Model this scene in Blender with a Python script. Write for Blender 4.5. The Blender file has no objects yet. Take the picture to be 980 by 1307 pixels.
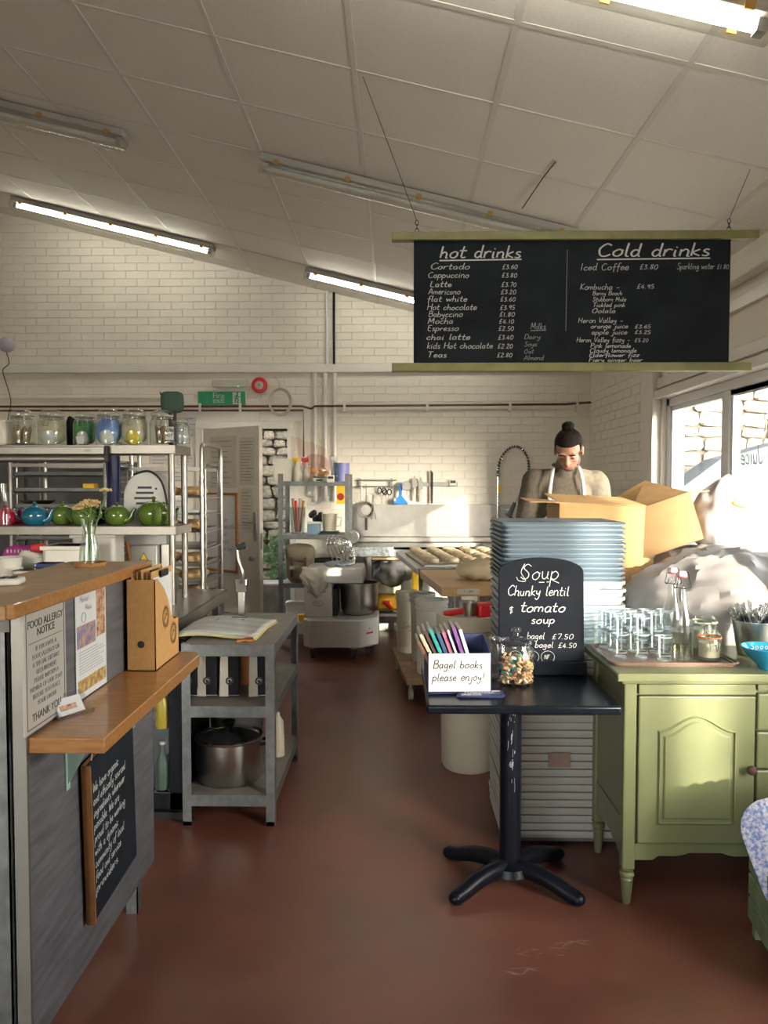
import bpy, math, random
from mathutils import Vector, Matrix, noise
R = math.radians
random.seed(7)
S = bpy.context.scene
C = S.collection

# ---------------------------------------------------------------- camera, world, sun, exposure
FPX, VPX, VPY, HC = 981.0, 505.0, 615.0, 1.5
cam = bpy.data.cameras.new('camera'); cam.sensor_fit = 'HORIZONTAL'; cam.sensor_width = 36.0
cam.lens = FPX * 36.0 / 980.0; cam.clip_start = 0.02
co = bpy.data.objects.new('camera', cam); C.objects.link(co)
co.location = (0, 0, HC)
co.rotation_euler = (R(90) - math.atan((653.5 - VPY) / FPX), 0, math.atan((VPX - 490) / FPX))
S.camera = co
CR = co.rotation_euler.to_matrix()

def at(px, py, Y):
    d = CR @ Vector(((px - 490) / FPX, (653.5 - py) / FPX, -1))
    return Vector((0, 0, HC)) + d * (Y / d.y)
def atz(px, py, z):
    d = CR @ Vector(((px - 490) / FPX, (653.5 - py) / FPX, -1))
    return Vector((0, 0, HC)) + d * ((z - HC) / d.z)
def atx(px, py, X):
    d = CR @ Vector(((px - 490) / FPX, (653.5 - py) / FPX, -1))
    return Vector((0, 0, HC)) + d * (X / d.x)

S.view_settings.view_transform = 'Standard'; S.view_settings.look = 'None'
S.view_settings.gamma = 1.0; S.view_settings.use_curve_mapping = False
S.view_settings.exposure = 0.75
cy = S.cycles
cy.use_denoising = True; cy.max_bounces = 9; cy.diffuse_bounces = 5; cy.glossy_bounces = 3
cy.transmission_bounces = 6; cy.transparent_max_bounces = 24
cy.caustics_reflective = False; cy.caustics_refractive = False; cy.sample_clamp_indirect = 4.0

W = bpy.data.worlds.new('sky'); S.world = W; W.use_nodes = True
wn = W.node_tree.nodes; wl = W.node_tree.links
bgn = wn['Background']
sky = wn.new('ShaderNodeTexSky'); sky.sky_type = 'NISHITA'; sky.sun_disc = False
sky.sun_elevation = R(14); sky.sun_rotation = R(150); sky.air_density = 1.0; sky.dust_density = 2.5; sky.ozone_density = 1.0
hs = wn.new('ShaderNodeHueSaturation'); hs.inputs['Saturation'].default_value = .35
mw = wn.new('ShaderNodeMix'); mw.data_type = 'RGBA'; mw.blend_type = 'MULTIPLY'; mw.inputs[0].default_value = 1; mw.inputs[7].default_value = (1.0, .95, .89, 1)
wl.new(sky.outputs[0], hs.inputs['Color']); wl.new(hs.outputs[0], mw.inputs[6]); wl.new(mw.outputs[2], bgn.inputs[0]); bgn.inputs[1].default_value = 2.0

sun = bpy.data.lights.new('sun', 'SUN'); sun.energy = 12.0; sun.angle = R(0.6); sun.color = (1.0, 0.9, 0.74)
so = bpy.data.objects.new('sun', sun); C.objects.link(so)
sdir = Vector((-0.5, 0.866, -0.245))
so.rotation_euler = sdir.to_track_quat('-Z', 'Y').to_euler(); so.location = (6, -10, 8)

# portals: guide the sky's own light through the openings (they emit nothing themselves)
def portal(loc, rot, sx, sy):
    l = bpy.data.lights.new('window_portal', 'AREA'); l.shape = 'RECTANGLE'; l.size = sx; l.size_y = sy
    l.cycles.is_portal = True
    o = bpy.data.objects.new('window_portal', l); C.objects.link(o); o.location = loc; o.rotation_euler = rot
portal((-1.9, -2.55, 1.65), (R(90), 0, 0), 4.2, 1.7)
portal((2.0, 4.25, 1.5), (0, R(90), 0), 1.3, 2.8)
portal((2.0, 1.45, 1.4), (0, R(90), 0), 1.5, 1.9)

# ---------------------------------------------------------------- helpers
MATS = {}
def mat(name, col, rough=0.6, metal=0.0, var=0.08, scale=8.0, bump=0.0, bscale=60.0, spec=0.5, coat=0.0,
        stretch=None, col2=None, trans=0.0, alpha=1.0, emit=None, sss=0.0, detail=4.0, rvar=0.0):
    if name in MATS: return MATS[name]
    m = bpy.data.materials.new(name); m.use_nodes = True; MATS[name] = m
    n = m.node_tree.nodes; l = m.node_tree.links; b = n['Principled BSDF']
    b.inputs['Roughness'].default_value = rough; b.inputs['Metallic'].default_value = metal
    b.inputs['Specular IOR Level'].default_value = spec; b.inputs['Coat Weight'].default_value = coat
    b.inputs['Transmission Weight'].default_value = trans; b.inputs['Alpha'].default_value = alpha
    if sss: b.inputs['Subsurface Weight'].default_value = sss; b.inputs['Subsurface Radius'].default_value = (.02, .01, .006)
    if emit: b.inputs['Emission Color'].default_value = (*col, 1); b.inputs['Emission Strength'].default_value = emit
    tc = n.new('ShaderNodeTexCoord'); mp = n.new('ShaderNodeMapping'); l.new(tc.outputs['Object'], mp.inputs[0])
    if stretch: mp.inputs['Scale'].default_value = stretch
    nz = n.new('ShaderNodeTexNoise'); nz.inputs['Scale'].default_value = scale; nz.inputs['Detail'].default_value = detail
    l.new(mp.outputs[0], nz.inputs[0])
    cr = n.new('ShaderNodeValToRGB'); l.new(nz.outputs[0], cr.inputs[0])
    c2 = col2 or tuple(min(1, c * (1 + var)) for c in col); c1 = col if col2 else tuple(c * (1 - var) for c in col)
    cr.color_ramp.elements[0].position = 0.35; cr.color_ramp.elements[1].position = 0.65
    cr.color_ramp.elements[0].color = (*c1, 1); cr.color_ramp.elements[1].color = (*c2, 1)
    l.new(cr.outputs[0], b.inputs['Base Color'])
    if rvar:
        mr = n.new('ShaderNodeMapRange'); l.new(nz.outputs[0], mr.inputs[0])
        mr.inputs[1].default_value = .3; mr.inputs[2].default_value = .7
        mr.inputs[3].default_value = rough - rvar; mr.inputs[4].default_value = rough + rvar
        l.new(mr.outputs[0], b.inputs['Roughness'])
    if bump:
        n2 = n.new('ShaderNodeTexNoise'); n2.inputs['Scale'].default_value = bscale; n2.inputs['Detail'].default_value = 3
        l.new(mp.outputs[0], n2.inputs[0])
        bp = n.new('ShaderNodeBump'); bp.inputs['Strength'].default_value = bump; bp.inputs['Distance'].default_value = .004
        l.new(n2.outputs[0], bp.inputs['Height']); l.new(bp.outputs[0], b.inputs['Normal'])
    return m
def glassmat(name, tint=(.93, .96, .96), refl=1.0, ior=1.45, rough=0.02):
    if name in MATS: return MATS[name]
    m = bpy.data.materials.new(name); m.use_nodes = True; MATS[name] = m
    n = m.node_tree.nodes; l = m.node_tree.links; n.remove(n['Principled BSDF'])
    out = n['Material Output']; t = n.new('ShaderNodeBsdfTransparent'); t.inputs[0].default_value = (*tint, 1)
    g = n.new('ShaderNodeBsdfGlossy'); g.inputs['Roughness'].default_value = rough; g.inputs[0].default_value = (refl, refl, refl, 1)
    lw = n.new('ShaderNodeLayerWeight'); lw.inputs[0].default_value = .5
    pw = n.new('ShaderNodeMath'); pw.operation = 'POWER'; l.new(lw.outputs['Facing'], pw.inputs[0]); pw.inputs[1].default_value = 3.5
    f = n.new('ShaderNodeMath'); f.operation = 'MULTIPLY_ADD'; l.new(pw.outputs[0], f.inputs[0]); f.inputs[1].default_value = .75; f.inputs[2].default_value = .02 + (ior - 1) * .05
    mx = n.new('ShaderNodeMixShader'); l.new(f.outputs[0], mx.inputs[0]); l.new(t.outputs[0], mx.inputs[1]); l.new(g.outputs[0], mx.inputs[2])
    l.new(mx.outputs[0], out.inputs[0]); return m

class MB:
    def __init__(s): s.v = []; s.f = []; s.T = None
    def add(s, vs, fs):
        k = len(s.v)
        if s.T is not None: vs = [s.T @ Vector(v) for v in vs]
        s.v += [tuple(v) for v in vs]; s.f += [tuple(i + k for i in f) for f in fs]; return s
    def box(s, x0, x1, y0, y1, z0, z1):
        v = [(x, y, z) for z in (z0, z1) for y in (y0, y1) for x in (x0, x1)]
        return s.add(v, [(0, 2, 3, 1), (4, 5, 7, 6), (0, 1, 5, 4), (2, 6, 7, 3), (0, 4, 6, 2), (1, 3, 7, 5)])
    def quad(s, a, b, c, d): return s.add([a, b, c, d], [(0, 1, 2, 3)])
    def cyl(s, p0, p1, r0, r1=None, n=14, caps=True):
        p0, p1 = Vector(p0), Vector(p1); r1 = r0 if r1 is None else r1
        d = (p1 - p0).normalized(); a = d.orthogonal().normalized(); b = d.cross(a)
        v = []
        for p, r in ((p0, r0), (p1, r1)):
            for i in range(n):
                t = 2 * math.pi * i / n; v.append(p + (a * math.cos(t) + b * math.sin(t)) * r)
        f = [(i, (i + 1) % n, n + (i + 1) % n, n + i) for i in range(n)]
        if caps: f += [tuple(range(n - 1, -1, -1)), tuple(range(n, 2 * n))]
        return s.add(v, f)
    def tube(s, pts, r, n=8, closed=False, rs=None, flat=None):
        pts = [Vector(p) for p in pts]; m = len(pts); v = []
        prev = None
        for i, p in enumerate(pts):
            if closed: t = pts[(i + 1) % m] - pts[i - 1]
            else: t = pts[min(i + 1, m - 1)] - pts[max(i - 1, 0)]
            t.normalize()
            if prev is None: a = t.orthogonal().normalized()
            else:
                a = prev - t * prev.dot(t)
                a = a.normalized() if a.length > 1e-6 else t.orthogonal().normalized()
            prev = a; b = t.cross(a); rr = rs[i] if rs else r
            for k in range(n):
                q = 2 * math.pi * k / n; v.append(p + (a * math.cos(q) + b * math.sin(q)) * rr)
        f = []
        for i in range(m if closed else m - 1):
            j = (i + 1) % m
            f += [(i * n + k, i * n + (k + 1) % n, j * n + (k + 1) % n, j * n + k) for k in range(n)]
        if not closed: f += [tuple(range(n - 1, -1, -1)), tuple(range((m - 1) * n, m * n))]
        return s.add(v, f)
    def lathe(s, prof, n=24, c=(0, 0, 0), sx=1, sy=1):
        v = []; f = []; m = len(prof)
        for (r, z) in prof:
            for i in range(n):
                t = 2 * math.pi * i / n; v.append((c[0] + max(r, 1e-4) * math.cos(t) * sx, c[1] + max(r, 1e-4) * math.sin(t) * sy, c[2] + z))
        for j in range(m - 1):
            f += [(j * n + i, j * n + (i + 1) % n, (j + 1) * n + (i + 1) % n, (j + 1) * n + i) for i in range(n)]
        return s.add(v, f)
    def prism(s, poly, h0, h1, ax='z'):
        g = {'z': lambda a, b, h: (a, b, h), 'y': lambda a, b, h: (a, h, b), 'x': lambda a, b, h: (h, a, b)}[ax]
        n = len(poly); v = [g(a, b, h0) for a, b in poly] + [g(a, b, h1) for a, b in poly]
        f = [(i, (i + 1) % n, n + (i + 1) % n, n + i) for i in range(n)] + [tuple(range(n - 1, -1, -1)), tuple(range(n, 2 * n))]
        return s.add(v, f)
    def ell(s, c, r, nu=16, nv=10, p=1.0, fn=None):
        v = []; f = []
        sg = lambda q, e: math.copysign(abs(q) ** e, q)
        for j in range(nv + 1):
            ph = -math.pi / 2 + math.pi * j / nv
            for i in range(nu):
                t = 2 * math.pi * i / nu
                q = Vector((sg(math.cos(ph), p) * sg(math.cos(t), p) * r[0], sg(math.cos(ph), p) * sg(math.sin(t), p) * r[1], sg(math.sin(ph), p) * r[2]))
                if fn: q = fn(q)
                v.append((c[0] + q.x, c[1] + q.y, c[2] + q.z))
        for j in range(nv):
            f += [(j * nu + i, j * nu + (i + 1) % nu, (j + 1) * nu + (i + 1) % nu, (j + 1) * nu + i) for i in range(nu)]
        return s.add(v, f)
    def cap(s, p0, p1, r0, r1, n=14):
        s.cyl(p0, p1, r0, r1, n); s.ell(p0, (r0,) * 3, n, 8); return s.ell(p1, (r1,) * 3, n, 8)
    def grid(s, fn, nu, nv):
        v = [fn(i / nu, j / nv) for j in range(nv + 1) for i in range(nu + 1)]
        f = [(j * (nu + 1) + i, j * (nu + 1) + i + 1, (j + 1) * (nu + 1) + i + 1, (j + 1) * (nu + 1) + i) for j in range(nv) for i in range(nu)]
        return s.add(v, f)
    def mesh(s, name, m):
        me = bpy.data.meshes.new(name); me.from_pydata(s.v, [], s.f); me.validate()
        import bmesh
        bm = bmesh.new(); bm.from_mesh(me); bmesh.ops.recalc_face_normals(bm, faces=bm.faces); bm.to_mesh(me); bm.free()
        if m: me.materials.append(m)
        return me
    def build(s, name, m, parent=None, smooth=40, bev=0, solid=0, sub=0, loc=None, rot=None, segs=2):
        me = s.mesh(name, m)
        if smooth:
            me.shade_smooth(); me.set_sharp_from_angle(angle=R(smooth))
        o = bpy.data.objects.new(name, me); C.objects.link(o)
        if parent: o.parent = parent
        if loc is not None: o.location = loc
        if rot is not None: o.rotation_euler = rot
        if solid: q = o.modifiers.new('solid', 'SOLIDIFY'); q.thickness = solid; q.offset = 0
        if bev:
            q = o.modifiers.new('bevel', 'BEVEL'); q.width = bev; q.segments = segs; q.limit_method = 'ANGLE'; q.angle_limit = R(35)
        if sub: q = o.modifiers.new('sub', 'SUBSURF'); q.levels = sub; q.render_levels = sub
        return o

def thing(name, label, cat, loc=(0, 0, 0), rz=0, group=None, rot=None):
    o = bpy.data.objects.new(name, None); C.objects.link(o); o.empty_display_size = .05
    o.location = loc; o.rotation_euler = rot or (0, 0, rz); o['label'] = label; o['category'] = cat
    if group: o['group'] = group
    return o
def tag(o, label, cat, group=None, kind=None):
    o['label'] = label; o['category'] = cat
    if group: o['group'] = group
    if kind: o['kind'] = kind
    return o
def struct(o, label=None):
    o['kind'] = 'structure'
    if label: o['label'] = label
    return o
def dup(root, loc=None, rz=None, label=None, group=None):
    r = root.copy(); C.objects.link(r)
    if loc is not None: r.location = loc
    if rz is not None: r.rotation_euler = (root.rotation_euler[0], root.rotation_euler[1], rz)
    if label: r['label'] = label
    if group: r['group'] = group
    for ch in list(root.children):
        c = ch.copy(); C.objects.link(c); c.parent = r
        for g in list(ch.children):
            d = g.copy(); C.objects.link(d); d.parent = c
    return r
def pipe(name, pts, r, m, parent=None, n=8):
    return MB().tube(pts, r, n).build(name, m, parent)
def smoothpath(pts, k=6, closed=False):
    pts = [Vector(p) for p in pts]; out = []; n = len(pts)
    if n < 3: return pts
    for i in range(n if closed else n - 1):
        if closed: p0, p1, p2, p3 = pts[i - 1], pts[i], pts[(i + 1) % n], pts[(i + 2) % n]
        else: p0, p1, p2, p3 = pts[max(i - 1, 0)], pts[i], pts[i + 1], pts[min(i + 2, n - 1)]
        for j in range(k):
            t = j / k
            out.append(.5 * ((2 * p1) + (p2 - p0) * t + (2 * p0 - 5 * p1 + 4 * p2 - p3) * t * t + (3 * p1 - p0 - 3 * p2 + p3) * t ** 3))
    if not closed: out.append(pts[-1])
    return out

# ---------------------------------------------------------------- handwriting: a single-stroke hand
GL = {
'a':(9,"8 9 4 10 1 6 2 1 5 0 8 5 8 10 8 2 10 0"),'b':(9,"1 20 1 0/1 7 5 10 9 6 7 1 4 0 1 2"),'c':(8,"8 8 5 10 1 6 2 1 5 0 9 2"),
'd':(9,"8 8 4 10 1 6 2 1 5 0 8 4/8 20 8 2 10 0"),'e':(8,"1 5 8 6 6 10 3 9 1 5 3 0 9 2"),'f':(7,"9 18 6 20 4 15 4 -6/0 9 8 10"),
'g':(9,"8 9 4 10 1 6 3 1 8 5 8 10 8 -5 4 -8 1 -5"),'h':(9,"1 20 1 0/1 6 5 10 8 7 8 0 10 0"),'i':(4,"2 10 2 1 4 0/2 14 3 15"),
'j':(5,"4 10 4 -5 1 -8 -1 -5/4 14 5 15"),'k':(8,"1 20 1 0/8 10 2 5 9 0"),'l':(4,"2 20 2 2 5 0"),
'm':(13,"1 10 1 0/1 6 4 10 7 7 7 0/7 6 10 10 13 7 13 0"),'n':(9,"1 10 1 0/1 6 5 10 8 7 8 0 10 0"),'o':(9,"5 10 1 6 2 1 6 0 9 4 8 9 5 10 10 8"),
'p':(9,"1 10 1 -9/1 7 5 10 9 6 7 1 4 0 1 2"),'q':(9,"8 9 4 10 1 6 3 1 8 5/8 10 8 -9 11 -6"),'r':(7,"1 10 1 0/1 5 4 10 8 9"),
's':(7,"7 9 4 10 2 7 7 3 5 0 1 1"),'t':(7,"4 18 3 3 5 0 8 1/0 11 8 11"),'u':(9,"1 10 2 2 5 0 8 4 8 10 8 2 10 0"),'v':(8,"0 10 4 0 9 10"),
'w':(12,"0 10 3 0 6 8 9 0 12 10"),'x':(8,"0 10 8 0/8 10 0 0"),'y':(9,"1 10 2 4 5 3 8 7/8 10 7 -4 3 -8 0 -5"),'z':(8,"0 10 8 10 0 0 8 0"),
'A':(12,"0 0 6 20 12 0/2 7 11 7"),'B':(11,"1 20 1 0/1 19 8 19 8 12 1 11/1 11 10 9 9 1 1 0"),'C':(12,"12 17 7 20 1 12 3 2 8 0 13 3"),
'D':(12,"1 20 1 0/1 20 9 18 12 9 8 1 1 0"),'E':(10,"10 19 3 19 2 11 3 1 10 0/2 11 8 11"),'F':(10,"1 20 1 0/0 20 10 20/1 11 8 11"),
'G':(12,"12 17 7 20 1 12 3 2 9 0 12 8 7 8"),'H':(12,"1 20 1 0/11 20 11 0/1 10 11 10"),'I':(5,"2 20 2 0"),'J':(9,"8 20 8 3 4 0 0 3"),
'K':(10,"1 20 1 0/10 20 2 9 10 0"),'L':(9,"1 20 1 1 9 0"),'M':(15,"1 0 2 20 7 6 12 20 14 0"),'N':(12,"1 0 1 20 11 0 11 20"),
'O':(13,"7 20 1 12 3 2 8 0 12 8 10 18 7 20"),'P':(10,"1 20 1 0/0 19 8 19 9 12 1 9"),'R':(10,"1 20 1 0/0 19 8 19 8 12 1 10/4 10 10 0"),
'S':(11,"11 17 6 20 2 15 9 8 9 2 4 0 0 3"),'T':(12,"6 20 6 0/0 20 12 20"),'U':(11,"1 20 1 4 5 0 10 4 10 20"),'V':(11,"0 20 5 0 11 20"),
'W':(16,"0 20 4 0 8 14 12 0 16 20"),'Y':(10,"0 20 5 10 10 20/5 10 5 0"),'Z':(10,"0 20 10 20 0 0 10 0"),
'0':(9,"5 14 1 9 2 1 6 0 9 5 8 12 5 14"),'1':(5,"2 14 2 0"),'2':(9,"1 11 4 14 8 11 1 0 9 0"),'3':(8,"1 13 7 13 3 8 8 5 5 0 0 1"),
'4':(9,"6 14 0 4 9 4/6 9 6 -1"),'5':(9,"8 14 2 14 2 8 8 6 6 0 0 1"),'6':(9,"7 14 1 6 3 0 8 2 7 7 1 5"),'7':(8,"0 14 8 14 3 0"),
'8':(9,"4 7 1 11 5 14 8 11 1 3 4 0 8 3 4 7"),'9':(9,"8 12 4 14 1 10 4 7 8 12 6 0"),
'.':(4,"1 0 2 1"),',':(4,"2 1 0 -3"),'-':(10,"1 6 9 6"),'!':(4,"2 20 2 5/2 1 2 0"),'~':(8,"1 7 3 9 6 6 8 8"),
'L_':(10,""),'$':(11,"10 14 6 15 4 10 4 1 1 0 10 1/1 7 8 7"),'&':(11,"9 12 2 12 2 7 8 6/5 15 5 -3/9 2 3 1"),' ':(7,"")}
def hand_mb(mb, text, x, z, h, w=None, slant=.18, jit=.5, y=0.0, mir=1, rise=0.0):
    """ribbon strokes in the local xz plane facing -y; h = x-height; '$' draws a pound sign"""
    k = h / 10.0; w = w or h * .13; cx = x; x_start = x
    for ch in text:
        gw, st = GL.get(ch, (7, ''))
        dz = random.uniform(-jit, jit) * k; sc = random.uniform(.94, 1.06)
        for s_ in st.split('/'):
            q = [float(t) for t in s_.split()]
            if len(q) < 4: continue
            pts = [Vector((cx + (q[i] + q[i + 1] * slant) * k * mir * sc, 0, z + dz + q[i + 1] * k * sc + rise * (cx - x_start))) for i in range(0, len(q), 2)]
            pts = smoothpath(pts, 4) if len(pts) > 2 else pts
            v = []
            for i, p in enumerate(pts):
                t = pts[min(i + 1, len(pts) - 1)] - pts[max(i - 1, 0)]
                t.normalize(); nn = Vector((-t.z, 0, t.x)) * w * .5
                v += [(p.x + nn.x, y, p.z + nn.z), (p.x - nn.x, y, p.z - nn.z)]
            mb.add(v, [(2 * i, 2 * i + 1, 2 * i + 3, 2 * i + 2) for i in range(len(pts) - 1)])
        cx += (gw + 2.2) * k * mir
    return cx
def hand(text, x, z, h, m, parent, name='lettering', y=-.001, w=None, slant=.18, mir=1, jit=.5, under=None, rise=0.0):
    mb = MB(); e = hand_mb(mb, text, x, z, h, w, slant, jit, y, mir, rise)
    if under: hand_mb_line(mb, x, z - under, e, z - under + h * .1, (w or h * .13) * 1.2, y)
    o = mb.build(name, m, parent, smooth=0); o['text'] = text.replace('$', '£').replace('L_', ''); return o
def hand_mb_line(mb, x0, z0, x1, z1, w, y): mb.add([(x0, y, z0 - w / 2), (x1, y, z1 - w / 2), (x1, y, z1 + w / 2), (x0, y, z0 + w / 2)], [(0, 1, 2, 3)])
def hand_width(text, h): return sum(GL.get(c, (7, ''))[0] + 2.2 for c in text) * h / 10
def handfit(text, x, z, width, h, m, parent, **k):
    mb = MB(); hand_mb(mb, text, 0, 0, h, k.get('w'), k.get('slant', .18), .5, 0)
    s = width / hand_width(text, h)
    mb.v = [(x + v[0] * s, k.get('y', -.001), z + v[2]) for v in mb.v]
    if k.get('under'): hand_mb_line(mb, x, z - k['under'], x + width, z - k['under'] + h * .15, (k.get('w') or h * .13) * 1.1, k.get('y', -.001))
    return mb.build('lettering', m, parent, smooth=0)
ORD = 'first second third fourth fifth sixth seventh eighth ninth tenth eleventh twelfth thirteenth fourteenth fifteenth sixteenth seventeenth eighteenth nineteenth twentieth'.split()
def ordn(k):
    if k < 20: return ORD[k]
    return ['twenty-', 'thirty-', 'forty-'][(k + 1) // 10 - 2] + ORD[(k + 1) % 10 - 1] if (k + 1) % 10 else ['', '', '', 'thirtieth', 'fortieth'][(k + 1) // 10]
def txt(body, size, m, parent, loc, rot=(R(90), 0, 0), ax='CENTER', name='lettering', shear=0, space=1.0):
    cu = bpy.data.curves.new(name, 'FONT'); cu.body = body; cu.size = size; cu.align_x = ax; cu.align_y = 'CENTER'
    cu.space_line = space; cu.shear = shear; cu.resolution_u = 3; cu.extrude = .0002
    tmp = bpy.data.objects.new('tmp', cu); C.objects.link(tmp); bpy.context.view_layer.update()
    me = bpy.data.meshes.new_from_object(tmp.evaluated_get(bpy.context.evaluated_depsgraph_get()))
    bpy.data.objects.remove(tmp); me.materials.clear(); me.materials.append(m)
    o = bpy.data.objects.new(name, me); C.objects.link(o); o.parent = parent
    o.location = loc; o.rotation_euler = rot; return o

# ---------------------------------------------------------------- materials
M_wall = mat('painted_brick_cream', (.78, .745, .665), .55, var=.04, scale=3, bump=.3, bscale=90)
M_wallr = mat('painted_wall_cream', (.78, .745, .665), .6, var=.05, scale=3, bump=.3, bscale=70)
M_white = mat('white_gloss_paint', (.74, .72, .68), .35, var=.04, scale=5)
M_upvc = mat('white_window_frame', (.78, .78, .80), .3, var=.02)
M_floor = mat('red_brown_floor', (.118, .042, .028), .34, var=.18, scale=2.2, bump=.12, bscale=140, col2=(.170, .064, .042), rvar=.06, detail=8)
M_tile = mat('ceiling_panel_board', (.80, .77, .71), .85, var=.035, scale=90, bump=.25, bscale=160)
M_tee = mat('ceiling_tee_paint', (.70, .67, .62), .5, var=.03)
M_steel = mat('brushed_steel', (.42, .41, .39), .33, metal=1, var=.1, scale=12, stretch=(1, 1, 14), rvar=.06)
M_steelh = mat('satin_steel', (.46, .445, .42), .3, metal=1, var=.06, scale=10)
M_gantry = mat('gantry_steel', (.27, .255, .235), .38, metal=1, var=.12, scale=10, rvar=.06)
M_chrome = mat('polished_chrome', (.78, .78, .78), .12, metal=1, var=.03)
M_galv = mat('galvanised_steel', (.23, .24, .245), .45, metal=.85, var=.16, scale=26, rvar=.08)
M_galvd = mat('grey_shelf_steel', (.20, .21, .215), .5, metal=.6, var=.14, scale=18)
M_shelfb = mat('grey_board', (.19, .175, .16), .5, var=.15, scale=10)
M_black = mat('black_laminate', (.005, .007, .011), .26, var=.15, scale=20, spec=.22)
M_iron = mat('black_cast_iron', (.005, .006, .010), .34, spec=.2, var=.2, scale=30, bump=.1)
M_chalk = mat('blackboard_surface', (.014, .017, .022), .8, var=.18, scale=6, spec=.12)
M_chalkw = mat('white_chalk', (.52, .53, .52), .9, var=.12, scale=150)
M_chalkd = mat('faint_chalk', (.27, .28, .28), .9, var=.2, scale=150)
M_olive = mat('olive_rail_paint', (.19, .185, .075), .5, var=.12, scale=14)
M_green = mat('olive_green_paint', (.138, .150, .072), .36, var=.08, scale=6, coat=.15, bump=.06, bscale=50)
M_crate = mat('grey_green_crate_paint', (.17, .22, .13), .6, var=.15, scale=20)
M_oak = mat('orange_oak', (.34, .155, .048), .28, var=.2, scale=9, stretch=(9, 1.2, 9), coat=.3, detail=7)
M_oak2 = mat('pale_counter_oak', (.37, .21, .09), .4, var=.2, scale=9, stretch=(9, 1.2, 9), coat=.15, detail=7)
M_wood = mat('bench_wood', (.52, .33, .16), .5, var=.12, scale=8, stretch=(1, 8, 8), detail=6)
M_woodf = mat('brown_frame_wood', (.33, .15, .05), .5, var=.15, scale=20)
M_lam = mat('grey_wood_laminate', (.105, .101, .110), .5, var=.28, scale=5, stretch=(1, .9, 9), detail=8)
M_alu = mat('aluminium_trim', (.32, .31, .29), .4, metal=.9, var=.05)
M_card = mat('brown_cardboard', (.50, .30, .125), .75, var=.05, scale=14, bump=.05)
M_carddk = mat('cardboard_edge', (.36, .2, .08), .8, var=.1)
M_kraft = mat('kraft_board', (.50, .28, .10), .6, var=.06, scale=60)
M_sack = mat('white_woven_sack', (.36, .34, .33), .5, var=.06, scale=9, bump=.25, bscale=35)
M_sackb = mat('paper_sack', (.55, .42, .27), .6, var=.06, scale=9, bump=.25, bscale=35)
M_traygrey = mat('blue_grey_plastic', (.10, .14, .18), .4, var=.05)
M_traywhite = mat('milky_plastic', (.40, .38, .35), .4, var=.05, sss=.1)
M_plwhite = mat('white_plastic', (.66, .64, .58), .35, var=.04)
M_plcream = mat('cream_plastic', (.52, .47, .37), .4, var=.05)
M_paper = mat('white_paper', (.60, .60, .61), .8, var=.02)
M_papercream = mat('cream_paper', (.55, .52, .46), .7, var=.04)
M_ink = mat('black_ink', (.03, .03, .035), .6)
M_inkg = mat('grey_ink', (.2, .2, .2), .6)
M_glass = glassmat('clear_glass', (.98, .985, .98))
M_glassb = glassmat('blue_tint_glass', (.965, .982, .99), ior=1.6)
M_glassg = glassmat('green_tint_glass', (.94, .965, .95))
M_pane = glassmat('window_glass', (.95, .97, .97), refl=.6)
M_plclear = glassmat('clear_acrylic', (.9, .9, .92))
M_teal = mat('teal_glaze', (.008, .11, .19), .12, var=.1, coat=.6)
M_potgreen = mat('green_glaze', (.085, .145, .022), .13, var=.12, coat=.6, scale=12)
M_red = mat('red_plastic', (.62, .02, .03), .35)
M_redp = mat('crimson_glaze', (.42, .01, .05), .15, coat=.5)
M_yellow = mat('yellow_plastic', (.85, .52, .01), .4)
M_blue = mat('bright_blue_plastic', (.02, .22, .68), .35)
M_navy = mat('navy_card', (.018, .028, .10), .55, var=.12)
M_dark = mat('dark_cloth', (.02, .021, .025), .85, var=.2, bump=.2)
M_rubber = mat('black_rubber', (.02, .02, .02), .6)
M_copper = mat('brown_pipe', (.13, .055, .035), .45, metal=.3, var=.2)
M_signgreen = mat('exit_sign_green', (.0, .28, .12), .4)
M_tube = mat('fluorescent_tube_glow', (1.0, .95, .84), .5, emit=20.0)
M_tubeoff = mat('unlit_tube', (.7, .7, .68), .3)
# ================================================================ THE SETTING
XR, XL, YB, YF = 1.93, -4.6, 7.7, -2.5
def ceil_z(x): return 3.22 - 0.243 * x
SL = math.atan(0.243)

fl = struct(MB().box(XL - .2, XR + .2, YF - .2, YB + .25, -.1, 0).build('floor', M_floor, smooth=0))
# scuffs of spilt flour on the floor (worn patches with their own shape)
M_scuff = mat('flour_scuff', (.30, .17, .14), .7, var=.1)
for (px, py, sx, sy) in ((700, 1218, .10, .012), (735, 1206, .05, .008), (665, 1240, .04, .006), (425, 845, .16, .03), (470, 838, .1, .03)):
    p = atz(px, py, 0); mb = MB()
    for k in range(9):
        a = random.uniform(-.5, .9); q = Vector((p.x + random.uniform(-sx, sx), p.y + random.uniform(-sy, sy) * 3, .0008 + k * .00006)); L = random.uniform(.01, .035); w = random.uniform(.0012, .003)
        d = Vector((math.cos(a), math.sin(a), 0)); n_ = Vector((-d.y, d.x, 0)) * w
        mb.add([q - d * L - n_ * .2, q + n_, q + d * L + n_ * .2, q - n_], [(0, 1, 2, 3)])
    o = mb.build('scuff_marks', M_scuff, fl, smooth=0); o['kind'] = 'stuff'

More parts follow.
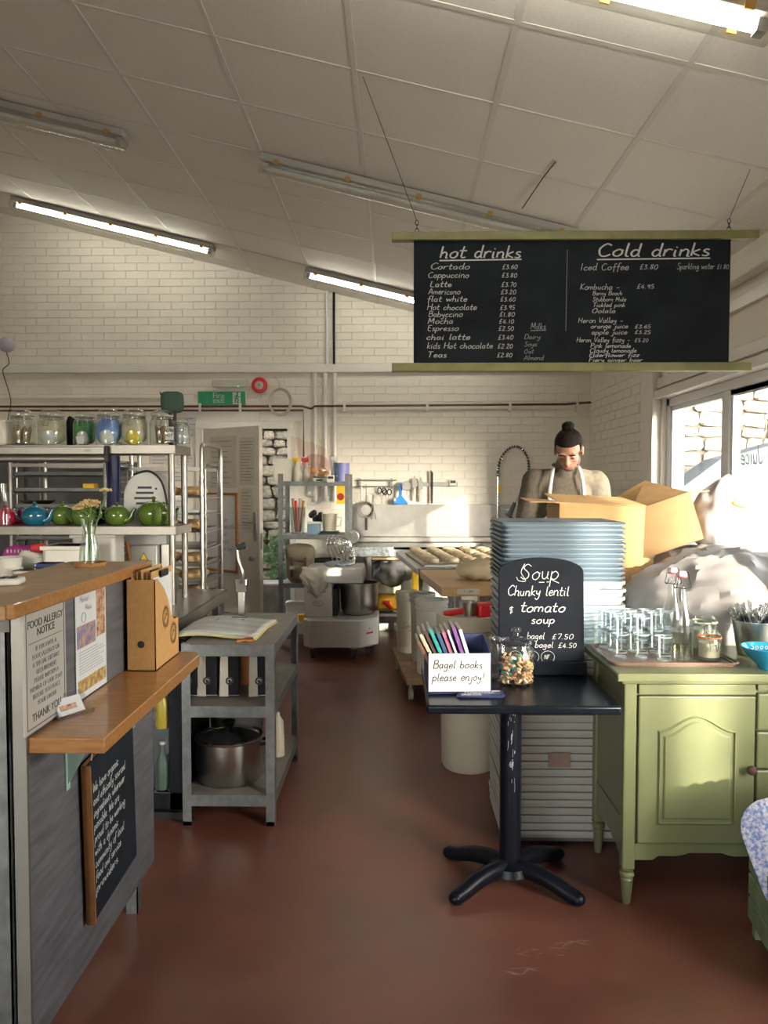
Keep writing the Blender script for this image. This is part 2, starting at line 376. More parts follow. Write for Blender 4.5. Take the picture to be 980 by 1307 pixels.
# ---- ceiling: sloping, tiles laid in a tee grid
TX, TY, X0, Y0 = .607, .585, -.18, 2.78
ce = struct(MB().prism([(XL - .3, ceil_z(XL - .3) + .05), (XR + .3, ceil_z(XR + .3) + .05), (XR + .3, ceil_z(XR + .3) + .12), (XL - .3, ceil_z(XL - .3) + .12)], YF - .2, YB + .2, 'y').build('ceiling', M_tile, smooth=0))
def tilemesh():
    mb = MB(); a, b = TX / 2 / math.cos(SL) - .004, TY / 2 - .004; e = .006
    mb.add([(-a, -b, .004), (a, -b, .004), (a, b, .004), (-a, b, .004), (-a + e, -b + e, 0), (a - e, -b + e, 0), (a - e, b - e, 0), (-a + e, b - e, 0)],
           [(0, 1, 5, 4), (1, 2, 6, 5), (2, 3, 7, 6), (3, 0, 4, 7), (4, 5, 6, 7)])
    return mb.mesh('ceiling_panel', M_tile)
tmesh = tilemesh()
nx0, nx1 = -8, 4; ny0, ny1 = -9, 9
for i in range(nx0, nx1):
    for j in range(ny0, ny1):
        cx, cyy = X0 + (i + .5) * TX, Y0 + (j + .5) * TY
        if cx - TX / 2 > XR or cx + TX / 2 < XL: continue
        o = bpy.data.objects.new('ceiling_panel', tmesh); C.objects.link(o); o.parent = ce
        o.location = (cx, cyy, ceil_z(cx) + .001 + random.uniform(0, .002)); o.rotation_euler = (random.uniform(-.002, .002), SL + random.uniform(-.002, .002), 0)
for i in range(nx0, nx1 + 1):
    x = X0 + i * TX
    if XL < x < XR:
        mb = MB(); mb.box(-.012, .012, YF, YB, -.0015, .02)
        mb.build('ceiling_tee', M_tee, ce, smooth=0, loc=(x, 0, ceil_z(x)), rot=(0, SL, 0))
for j in range(ny0, ny1 + 1):
    y = Y0 + j * TY
    if YF < y < YB:
        mb = MB(); w = .012 if (j % 2 == 0) else .007
        mb.prism([(XL, ceil_z(XL) - .001), (XR, ceil_z(XR) - .001), (XR, ceil_z(XR) + .02), (XL, ceil_z(XL) + .02)], y - w, y + w, 'y').build('ceiling_tee', M_tee, ce, smooth=0)

# ---- brick helper
def brickmesh(L=.2228, H=.0742, D=.0075, b=.003):
    mb = MB(); a, h = L / 2, H / 2
    mb.add([(-a, 0, -h), (a, 0, -h), (a, 0, h), (-a, 0, h), (-a, -D * .6, -h), (a, -D * .6, -h), (a, -D * .6, h), (-a, -D * .6, h),
            (-a + b, -D, -h + b), (a - b, -D, -h + b), (a - b, -D, h - b), (-a + b, -D, h - b)],
           [(0, 1, 5, 4), (1, 2, 6, 5), (2, 3, 7, 6), (3, 0, 4, 7), (4, 5, 9, 8), (5, 6, 10, 9), (6, 7, 11, 10), (7, 4, 8, 11), (8, 9, 10, 11)])
    return mb
bm_ = brickmesh(); bmesh_shared = bm_.mesh('brick', M_wall)
def bricks(parent, origin, ux, n, L, zlo, zhi, skip, near=300, order=None):
    """origin at start; ux along wall, n = outward normal; rows of .0765"""
    P = []
    rows = int((zhi - zlo) / .0765)
    rot = math.atan2(ux.y, ux.x)
    for r in range(rows):
        z = zlo + (r + .5) * .0765; off = .1125 if r % 2 else 0
        k = 0
        while True:
            s_ = off + k * .225 + .1125 - .1125; k += 1
            if s_ > L: break
            p = origin + ux * s_; p.z = z
            if skip(p): continue
            P.append(p.copy())
    P.sort(key=order)
    rest = MB()
    for i, p in enumerate(P):
        rx, rz = random.uniform(-.006, .006), random.uniform(-.006, .006)
        off = random.uniform(-.002, .0015)
        if i < near:
            o = bpy.data.objects.new('brick', bmesh_shared); C.objects.link(o); o.parent = parent
            o.location = p + n * off; o.rotation_euler = (rx, 0, rot + rz)
        else:
            rest.T = Matrix.Translation(p + n * off) @ Matrix.Rotation(rot + rz, 4, 'Z') @ Matrix.Rotation(rx, 4, 'X')
            rest.add(bm_.v, bm_.f)
    rest.T = None
    if rest.v:
        o = rest.build('brick_courses', M_wall, parent, smooth=0); o['kind'] = 'stuff'

DX0, DX1, DZ = -1.93, -1.08, 2.03      # doorway in the back wall
mb = MB(); mb.box(XL - .2, DX0, YB, YB + .25, 0, 4.6).box(DX1, XR + .2, YB, YB + .25, 0, 4.6).box(DX0, DX1, YB, YB + .25, DZ, 4.6)
wb = struct(mb.build('wall_back', M_wall, smooth=0))
def skb(p):
    if p.z > ceil_z(p.x) + .02: return True
    if DX0 - .2 < p.x < DX1 + .2 and p.z < DZ + .12: return True
    if 2.55 < p.z < 2.70: return True
    if -1.0 < p.x < 1.93 and p.z < .5: return True
    return p.x < XL or p.x > XR
bricks(wb, Vector((XL, YB, 0)), Vector((1, 0, 0)), Vector((0, -1, 0)), 6.7, 0.0, 4.4, skb, 300,
       lambda p: abs(p.x - .55) * 1.0 + abs(p.z - 2.0) * 1.3)
# ledge where the upper wall thickens, with its shadow line
struct(MB().box(XL, XR, YB - .05, YB + .01, 2.585, 2.665).build('trim_1', M_white, smooth=0, bev=.006))
struct(MB().box(XL, -2.2, YB - .03, YB + .01, 2.33, 2.36).build('trim_2', M_wall, smooth=0, bev=.006))

# left, front walls (front is a large shopfront opening of daylight)
struct(MB().box(XL - .2, XL, YF - .2, YB + .2, 0, 4.6).build('wall_left', M_wallr, smooth=0))
mb = MB(); mb.box(XL - .2, -4.0, YF - .2, YF, 0, 4.6).box(.2, XR + .2, YF - .2, YF, 0, 4.6).box(-4.0, .2, YF - .2, YF, 0, .8).box(-4.0, .2, YF - .2, YF, 2.5, 4.6)
struct(mb.build('wall_front', M_wallr, smooth=0))
mb = MB()
for x in (-4.0, -2.62, -1.24, .14): mb.box(x, x + .06, YF - .12, YF - .05, .8, 2.5)
mb.box(-4, .2, YF - .12, YF - .05, .8, .87).box(-4, .2, YF - .12, YF - .05, 2.43, 2.5)
w0 = struct(mb.build('window_3', M_upvc, smooth=0))
MB().box(-4, .2, YF - .09, YF - .085, .8, 2.5).build('pane', M_pane, w0, smooth=0)

# right wall with the long window
W1a, W1b, WZ0, WZ1 = 2.95, 5.62, .95, 2.1
W2a, W2b = .55, 2.35
mb = MB()
mb.box(XR, XR + .16, YF, W2a, 0, 3.0).box(XR, XR + .16, W2b, W1a, 0, 3.0).box(XR, XR + .16, W1b, YB + .1, 0, 3.0)
for a, b, zz in ((W2a, W2b, .70), (W1a, W1b, WZ0)): mb.box(XR, XR + .16, a, b, 0, zz).box(XR, XR + .16, a, b, WZ1, 3.0)
wr = struct(mb.build('wall_right', M_wallr, smooth=0))
bricks(wr, Vector((XR, YB, 0)), Vector((0, -1, 0)), Vector((-1, 0, 0)), 1.75, .9, 2.45, lambda p: p.y < 6.0, 300, lambda p: p.y)
struct(MB().box(XR - .06, XR, 5.66, 5.92, 0, 2.72).build('trim_3', M_white, smooth=0, bev=.004))       # boxed pilaster
# fascia panels over the window
mb = MB(); mb.box(XR - .03, XR, W1a - 3.6, 5.66, 2.18, 2.25).box(XR - .05, XR, -1, 5.66, 2.10, 2.16)
for y in (5.45, 4.95, 3.9, 2.9, 1.9, .9): mb.box(XR - .025, XR, y, y + .07, 2.25, 2.52)
mb.box(XR - .03, XR, -1, 5.66, 2.46, 2.53)
struct(mb.build('trim_4', M_white, smooth=0, bev=.004))
mb = MB(); mb.box(XR - .09, XR, YF, YB, 2.60, 2.70).box(XR - .05, XR, YF, YB, 2.70, 2.78)
struct(mb.build('trim_5', M_wallr, smooth=0, bev=.01))
struct(MB().box(XR - .05, XR + .16, W1a - .02, W1b + .02, WZ0 - .04, WZ0).build('trim_6', M_white, smooth=0, bev=.004))
def window(name, y0, y1, mulls, WZ0=WZ0):
    mb = MB(); x0, x1 = XR + .03, XR + .10; t = .06
    mb.box(x0, x1, y0, y0 + t, WZ0, WZ1).box(x0, x1, y1 - t, y1, WZ0, WZ1).box(x0, x1, y0, y1, WZ0, WZ0 + t).box(x0, x1, y0, y1, WZ1 - t, WZ1)
    w = struct(mb.build(name, M_upvc, smooth=0, bev=.006))
    for m_ in mulls: MB().box(x0, x1, m_ - .045, m_ + .045, WZ0 + t, WZ1 - t).build('mullion', M_upvc, w, smooth=0, bev=.006)
    e = [y0 + t - .045] + list(mulls) + [y1 - t + .045]
    for a, b in zip(e[:-1], e[1:]):
        a2, b2 = a + .045, b - .045; q = MB(); s = .035
        q.box(x0 + .01, x0 + .05, a2, a2 + s, WZ0 + t, WZ1 - t).box(x0 + .01, x0 + .05, b2 - s, b2, WZ0 + t, WZ1 - t).box(x0 + .01, x0 + .05, a2, b2, WZ0 + t, WZ0 + t + s).box(x0 + .01, x0 + .05, a2, b2, WZ1 - t - s, WZ1 - t)
        q.build('sash', M_upvc, w, smooth=0, bev=.004)
        MB().box(x0 + .025, x0 + .03, a2 + s, b2 - s, WZ0 + t + s, WZ1 - t - s).build('pane', M_pane, w, smooth=0)
    return w
win1 = window('window_1', W1a, W1b, (4.62, 3.75))
win2 = window('window_2', W2a, W2b, (1.75,), .70)
# reversed writing on the outside of the window
M_pink = mat('pink_window_marker', (.85, .62, .62), .7)
wt = thing('window_lettering', 'pinkish white reversed marker writing on the window pane', 'lettering', (XR + .068, 4.50, 1.68), R(-90))
hand('Local', .55, .1, .055, M_pink, wt, mir=-1, w=.008, y=0); hand('Apple Juice', .62, -.08, .055, M_pink, wt, mir=-1, w=.008, y=0)

# skirting of the back wall
struct(MB().box(XL, DX0 - .1, YB - .03, YB, 0, .12).build('baseboard_back', M_white, smooth=0, bev=.004))

# ---- doorway frame
mb = MB(); f = .07
mb.box(DX0 - f, DX0, YB - .04, YB + .25, 0, DZ).box(DX1, DX1 + f, YB - .04, YB + .25, 0, DZ).box(DX0 - f, DX1 + f, YB - .04, YB + .25, DZ, DZ + f)
mb.box(DX0 - .16, DX1 + .22, YB - .02, YB, DZ + f + .001, DZ + .30)
struct(mb.build('door_1', M_white, smooth=0, bev=.004))

# ================================================================ OUTSIDE
M_stone = mat('pale_rubble_stone', (.20, .175, .135), .85, var=.35, scale=6, bump=.6, bscale=20)
M_stone2 = mat('grey_rubble_stone', (.15, .135, .11), .85, var=.3, scale=6, bump=.6, bscale=20)
M_mortar = mat('dark_mortar', (.06, .052, .042), .9, var=.2, scale=30)
M_tarmac = mat('pale_concrete_yard', (.42, .40, .37), .9, var=.15, scale=40)
struct(MB().box(-30, 40, -30, 40, -.25, -.12).build('ground', M_tarmac, smooth=0))
STONES = []
for k in range(8):
    def fn(q, k=k): return q * (1 + .22 * noise.noise(q * 2.3 + Vector((k * 7, k, 0))))
    STONES.append([MB().ell((0, 0, 0), (.5, .5, .5), 9, 5, .55, fn).mesh('stone', M) for M in (M_stone, M_stone2)])
def stonewall(name, label, origin, ux, L, H, rh, rw, nmax=300):
    t = thing(name, label, 'wall', origin, math.atan2(ux.y, ux.x))
    MB().box(0, L, .06, .3, 0, H).build('mortar_core', M_mortar, t, smooth=0)
    z = 0; c = 0
    while z < H - .03:
        h = rh * random.uniform(.7, 1.35); x = 0
        while x < L:
            w = rw * random.uniform(.6, 1.5)
            if c < nmax:
                o = bpy.data.objects.new('stone', random.choice(random.choice(STONES))); C.objects.link(o); o.parent = t
                o.location = (x + w / 2, .06 + random.uniform(-.015, .02), z + h / 2); o.scale = (w * .98, .16, h * 1.0); o.rotation_euler = (0, random.uniform(-.1, .1), 0); c += 1
            x += w
        z += h
    return t
# seen through the open back door
stonewall('rubble_stone_wall', 'sunlit rubble stone wall outside the open back door', Vector((-1.75, 8.75, -.1)), Vector((1, .12, 0)), 1.15, 2.7, .12, .2)
# seen through the side window
stonewall('garden_stone_wall', 'pale coursed stone wall outside beyond the side window', Vector((2.6, 9.4, -.1)), Vector((1, .25, 0)), 2.9, 3.1, .15, .34)
a_, b_, c_ = at(866, 622, 8.5), at(915, 586, 8.5), at(1010, 560, 8.5)  # slab added as the dark slanted shadow shape outside the window
sd = MB().prism([(a_.x, -.12), (c_.x, -.12), (c_.x, c_.z), (b_.x, b_.z), (a_.x, a_.z)], 8.4, 8.9, 'y').build('shadow_slab', mat('slate_blue_shade', (.045, .06, .075), .7, var=.2, scale=5), smooth=0, bev=.01)
tag(sd, 'slate blue sloping slab standing for shade outside the side window', 'shadow shape')
M_leaf = mat('ivy_leaf', (.02, .06, .012), .6, var=.4, scale=30)
mb = MB(); cx = at(350, 760, 8.4)
for k in range(260):
    p = Vector((cx.x + random.gauss(-.03, .10), 8.62 + random.uniform(-.12, .12), -.12 + 1.0 * random.random() ** .5)); a = random.uniform(0, 6.3); s_ = random.uniform(.02, .045)
    u = Vector((math.cos(a), random.uniform(-.4, .4), math.sin(a))) * s_; v_ = Vector((-math.sin(a), random.uniform(-.4, .4), math.cos(a))) * s_ * .6
    mb.add([p - u, p - v_, p + u, p + v_], [(0, 1, 2, 3)])
tag(mb.build('ivy', M_leaf, smooth=0), 'dark green ivy growing at the foot of the rubble wall outside the door', 'ivy', kind='stuff')
tag(MB().box(-1.8, -1.0, 8.1, 8.45, -.12, .42).build('stone_block', M_stone2, smooth=0, bev=.02), 'grey stone block step outside the back door', 'stone')
# unseen blocks added to keep the sun off the room's front, one slot open
SU = Vector((.5, -.866, 0)); NU = Vector((-.866, -.5, 0)); OR = Vector((XR, 1.25, 0))
M_blocker = mat('pale_blocker', (.5, .48, .44), .8)
def block(name, label, n0, n1, s0=8, s1=12, h=6.6):
    a = [OR + NU * n0 + SU * s0, OR + NU * n1 + SU * s0, OR + NU * n1 + SU * s1, OR + NU * n0 + SU * s1]
    c = sum(a, Vector()) / 4
    o = MB().prism([(p.x - c.x, p.y - c.y) for p in a], -.12, h).build(name, M_blocker, smooth=0, loc=c)
    return tag(o, label, 'building')
block('sun_blocker', 'narrow unseen block added to shape the sun', -.45, -.04)
block('sun_blocker', 'wide unseen block added to keep the sun off the room', .09, 9)
# ================================================================ LIGHT FITTINGS
M_fit = mat('fitting_grey_plastic', (.42, .41, .38), .4, var=.06)
M_diff = glassmat('clear_diffuser', (.93, .93, .90), refl=.8)
M_clip = mat('amber_clip', (.45, .24, .05), .5)
def light(x0, x1, Y, lit, label):
    L = (x1 - x0) / math.cos(SL); xm = (x0 + x1) / 2
    t = thing('fluorescent_light', label, 'ceiling light', (xm, Y, ceil_z(xm)), rot=(0, SL, 0), group='fluorescent ceiling lights')
    h = L / 2
    MB().prism([(-.055, -.005), (.055, -.005), (.05, -.045), (-.05, -.045)], -h, h, 'x').build('housing', M_fit, t, smooth=0, bev=.004)
    poly = [(-.062, -.04)] + [(-.062 * math.cos(a), -.055 - .05 * math.sin(a)) for a in [math.pi * k / 10 for k in range(11)]] + [(.062, -.04)]
    mb = MB(); n = len(poly); v = [(-h, a, b) for a, b in poly] + [(h, a, b) for a, b in poly]
    mb.add(v, [(i, i + 1, n + i + 1, n + i) for i in range(n - 1)]); mb.add([(-h, a, b) for a, b in poly], [tuple(range(n))]); mb.add([(h, a, b) for a, b in poly], [tuple(range(n))])
    mb.build('diffuser', M_diff, t)
    MB().cyl((-h + .05, 0, -.068), (h - .05, 0, -.068), .014, n=10).build('tube', M_tube if lit else M_tubeoff, t)
    MB().box(-h + .02, -h + .05, -.02, .02, -.085, -.045).box(h - .05, h - .02, -.02, .02, -.085, -.045).build('lamp_holder', M_fit, t, smooth=0)
    for k in range(5):
        x = -h + .1 + k * (L - .2) / 4
        for sy in (-1, 1): MB().box(x - .015, x + .015, sy * .062 - .004, sy * .062 + .004, -.06, -.03).build('clip', M_clip, t, smooth=0)
    return t
light(-3.43, -1.62, 6.95, True, 'lit fluorescent ceiling light at far left above the back wall bricks')
light(-.80, 1.02, 6.95, True, 'lit fluorescent ceiling light partly hidden behind the menu board')
light(-.78, 1.06, 4.56, False, 'unlit fluorescent ceiling light just above the menu board')
light(-3.43, -1.63, 4.72, False, 'unlit fluorescent ceiling light cut off by the left picture edge')
light(-.62, 1.16, 2.42, True, 'lit fluorescent ceiling light nearest, at the top right corner')

# ================================================================ HANGING MENU BOARD
YM = 3.4
a0, a1 = at(528, 308, YM), at(932, 308, YM); b0 = at(528, 464, YM)
bw = a1.x - a0.x; zt, zb = a0.z, b0.z
mbd = thing('menu_board', 'wide black hanging menu board with olive rails listing hot and cold drinks', 'menu board', (a0.x, YM, zb))
H_ = zt - zb
MB().box(0, bw, -.004, .008, 0, H_).build('board', M_chalk, mbd, smooth=0)
r0, r1 = at(500, 305, YM).x - a0.x, at(966, 305, YM).x - a0.x
MB().box(r0, r1, -.022, .022, H_, H_ + .036).build('top_rail', M_olive, mbd, smooth=0, bev=.003)
MB().box(r0, at(957, 466, YM).x - a0.x, -.022, .022, -.036, 0).build('bottom_rail', M_olive, mbd, smooth=0, bev=.003)
def mx(px): return (px - 528) / 404 * bw
def mz(py): return zt - zb - (py - 310) / 152 * H_
TY_ = -.0055
handfit('hot drinks', mx(561), mz(331), mx(666) - mx(561), .026, M_chalkw, mbd, y=TY_, w=.0052, under=.012)
items = [('Cortado', 549, 600, 344, '$3.60'), ('Cappuccino', 546, 599, 354.5, '$3.80'), ('Latte', 549, 577, 366, '$3.70'), ('Americano', 547, 588, 375, '$3.20'),
 ('flat white', 545, 597, 384, '$3.60'), ('Hot chocolate', 545, 609, 394.5, '$3.95'), ('Babyccino', 547, 591, 403, '$1.80'), ('Mocha', 546, 579, 411.5, '$4.10'),
 ('Espresso', 545, 586, 420.5, '$2.50'), ('chai latte', 544, 601, 431.5, '$3.40'), ('kids Hot chocolate', 545, 630, 442.5, '$2.20'), ('Teas', 545, 571, 453.5, '$2.80')]
for i, (s_, p0, p1, y, pr) in enumerate(items):
    handfit(s_, mx(p0), mz(y + 1), mx(p1) - mx(p0), .0125, M_chalkw, mbd, y=TY_, w=.0024)
    q = 641 - i * .55
    handfit(pr, mx(q), mz(y + 1), mx(q + 20) - mx(q), .0125, M_chalkw, mbd, y=TY_, w=.0024)
handfit('Milks', mx(678), mz(420), mx(698) - mx(678), .014, M_chalkd, mbd, y=TY_, w=.003, under=.006)
for s_, y in (('Dairy', 432), ('Soya', 441), ('Oat', 450), ('Almond', 458)): handfit(s_, mx(670), mz(y), mx(670 + 4.2 * len(s_)) - mx(670), .010, M_chalkd, mbd, y=TY_, w=.002)
mb = MB(); mb.add([(mx(724), TY_, mz(322)), (mx(724) + .002, TY_, mz(322)), (mx(723) + .002, TY_, mz(422)), (mx(723), TY_, mz(422))], [(0, 1, 2, 3)])
mb.build('divider_line', M_chalkd, mbd, smooth=0)
handfit('Cold drinks', mx(762), mz(330), mx(906) - mx(762), .028, M_chalkw, mbd, y=TY_, w=.0055, under=.014)
for s_, p0, p1, y, h in (('Iced Coffee', 741, 803, 347, .019), ('$3.80', 816, 840, 346, .017), ('Sparkling water $1.80', 864, 930, 346, .016), ('Kombucha -', 741, 792, 371, .016), ('$4.95', 813, 836, 370, .016),
 ('Barny Booch', 757, 795, 378, .0115), ('Stubborn Mule', 757, 800, 385.5, .0115), ('Tickled pink', 757, 799, 392.5, .0115), ('Oolala', 756, 787, 400, .013), ('Heron Valley -', 739, 797, 412, .014),
 ('orange juice', 755, 803, 419, .013), ('$3.65', 811, 832, 419, .013), ('apple juice', 756, 802, 426.5, .013), ('$3.25', 811, 832, 426, .013), ('Heron Valley fizzy -', 737, 806, 436, .013), ('$5.20', 811, 829, 436, .013),
 ('Pink lemonade', 755, 807, 443, .012), ('Cloudy lemonade', 754, 814, 449, .012), ('Elderflower fizz', 753, 818, 454.5, .011), ('Fiery ginger beer', 753, 822, 460.5, .011)):
    handfit(s_, mx(p0), mz(y), mx(p1) - mx(p0), h * .78, M_chalkw, mbd, y=TY_, w=.0021)
for px_, ax_, tag_ in ((532, 463, 'left'), (930, 957, 'right')):
    hk = at(px_, 301, YM); ah = at(ax_, 107 if ax_ == 463 else 225, YM)
    lx = hk.x - a0.x; top = Vector((ah.x - a0.x, 0, ceil_z(ah.x) - zb)); z0 = H_ + .036
    ring = lambda c, r, rot: MB().tube([(c[0] + r * math.cos(t) * (0 if rot else 1), r * math.cos(t) * (1 if rot else 0), c[2] + r * 1.6 * math.sin(t)) for t in [k * math.pi / 5 for k in range(10)]], .0016, 6, True).build('chain_link', M_iron, mbd)
    ring((lx, 0, z0 + .006), .009, 0); ring((lx, 0, z0 + .026), .007, 1); ring((lx, 0, z0 + .044), .007, 0)
    pipe('hanging_wire', [(lx, 0, z0 + .052), tuple(top)], .0014, M_iron, mbd)
wp = at(672, 276, 4.2); wq = at(709, 168, 3.75); 
ca = pipe('ceiling_cable', [(wq.x, wq.y, ceil_z(wq.x) - .005), ((wp.x + wq.x) / 2 + .006, (wq.y + wp.y) / 2, ceil_z((wp.x + wq.x) / 2) - .012), (wp.x, wp.y + .15, ceil_z(wp.x) - .03)], .003, M_iron)
tag(ca, 'thin dark cable on the ceiling behind the menu board', 'cable')

# ================================================================ BACK WALL FIXTURES
def wallp(px, py, d=0.0): 
    p = at(px, py, YB - d); return p
def bigpipe(px, y0, y1, r, m, label, d=.03):
    p, q = wallp(px, y0, d), wallp(px, y1, d)
    tag(pipe('wall_pipe', [(p.x, YB - d, p.z), (p.x, YB - d, q.z)], r, m), label, 'pipe')
bigpipe(417, 371, 469, .014, M_white, 'white pipe on the upper brick wall beside the black pipe')
bigpipe(426, 373, 468, .012, M_iron, 'black vertical pipe on the upper brick wall')
bigpipe(402, 476, 640, .018, M_white, 'leftmost white vertical pipe below the wall ledge', .035)
bigpipe(415, 476, 640, .02, M_white, 'middle white vertical pipe below the wall ledge', .035)
bigpipe(427, 476, 640, .02, M_white, 'white vertical pipe below the ledge, nearest the utensil rail', .035)
zc = wallp(300, 521, .06).z
path = [(-4.5, zc + .02), (wallp(386, 520).x, zc + .02), (wallp(398, 522).x, zc - .005), (wallp(402, 519).x, zc + .02), (wallp(720, 516).x, zc + .035), (wallp(764, 513).x, zc + .06), (wallp(767, 508).x, zc + .1), (wallp(767, 478).x, wallp(767, 476).z)]
pp = thing('copper_pipework', 'brown painted copper pipe running along the back wall and up at the right', 'pipe', (0, 0, 0))
pipe('pipe', [(x, YB - .05, z) for x, z in path], .011, M_copper, pp)
pipe('pipe', [(-4.5, YB - .05, zc - .02), (wallp(388, 525).x, YB - .05, zc - .02), (wallp(388, 560).x, YB - .05, 1.75)], .010, M_copper, pp)
for px in (257, 308, 440, 545, 650, 735): 
    p = wallp(px, 520); MB().box(p.x - .012, p.x + .012, YB - .065, YB, zc - .035, zc + .05).build('pipe_clip', M_white, pp, smooth=0)

p = wallp(283, 508.5, .03)
t = thing('fire_exit_sign', 'green Fire exit sign with running man above the back door', 'sign', (p.x, YB - .03, p.z))
w, h = 60 * .00785 / 2, 17 * .00785 / 2
MB().box(-w - .012, w + .012, -.003, .012, -h - .012, h + .012).build('sign_frame', M_plwhite, t, smooth=0)
MB().box(-w, w, -.008, 0, -h, h).build('sign_panel', M_signgreen, t, smooth=0)
txt('Fire\nexit', .078, M_paper, t, (-.03, -.0095, .002), space=.62)
MB().box(.11, .19, -.0095, -.008, -h + .008, h - .008).build('door_symbol', M_paper, t, smooth=0)
mb = MB(); z = -.0105
mb.tube([(.158, z, .045), (.150, z, .01), (.135, z, -.015), (.14, z, -.045)], .007, 5).tube([(.150, z, .01), (.168, z, -.015), (.160, z, -.04), (.172, z, -.048)], .007, 5)
mb.tube([(.156, z, .03), (.135, z, .022), (.125, z, .005)], .005, 5).tube([(.156, z, .03), (.17, z, .012), (.185, z, .016)], .005, 5).ell((.162, z, .052), (.009, .003, .009), 8, 6)
mb.build('running_figure', M_signgreen, t)
p = wallp(293, 489, .04)
t = thing('emergency_light', 'white emergency light box above the fire exit sign', 'emergency light', (p.x, YB - .05, p.z))
MB().box(-.17, .17, -.02, .05, -.03, .04).build('housing', M_plwhite, t, bev=.008)
MB().box(-.165, .165, -.035, -.02, -.045, .03).build('diffuser', M_papercream, t, bev=.01)
MB().cyl((.095, -.038, -.035), (.095, -.03, -.035), .006).build('indicator', mat('green_indicator', (.05, .9, .3), emit=1.5), t)
p = wallp(331.5, 492, .03)
t = thing('alarm_bell', 'round red fire alarm bell with white centre', 'alarm', (p.x, YB, p.z), rot=(R(90), 0, 0))
MB().lathe([(0, .0), (.05, 0), (.075, .03), (.08, .05), (.07, .066), (.045, .07), (.044, .06)], 24).build('bell_rim', M_red, t)
MB().lathe([(0, .07), (.02, .072), (.045, .06)], 20).build('bell_centre', M_papercream, t)
MB().cyl((0, 0, .07), (0, 0, .078), .009).build('screw', M_inkg, t)
pipe('conduit', [(0, -.08, .015), (0, -.45, .015)], .009, M_white, t)
p = wallp(357, 513, .08); cc = []
mb = MB()
for k in range(3):
    mb.tube([(p.x + (.098 + .008 * k) * math.cos(t_) + .004 * k, YB - .07 - .012 * k, p.z + (.12 + .008 * k) * math.sin(t_)) for t_ in [q * math.pi / 14 for q in range(28)]], .006, 6, True)
mb.tube([(p.x, YB - .06, p.z + .12), (p.x - .01, YB - .05, p.z + .2), (p.x - .06, YB - .03, p.z + .26)], .004, 6)
tag(mb.build('coiled_cable', M_papercream), 'cream coiled cable hanging in a ring over the door frame', 'cable')

# ball on cord
p = at(8, 440, 6.6)
t = thing('ball_lamp', 'pale lilac round ball at the left edge with a thin wavy cord', 'ball', tuple(p))
MB().ell((0, 0, 0), (.066, .066, .066), 24, 16).build('ball', mat('lilac_ball', (.50, .47, .55), .4), t)
pipe('cord', smoothpath([(0, 0, -.066), (.02, 0, -.16), (-.035, 0, -.22), (.0, 0, -.35), (.03, 0, -.48), (.01, 0, -.6), (-.02, 0, -.75)], 5), .004, M_ink, t)

# ---- open back door leaf with papers
hx, fx = at(262, 600, 7.62).x, at(333, 600, 7.12).x
ang = math.atan2(7.12 - 7.62, fx - hx); LW = math.hypot(fx - hx, .5)
dl = thing('door_2', 'cream back door leaf standing ajar with papers pinned on it', 'door', (hx, 7.62, .02), ang)
dl['kind'] = 'structure'
MB().box(0, LW, -.022, .022, 0, 2.0).build('door_panel', mat('cream_door_paint', (.66, .63, .56), .45, var=.05), dl, smooth=0, bev=.003)
h1 = MB().box(LW - .075, LW - .035, -.034, -.022, .93, 1.2).build('handle_plate', M_steel, dl, bev=.006)
MB().tube([(LW - .055, -.03, 1.10), (LW - .055, -.06, 1.10), (LW - .19, -.06, 1.10)], .008, 8).build('handle', M_steel, h1)
MB().cyl((LW - .09, -.022, .76), (LW - .09, -.05, .76), .016).cyl((LW - .09, -.05, .76), (LW - .09, -.06, .76), .024).build('door_knob', M_steel, dl)
MB().box(LW - .001, LW + .002, -.012, .012, .85, 1.0).build('latch_plate', M_steel, dl, smooth=0)
def sheet(name, label, cat, parent_t, x0, x1, z0, z1, y, m=M_paper, lines=0, group=None):
    """a paper sheet as a thing of its own, placed in the frame of parent_t"""
    loc = parent_t.matrix_basis @ Vector(((x0 + x1) / 2, y, (z0 + z1) / 2)) if parent_t else Vector(((x0 + x1) / 2, y, (z0 + z1) / 2))
    t = thing(name, label, cat, loc, parent_t.rotation_euler[2] if parent_t else 0, group)
    w, h = (x1 - x0) / 2, (z1 - z0) / 2
    MB().box(-w, w, -.001, .001, -h, h).build('paper_sheet', m, t, smooth=0)
    if lines:
        mb = MB()
        for k in range(lines):
            zz = h * .8 - k * 1.6 * h / max(1, lines - 1) if lines > 1 else 0
            e = w * random.uniform(.2, .85); hand_mb_line(mb, -w * .85, zz, e, zz, min(.006, h / lines * .5), -.0016)
        mb.build('printed_lines', M_inkg, t, smooth=0)
    return t
sheet('paper_notice', 'wide site plan paper at the top of the back door', 'paper', dl, .10, .50, 1.42, 1.92, -.0235, M_papercream, 9)
sheet('paper_notice', 'printed notice at the top right of the back door', 'paper', dl, .54, .76, 1.45, 1.9, -.0235, M_papercream, 14)
sheet('paper_notice', 'narrow notice beside the whiteboard on the back door', 'paper', dl, .56, .72, 1.0, 1.42, -.0235, M_papercream, 12)
wbd = thing('whiteboard', 'small whiteboard with a wooden frame and blue writing on the back door', 'whiteboard', dl.matrix_basis @ Vector((.28, -.03, .98)), ang)
MB().box(-.22, .22, -.006, .006, -.36, .38).build('white_surface', M_paper, wbd, smooth=0)
mb = MB().box(-.24, .24, -.012, .008, .37, .395).box(-.24, .24, -.012, .008, -.375, -.35).box(-.24, -.215, -.012, .008, -.375, .395).box(.215, .24, -.012, .008, -.375, .395)
mb.build('wooden_frame', M_woodf, wbd, smooth=0)
M_bluem = mat('blue_marker', (.05, .08, .35), .7)
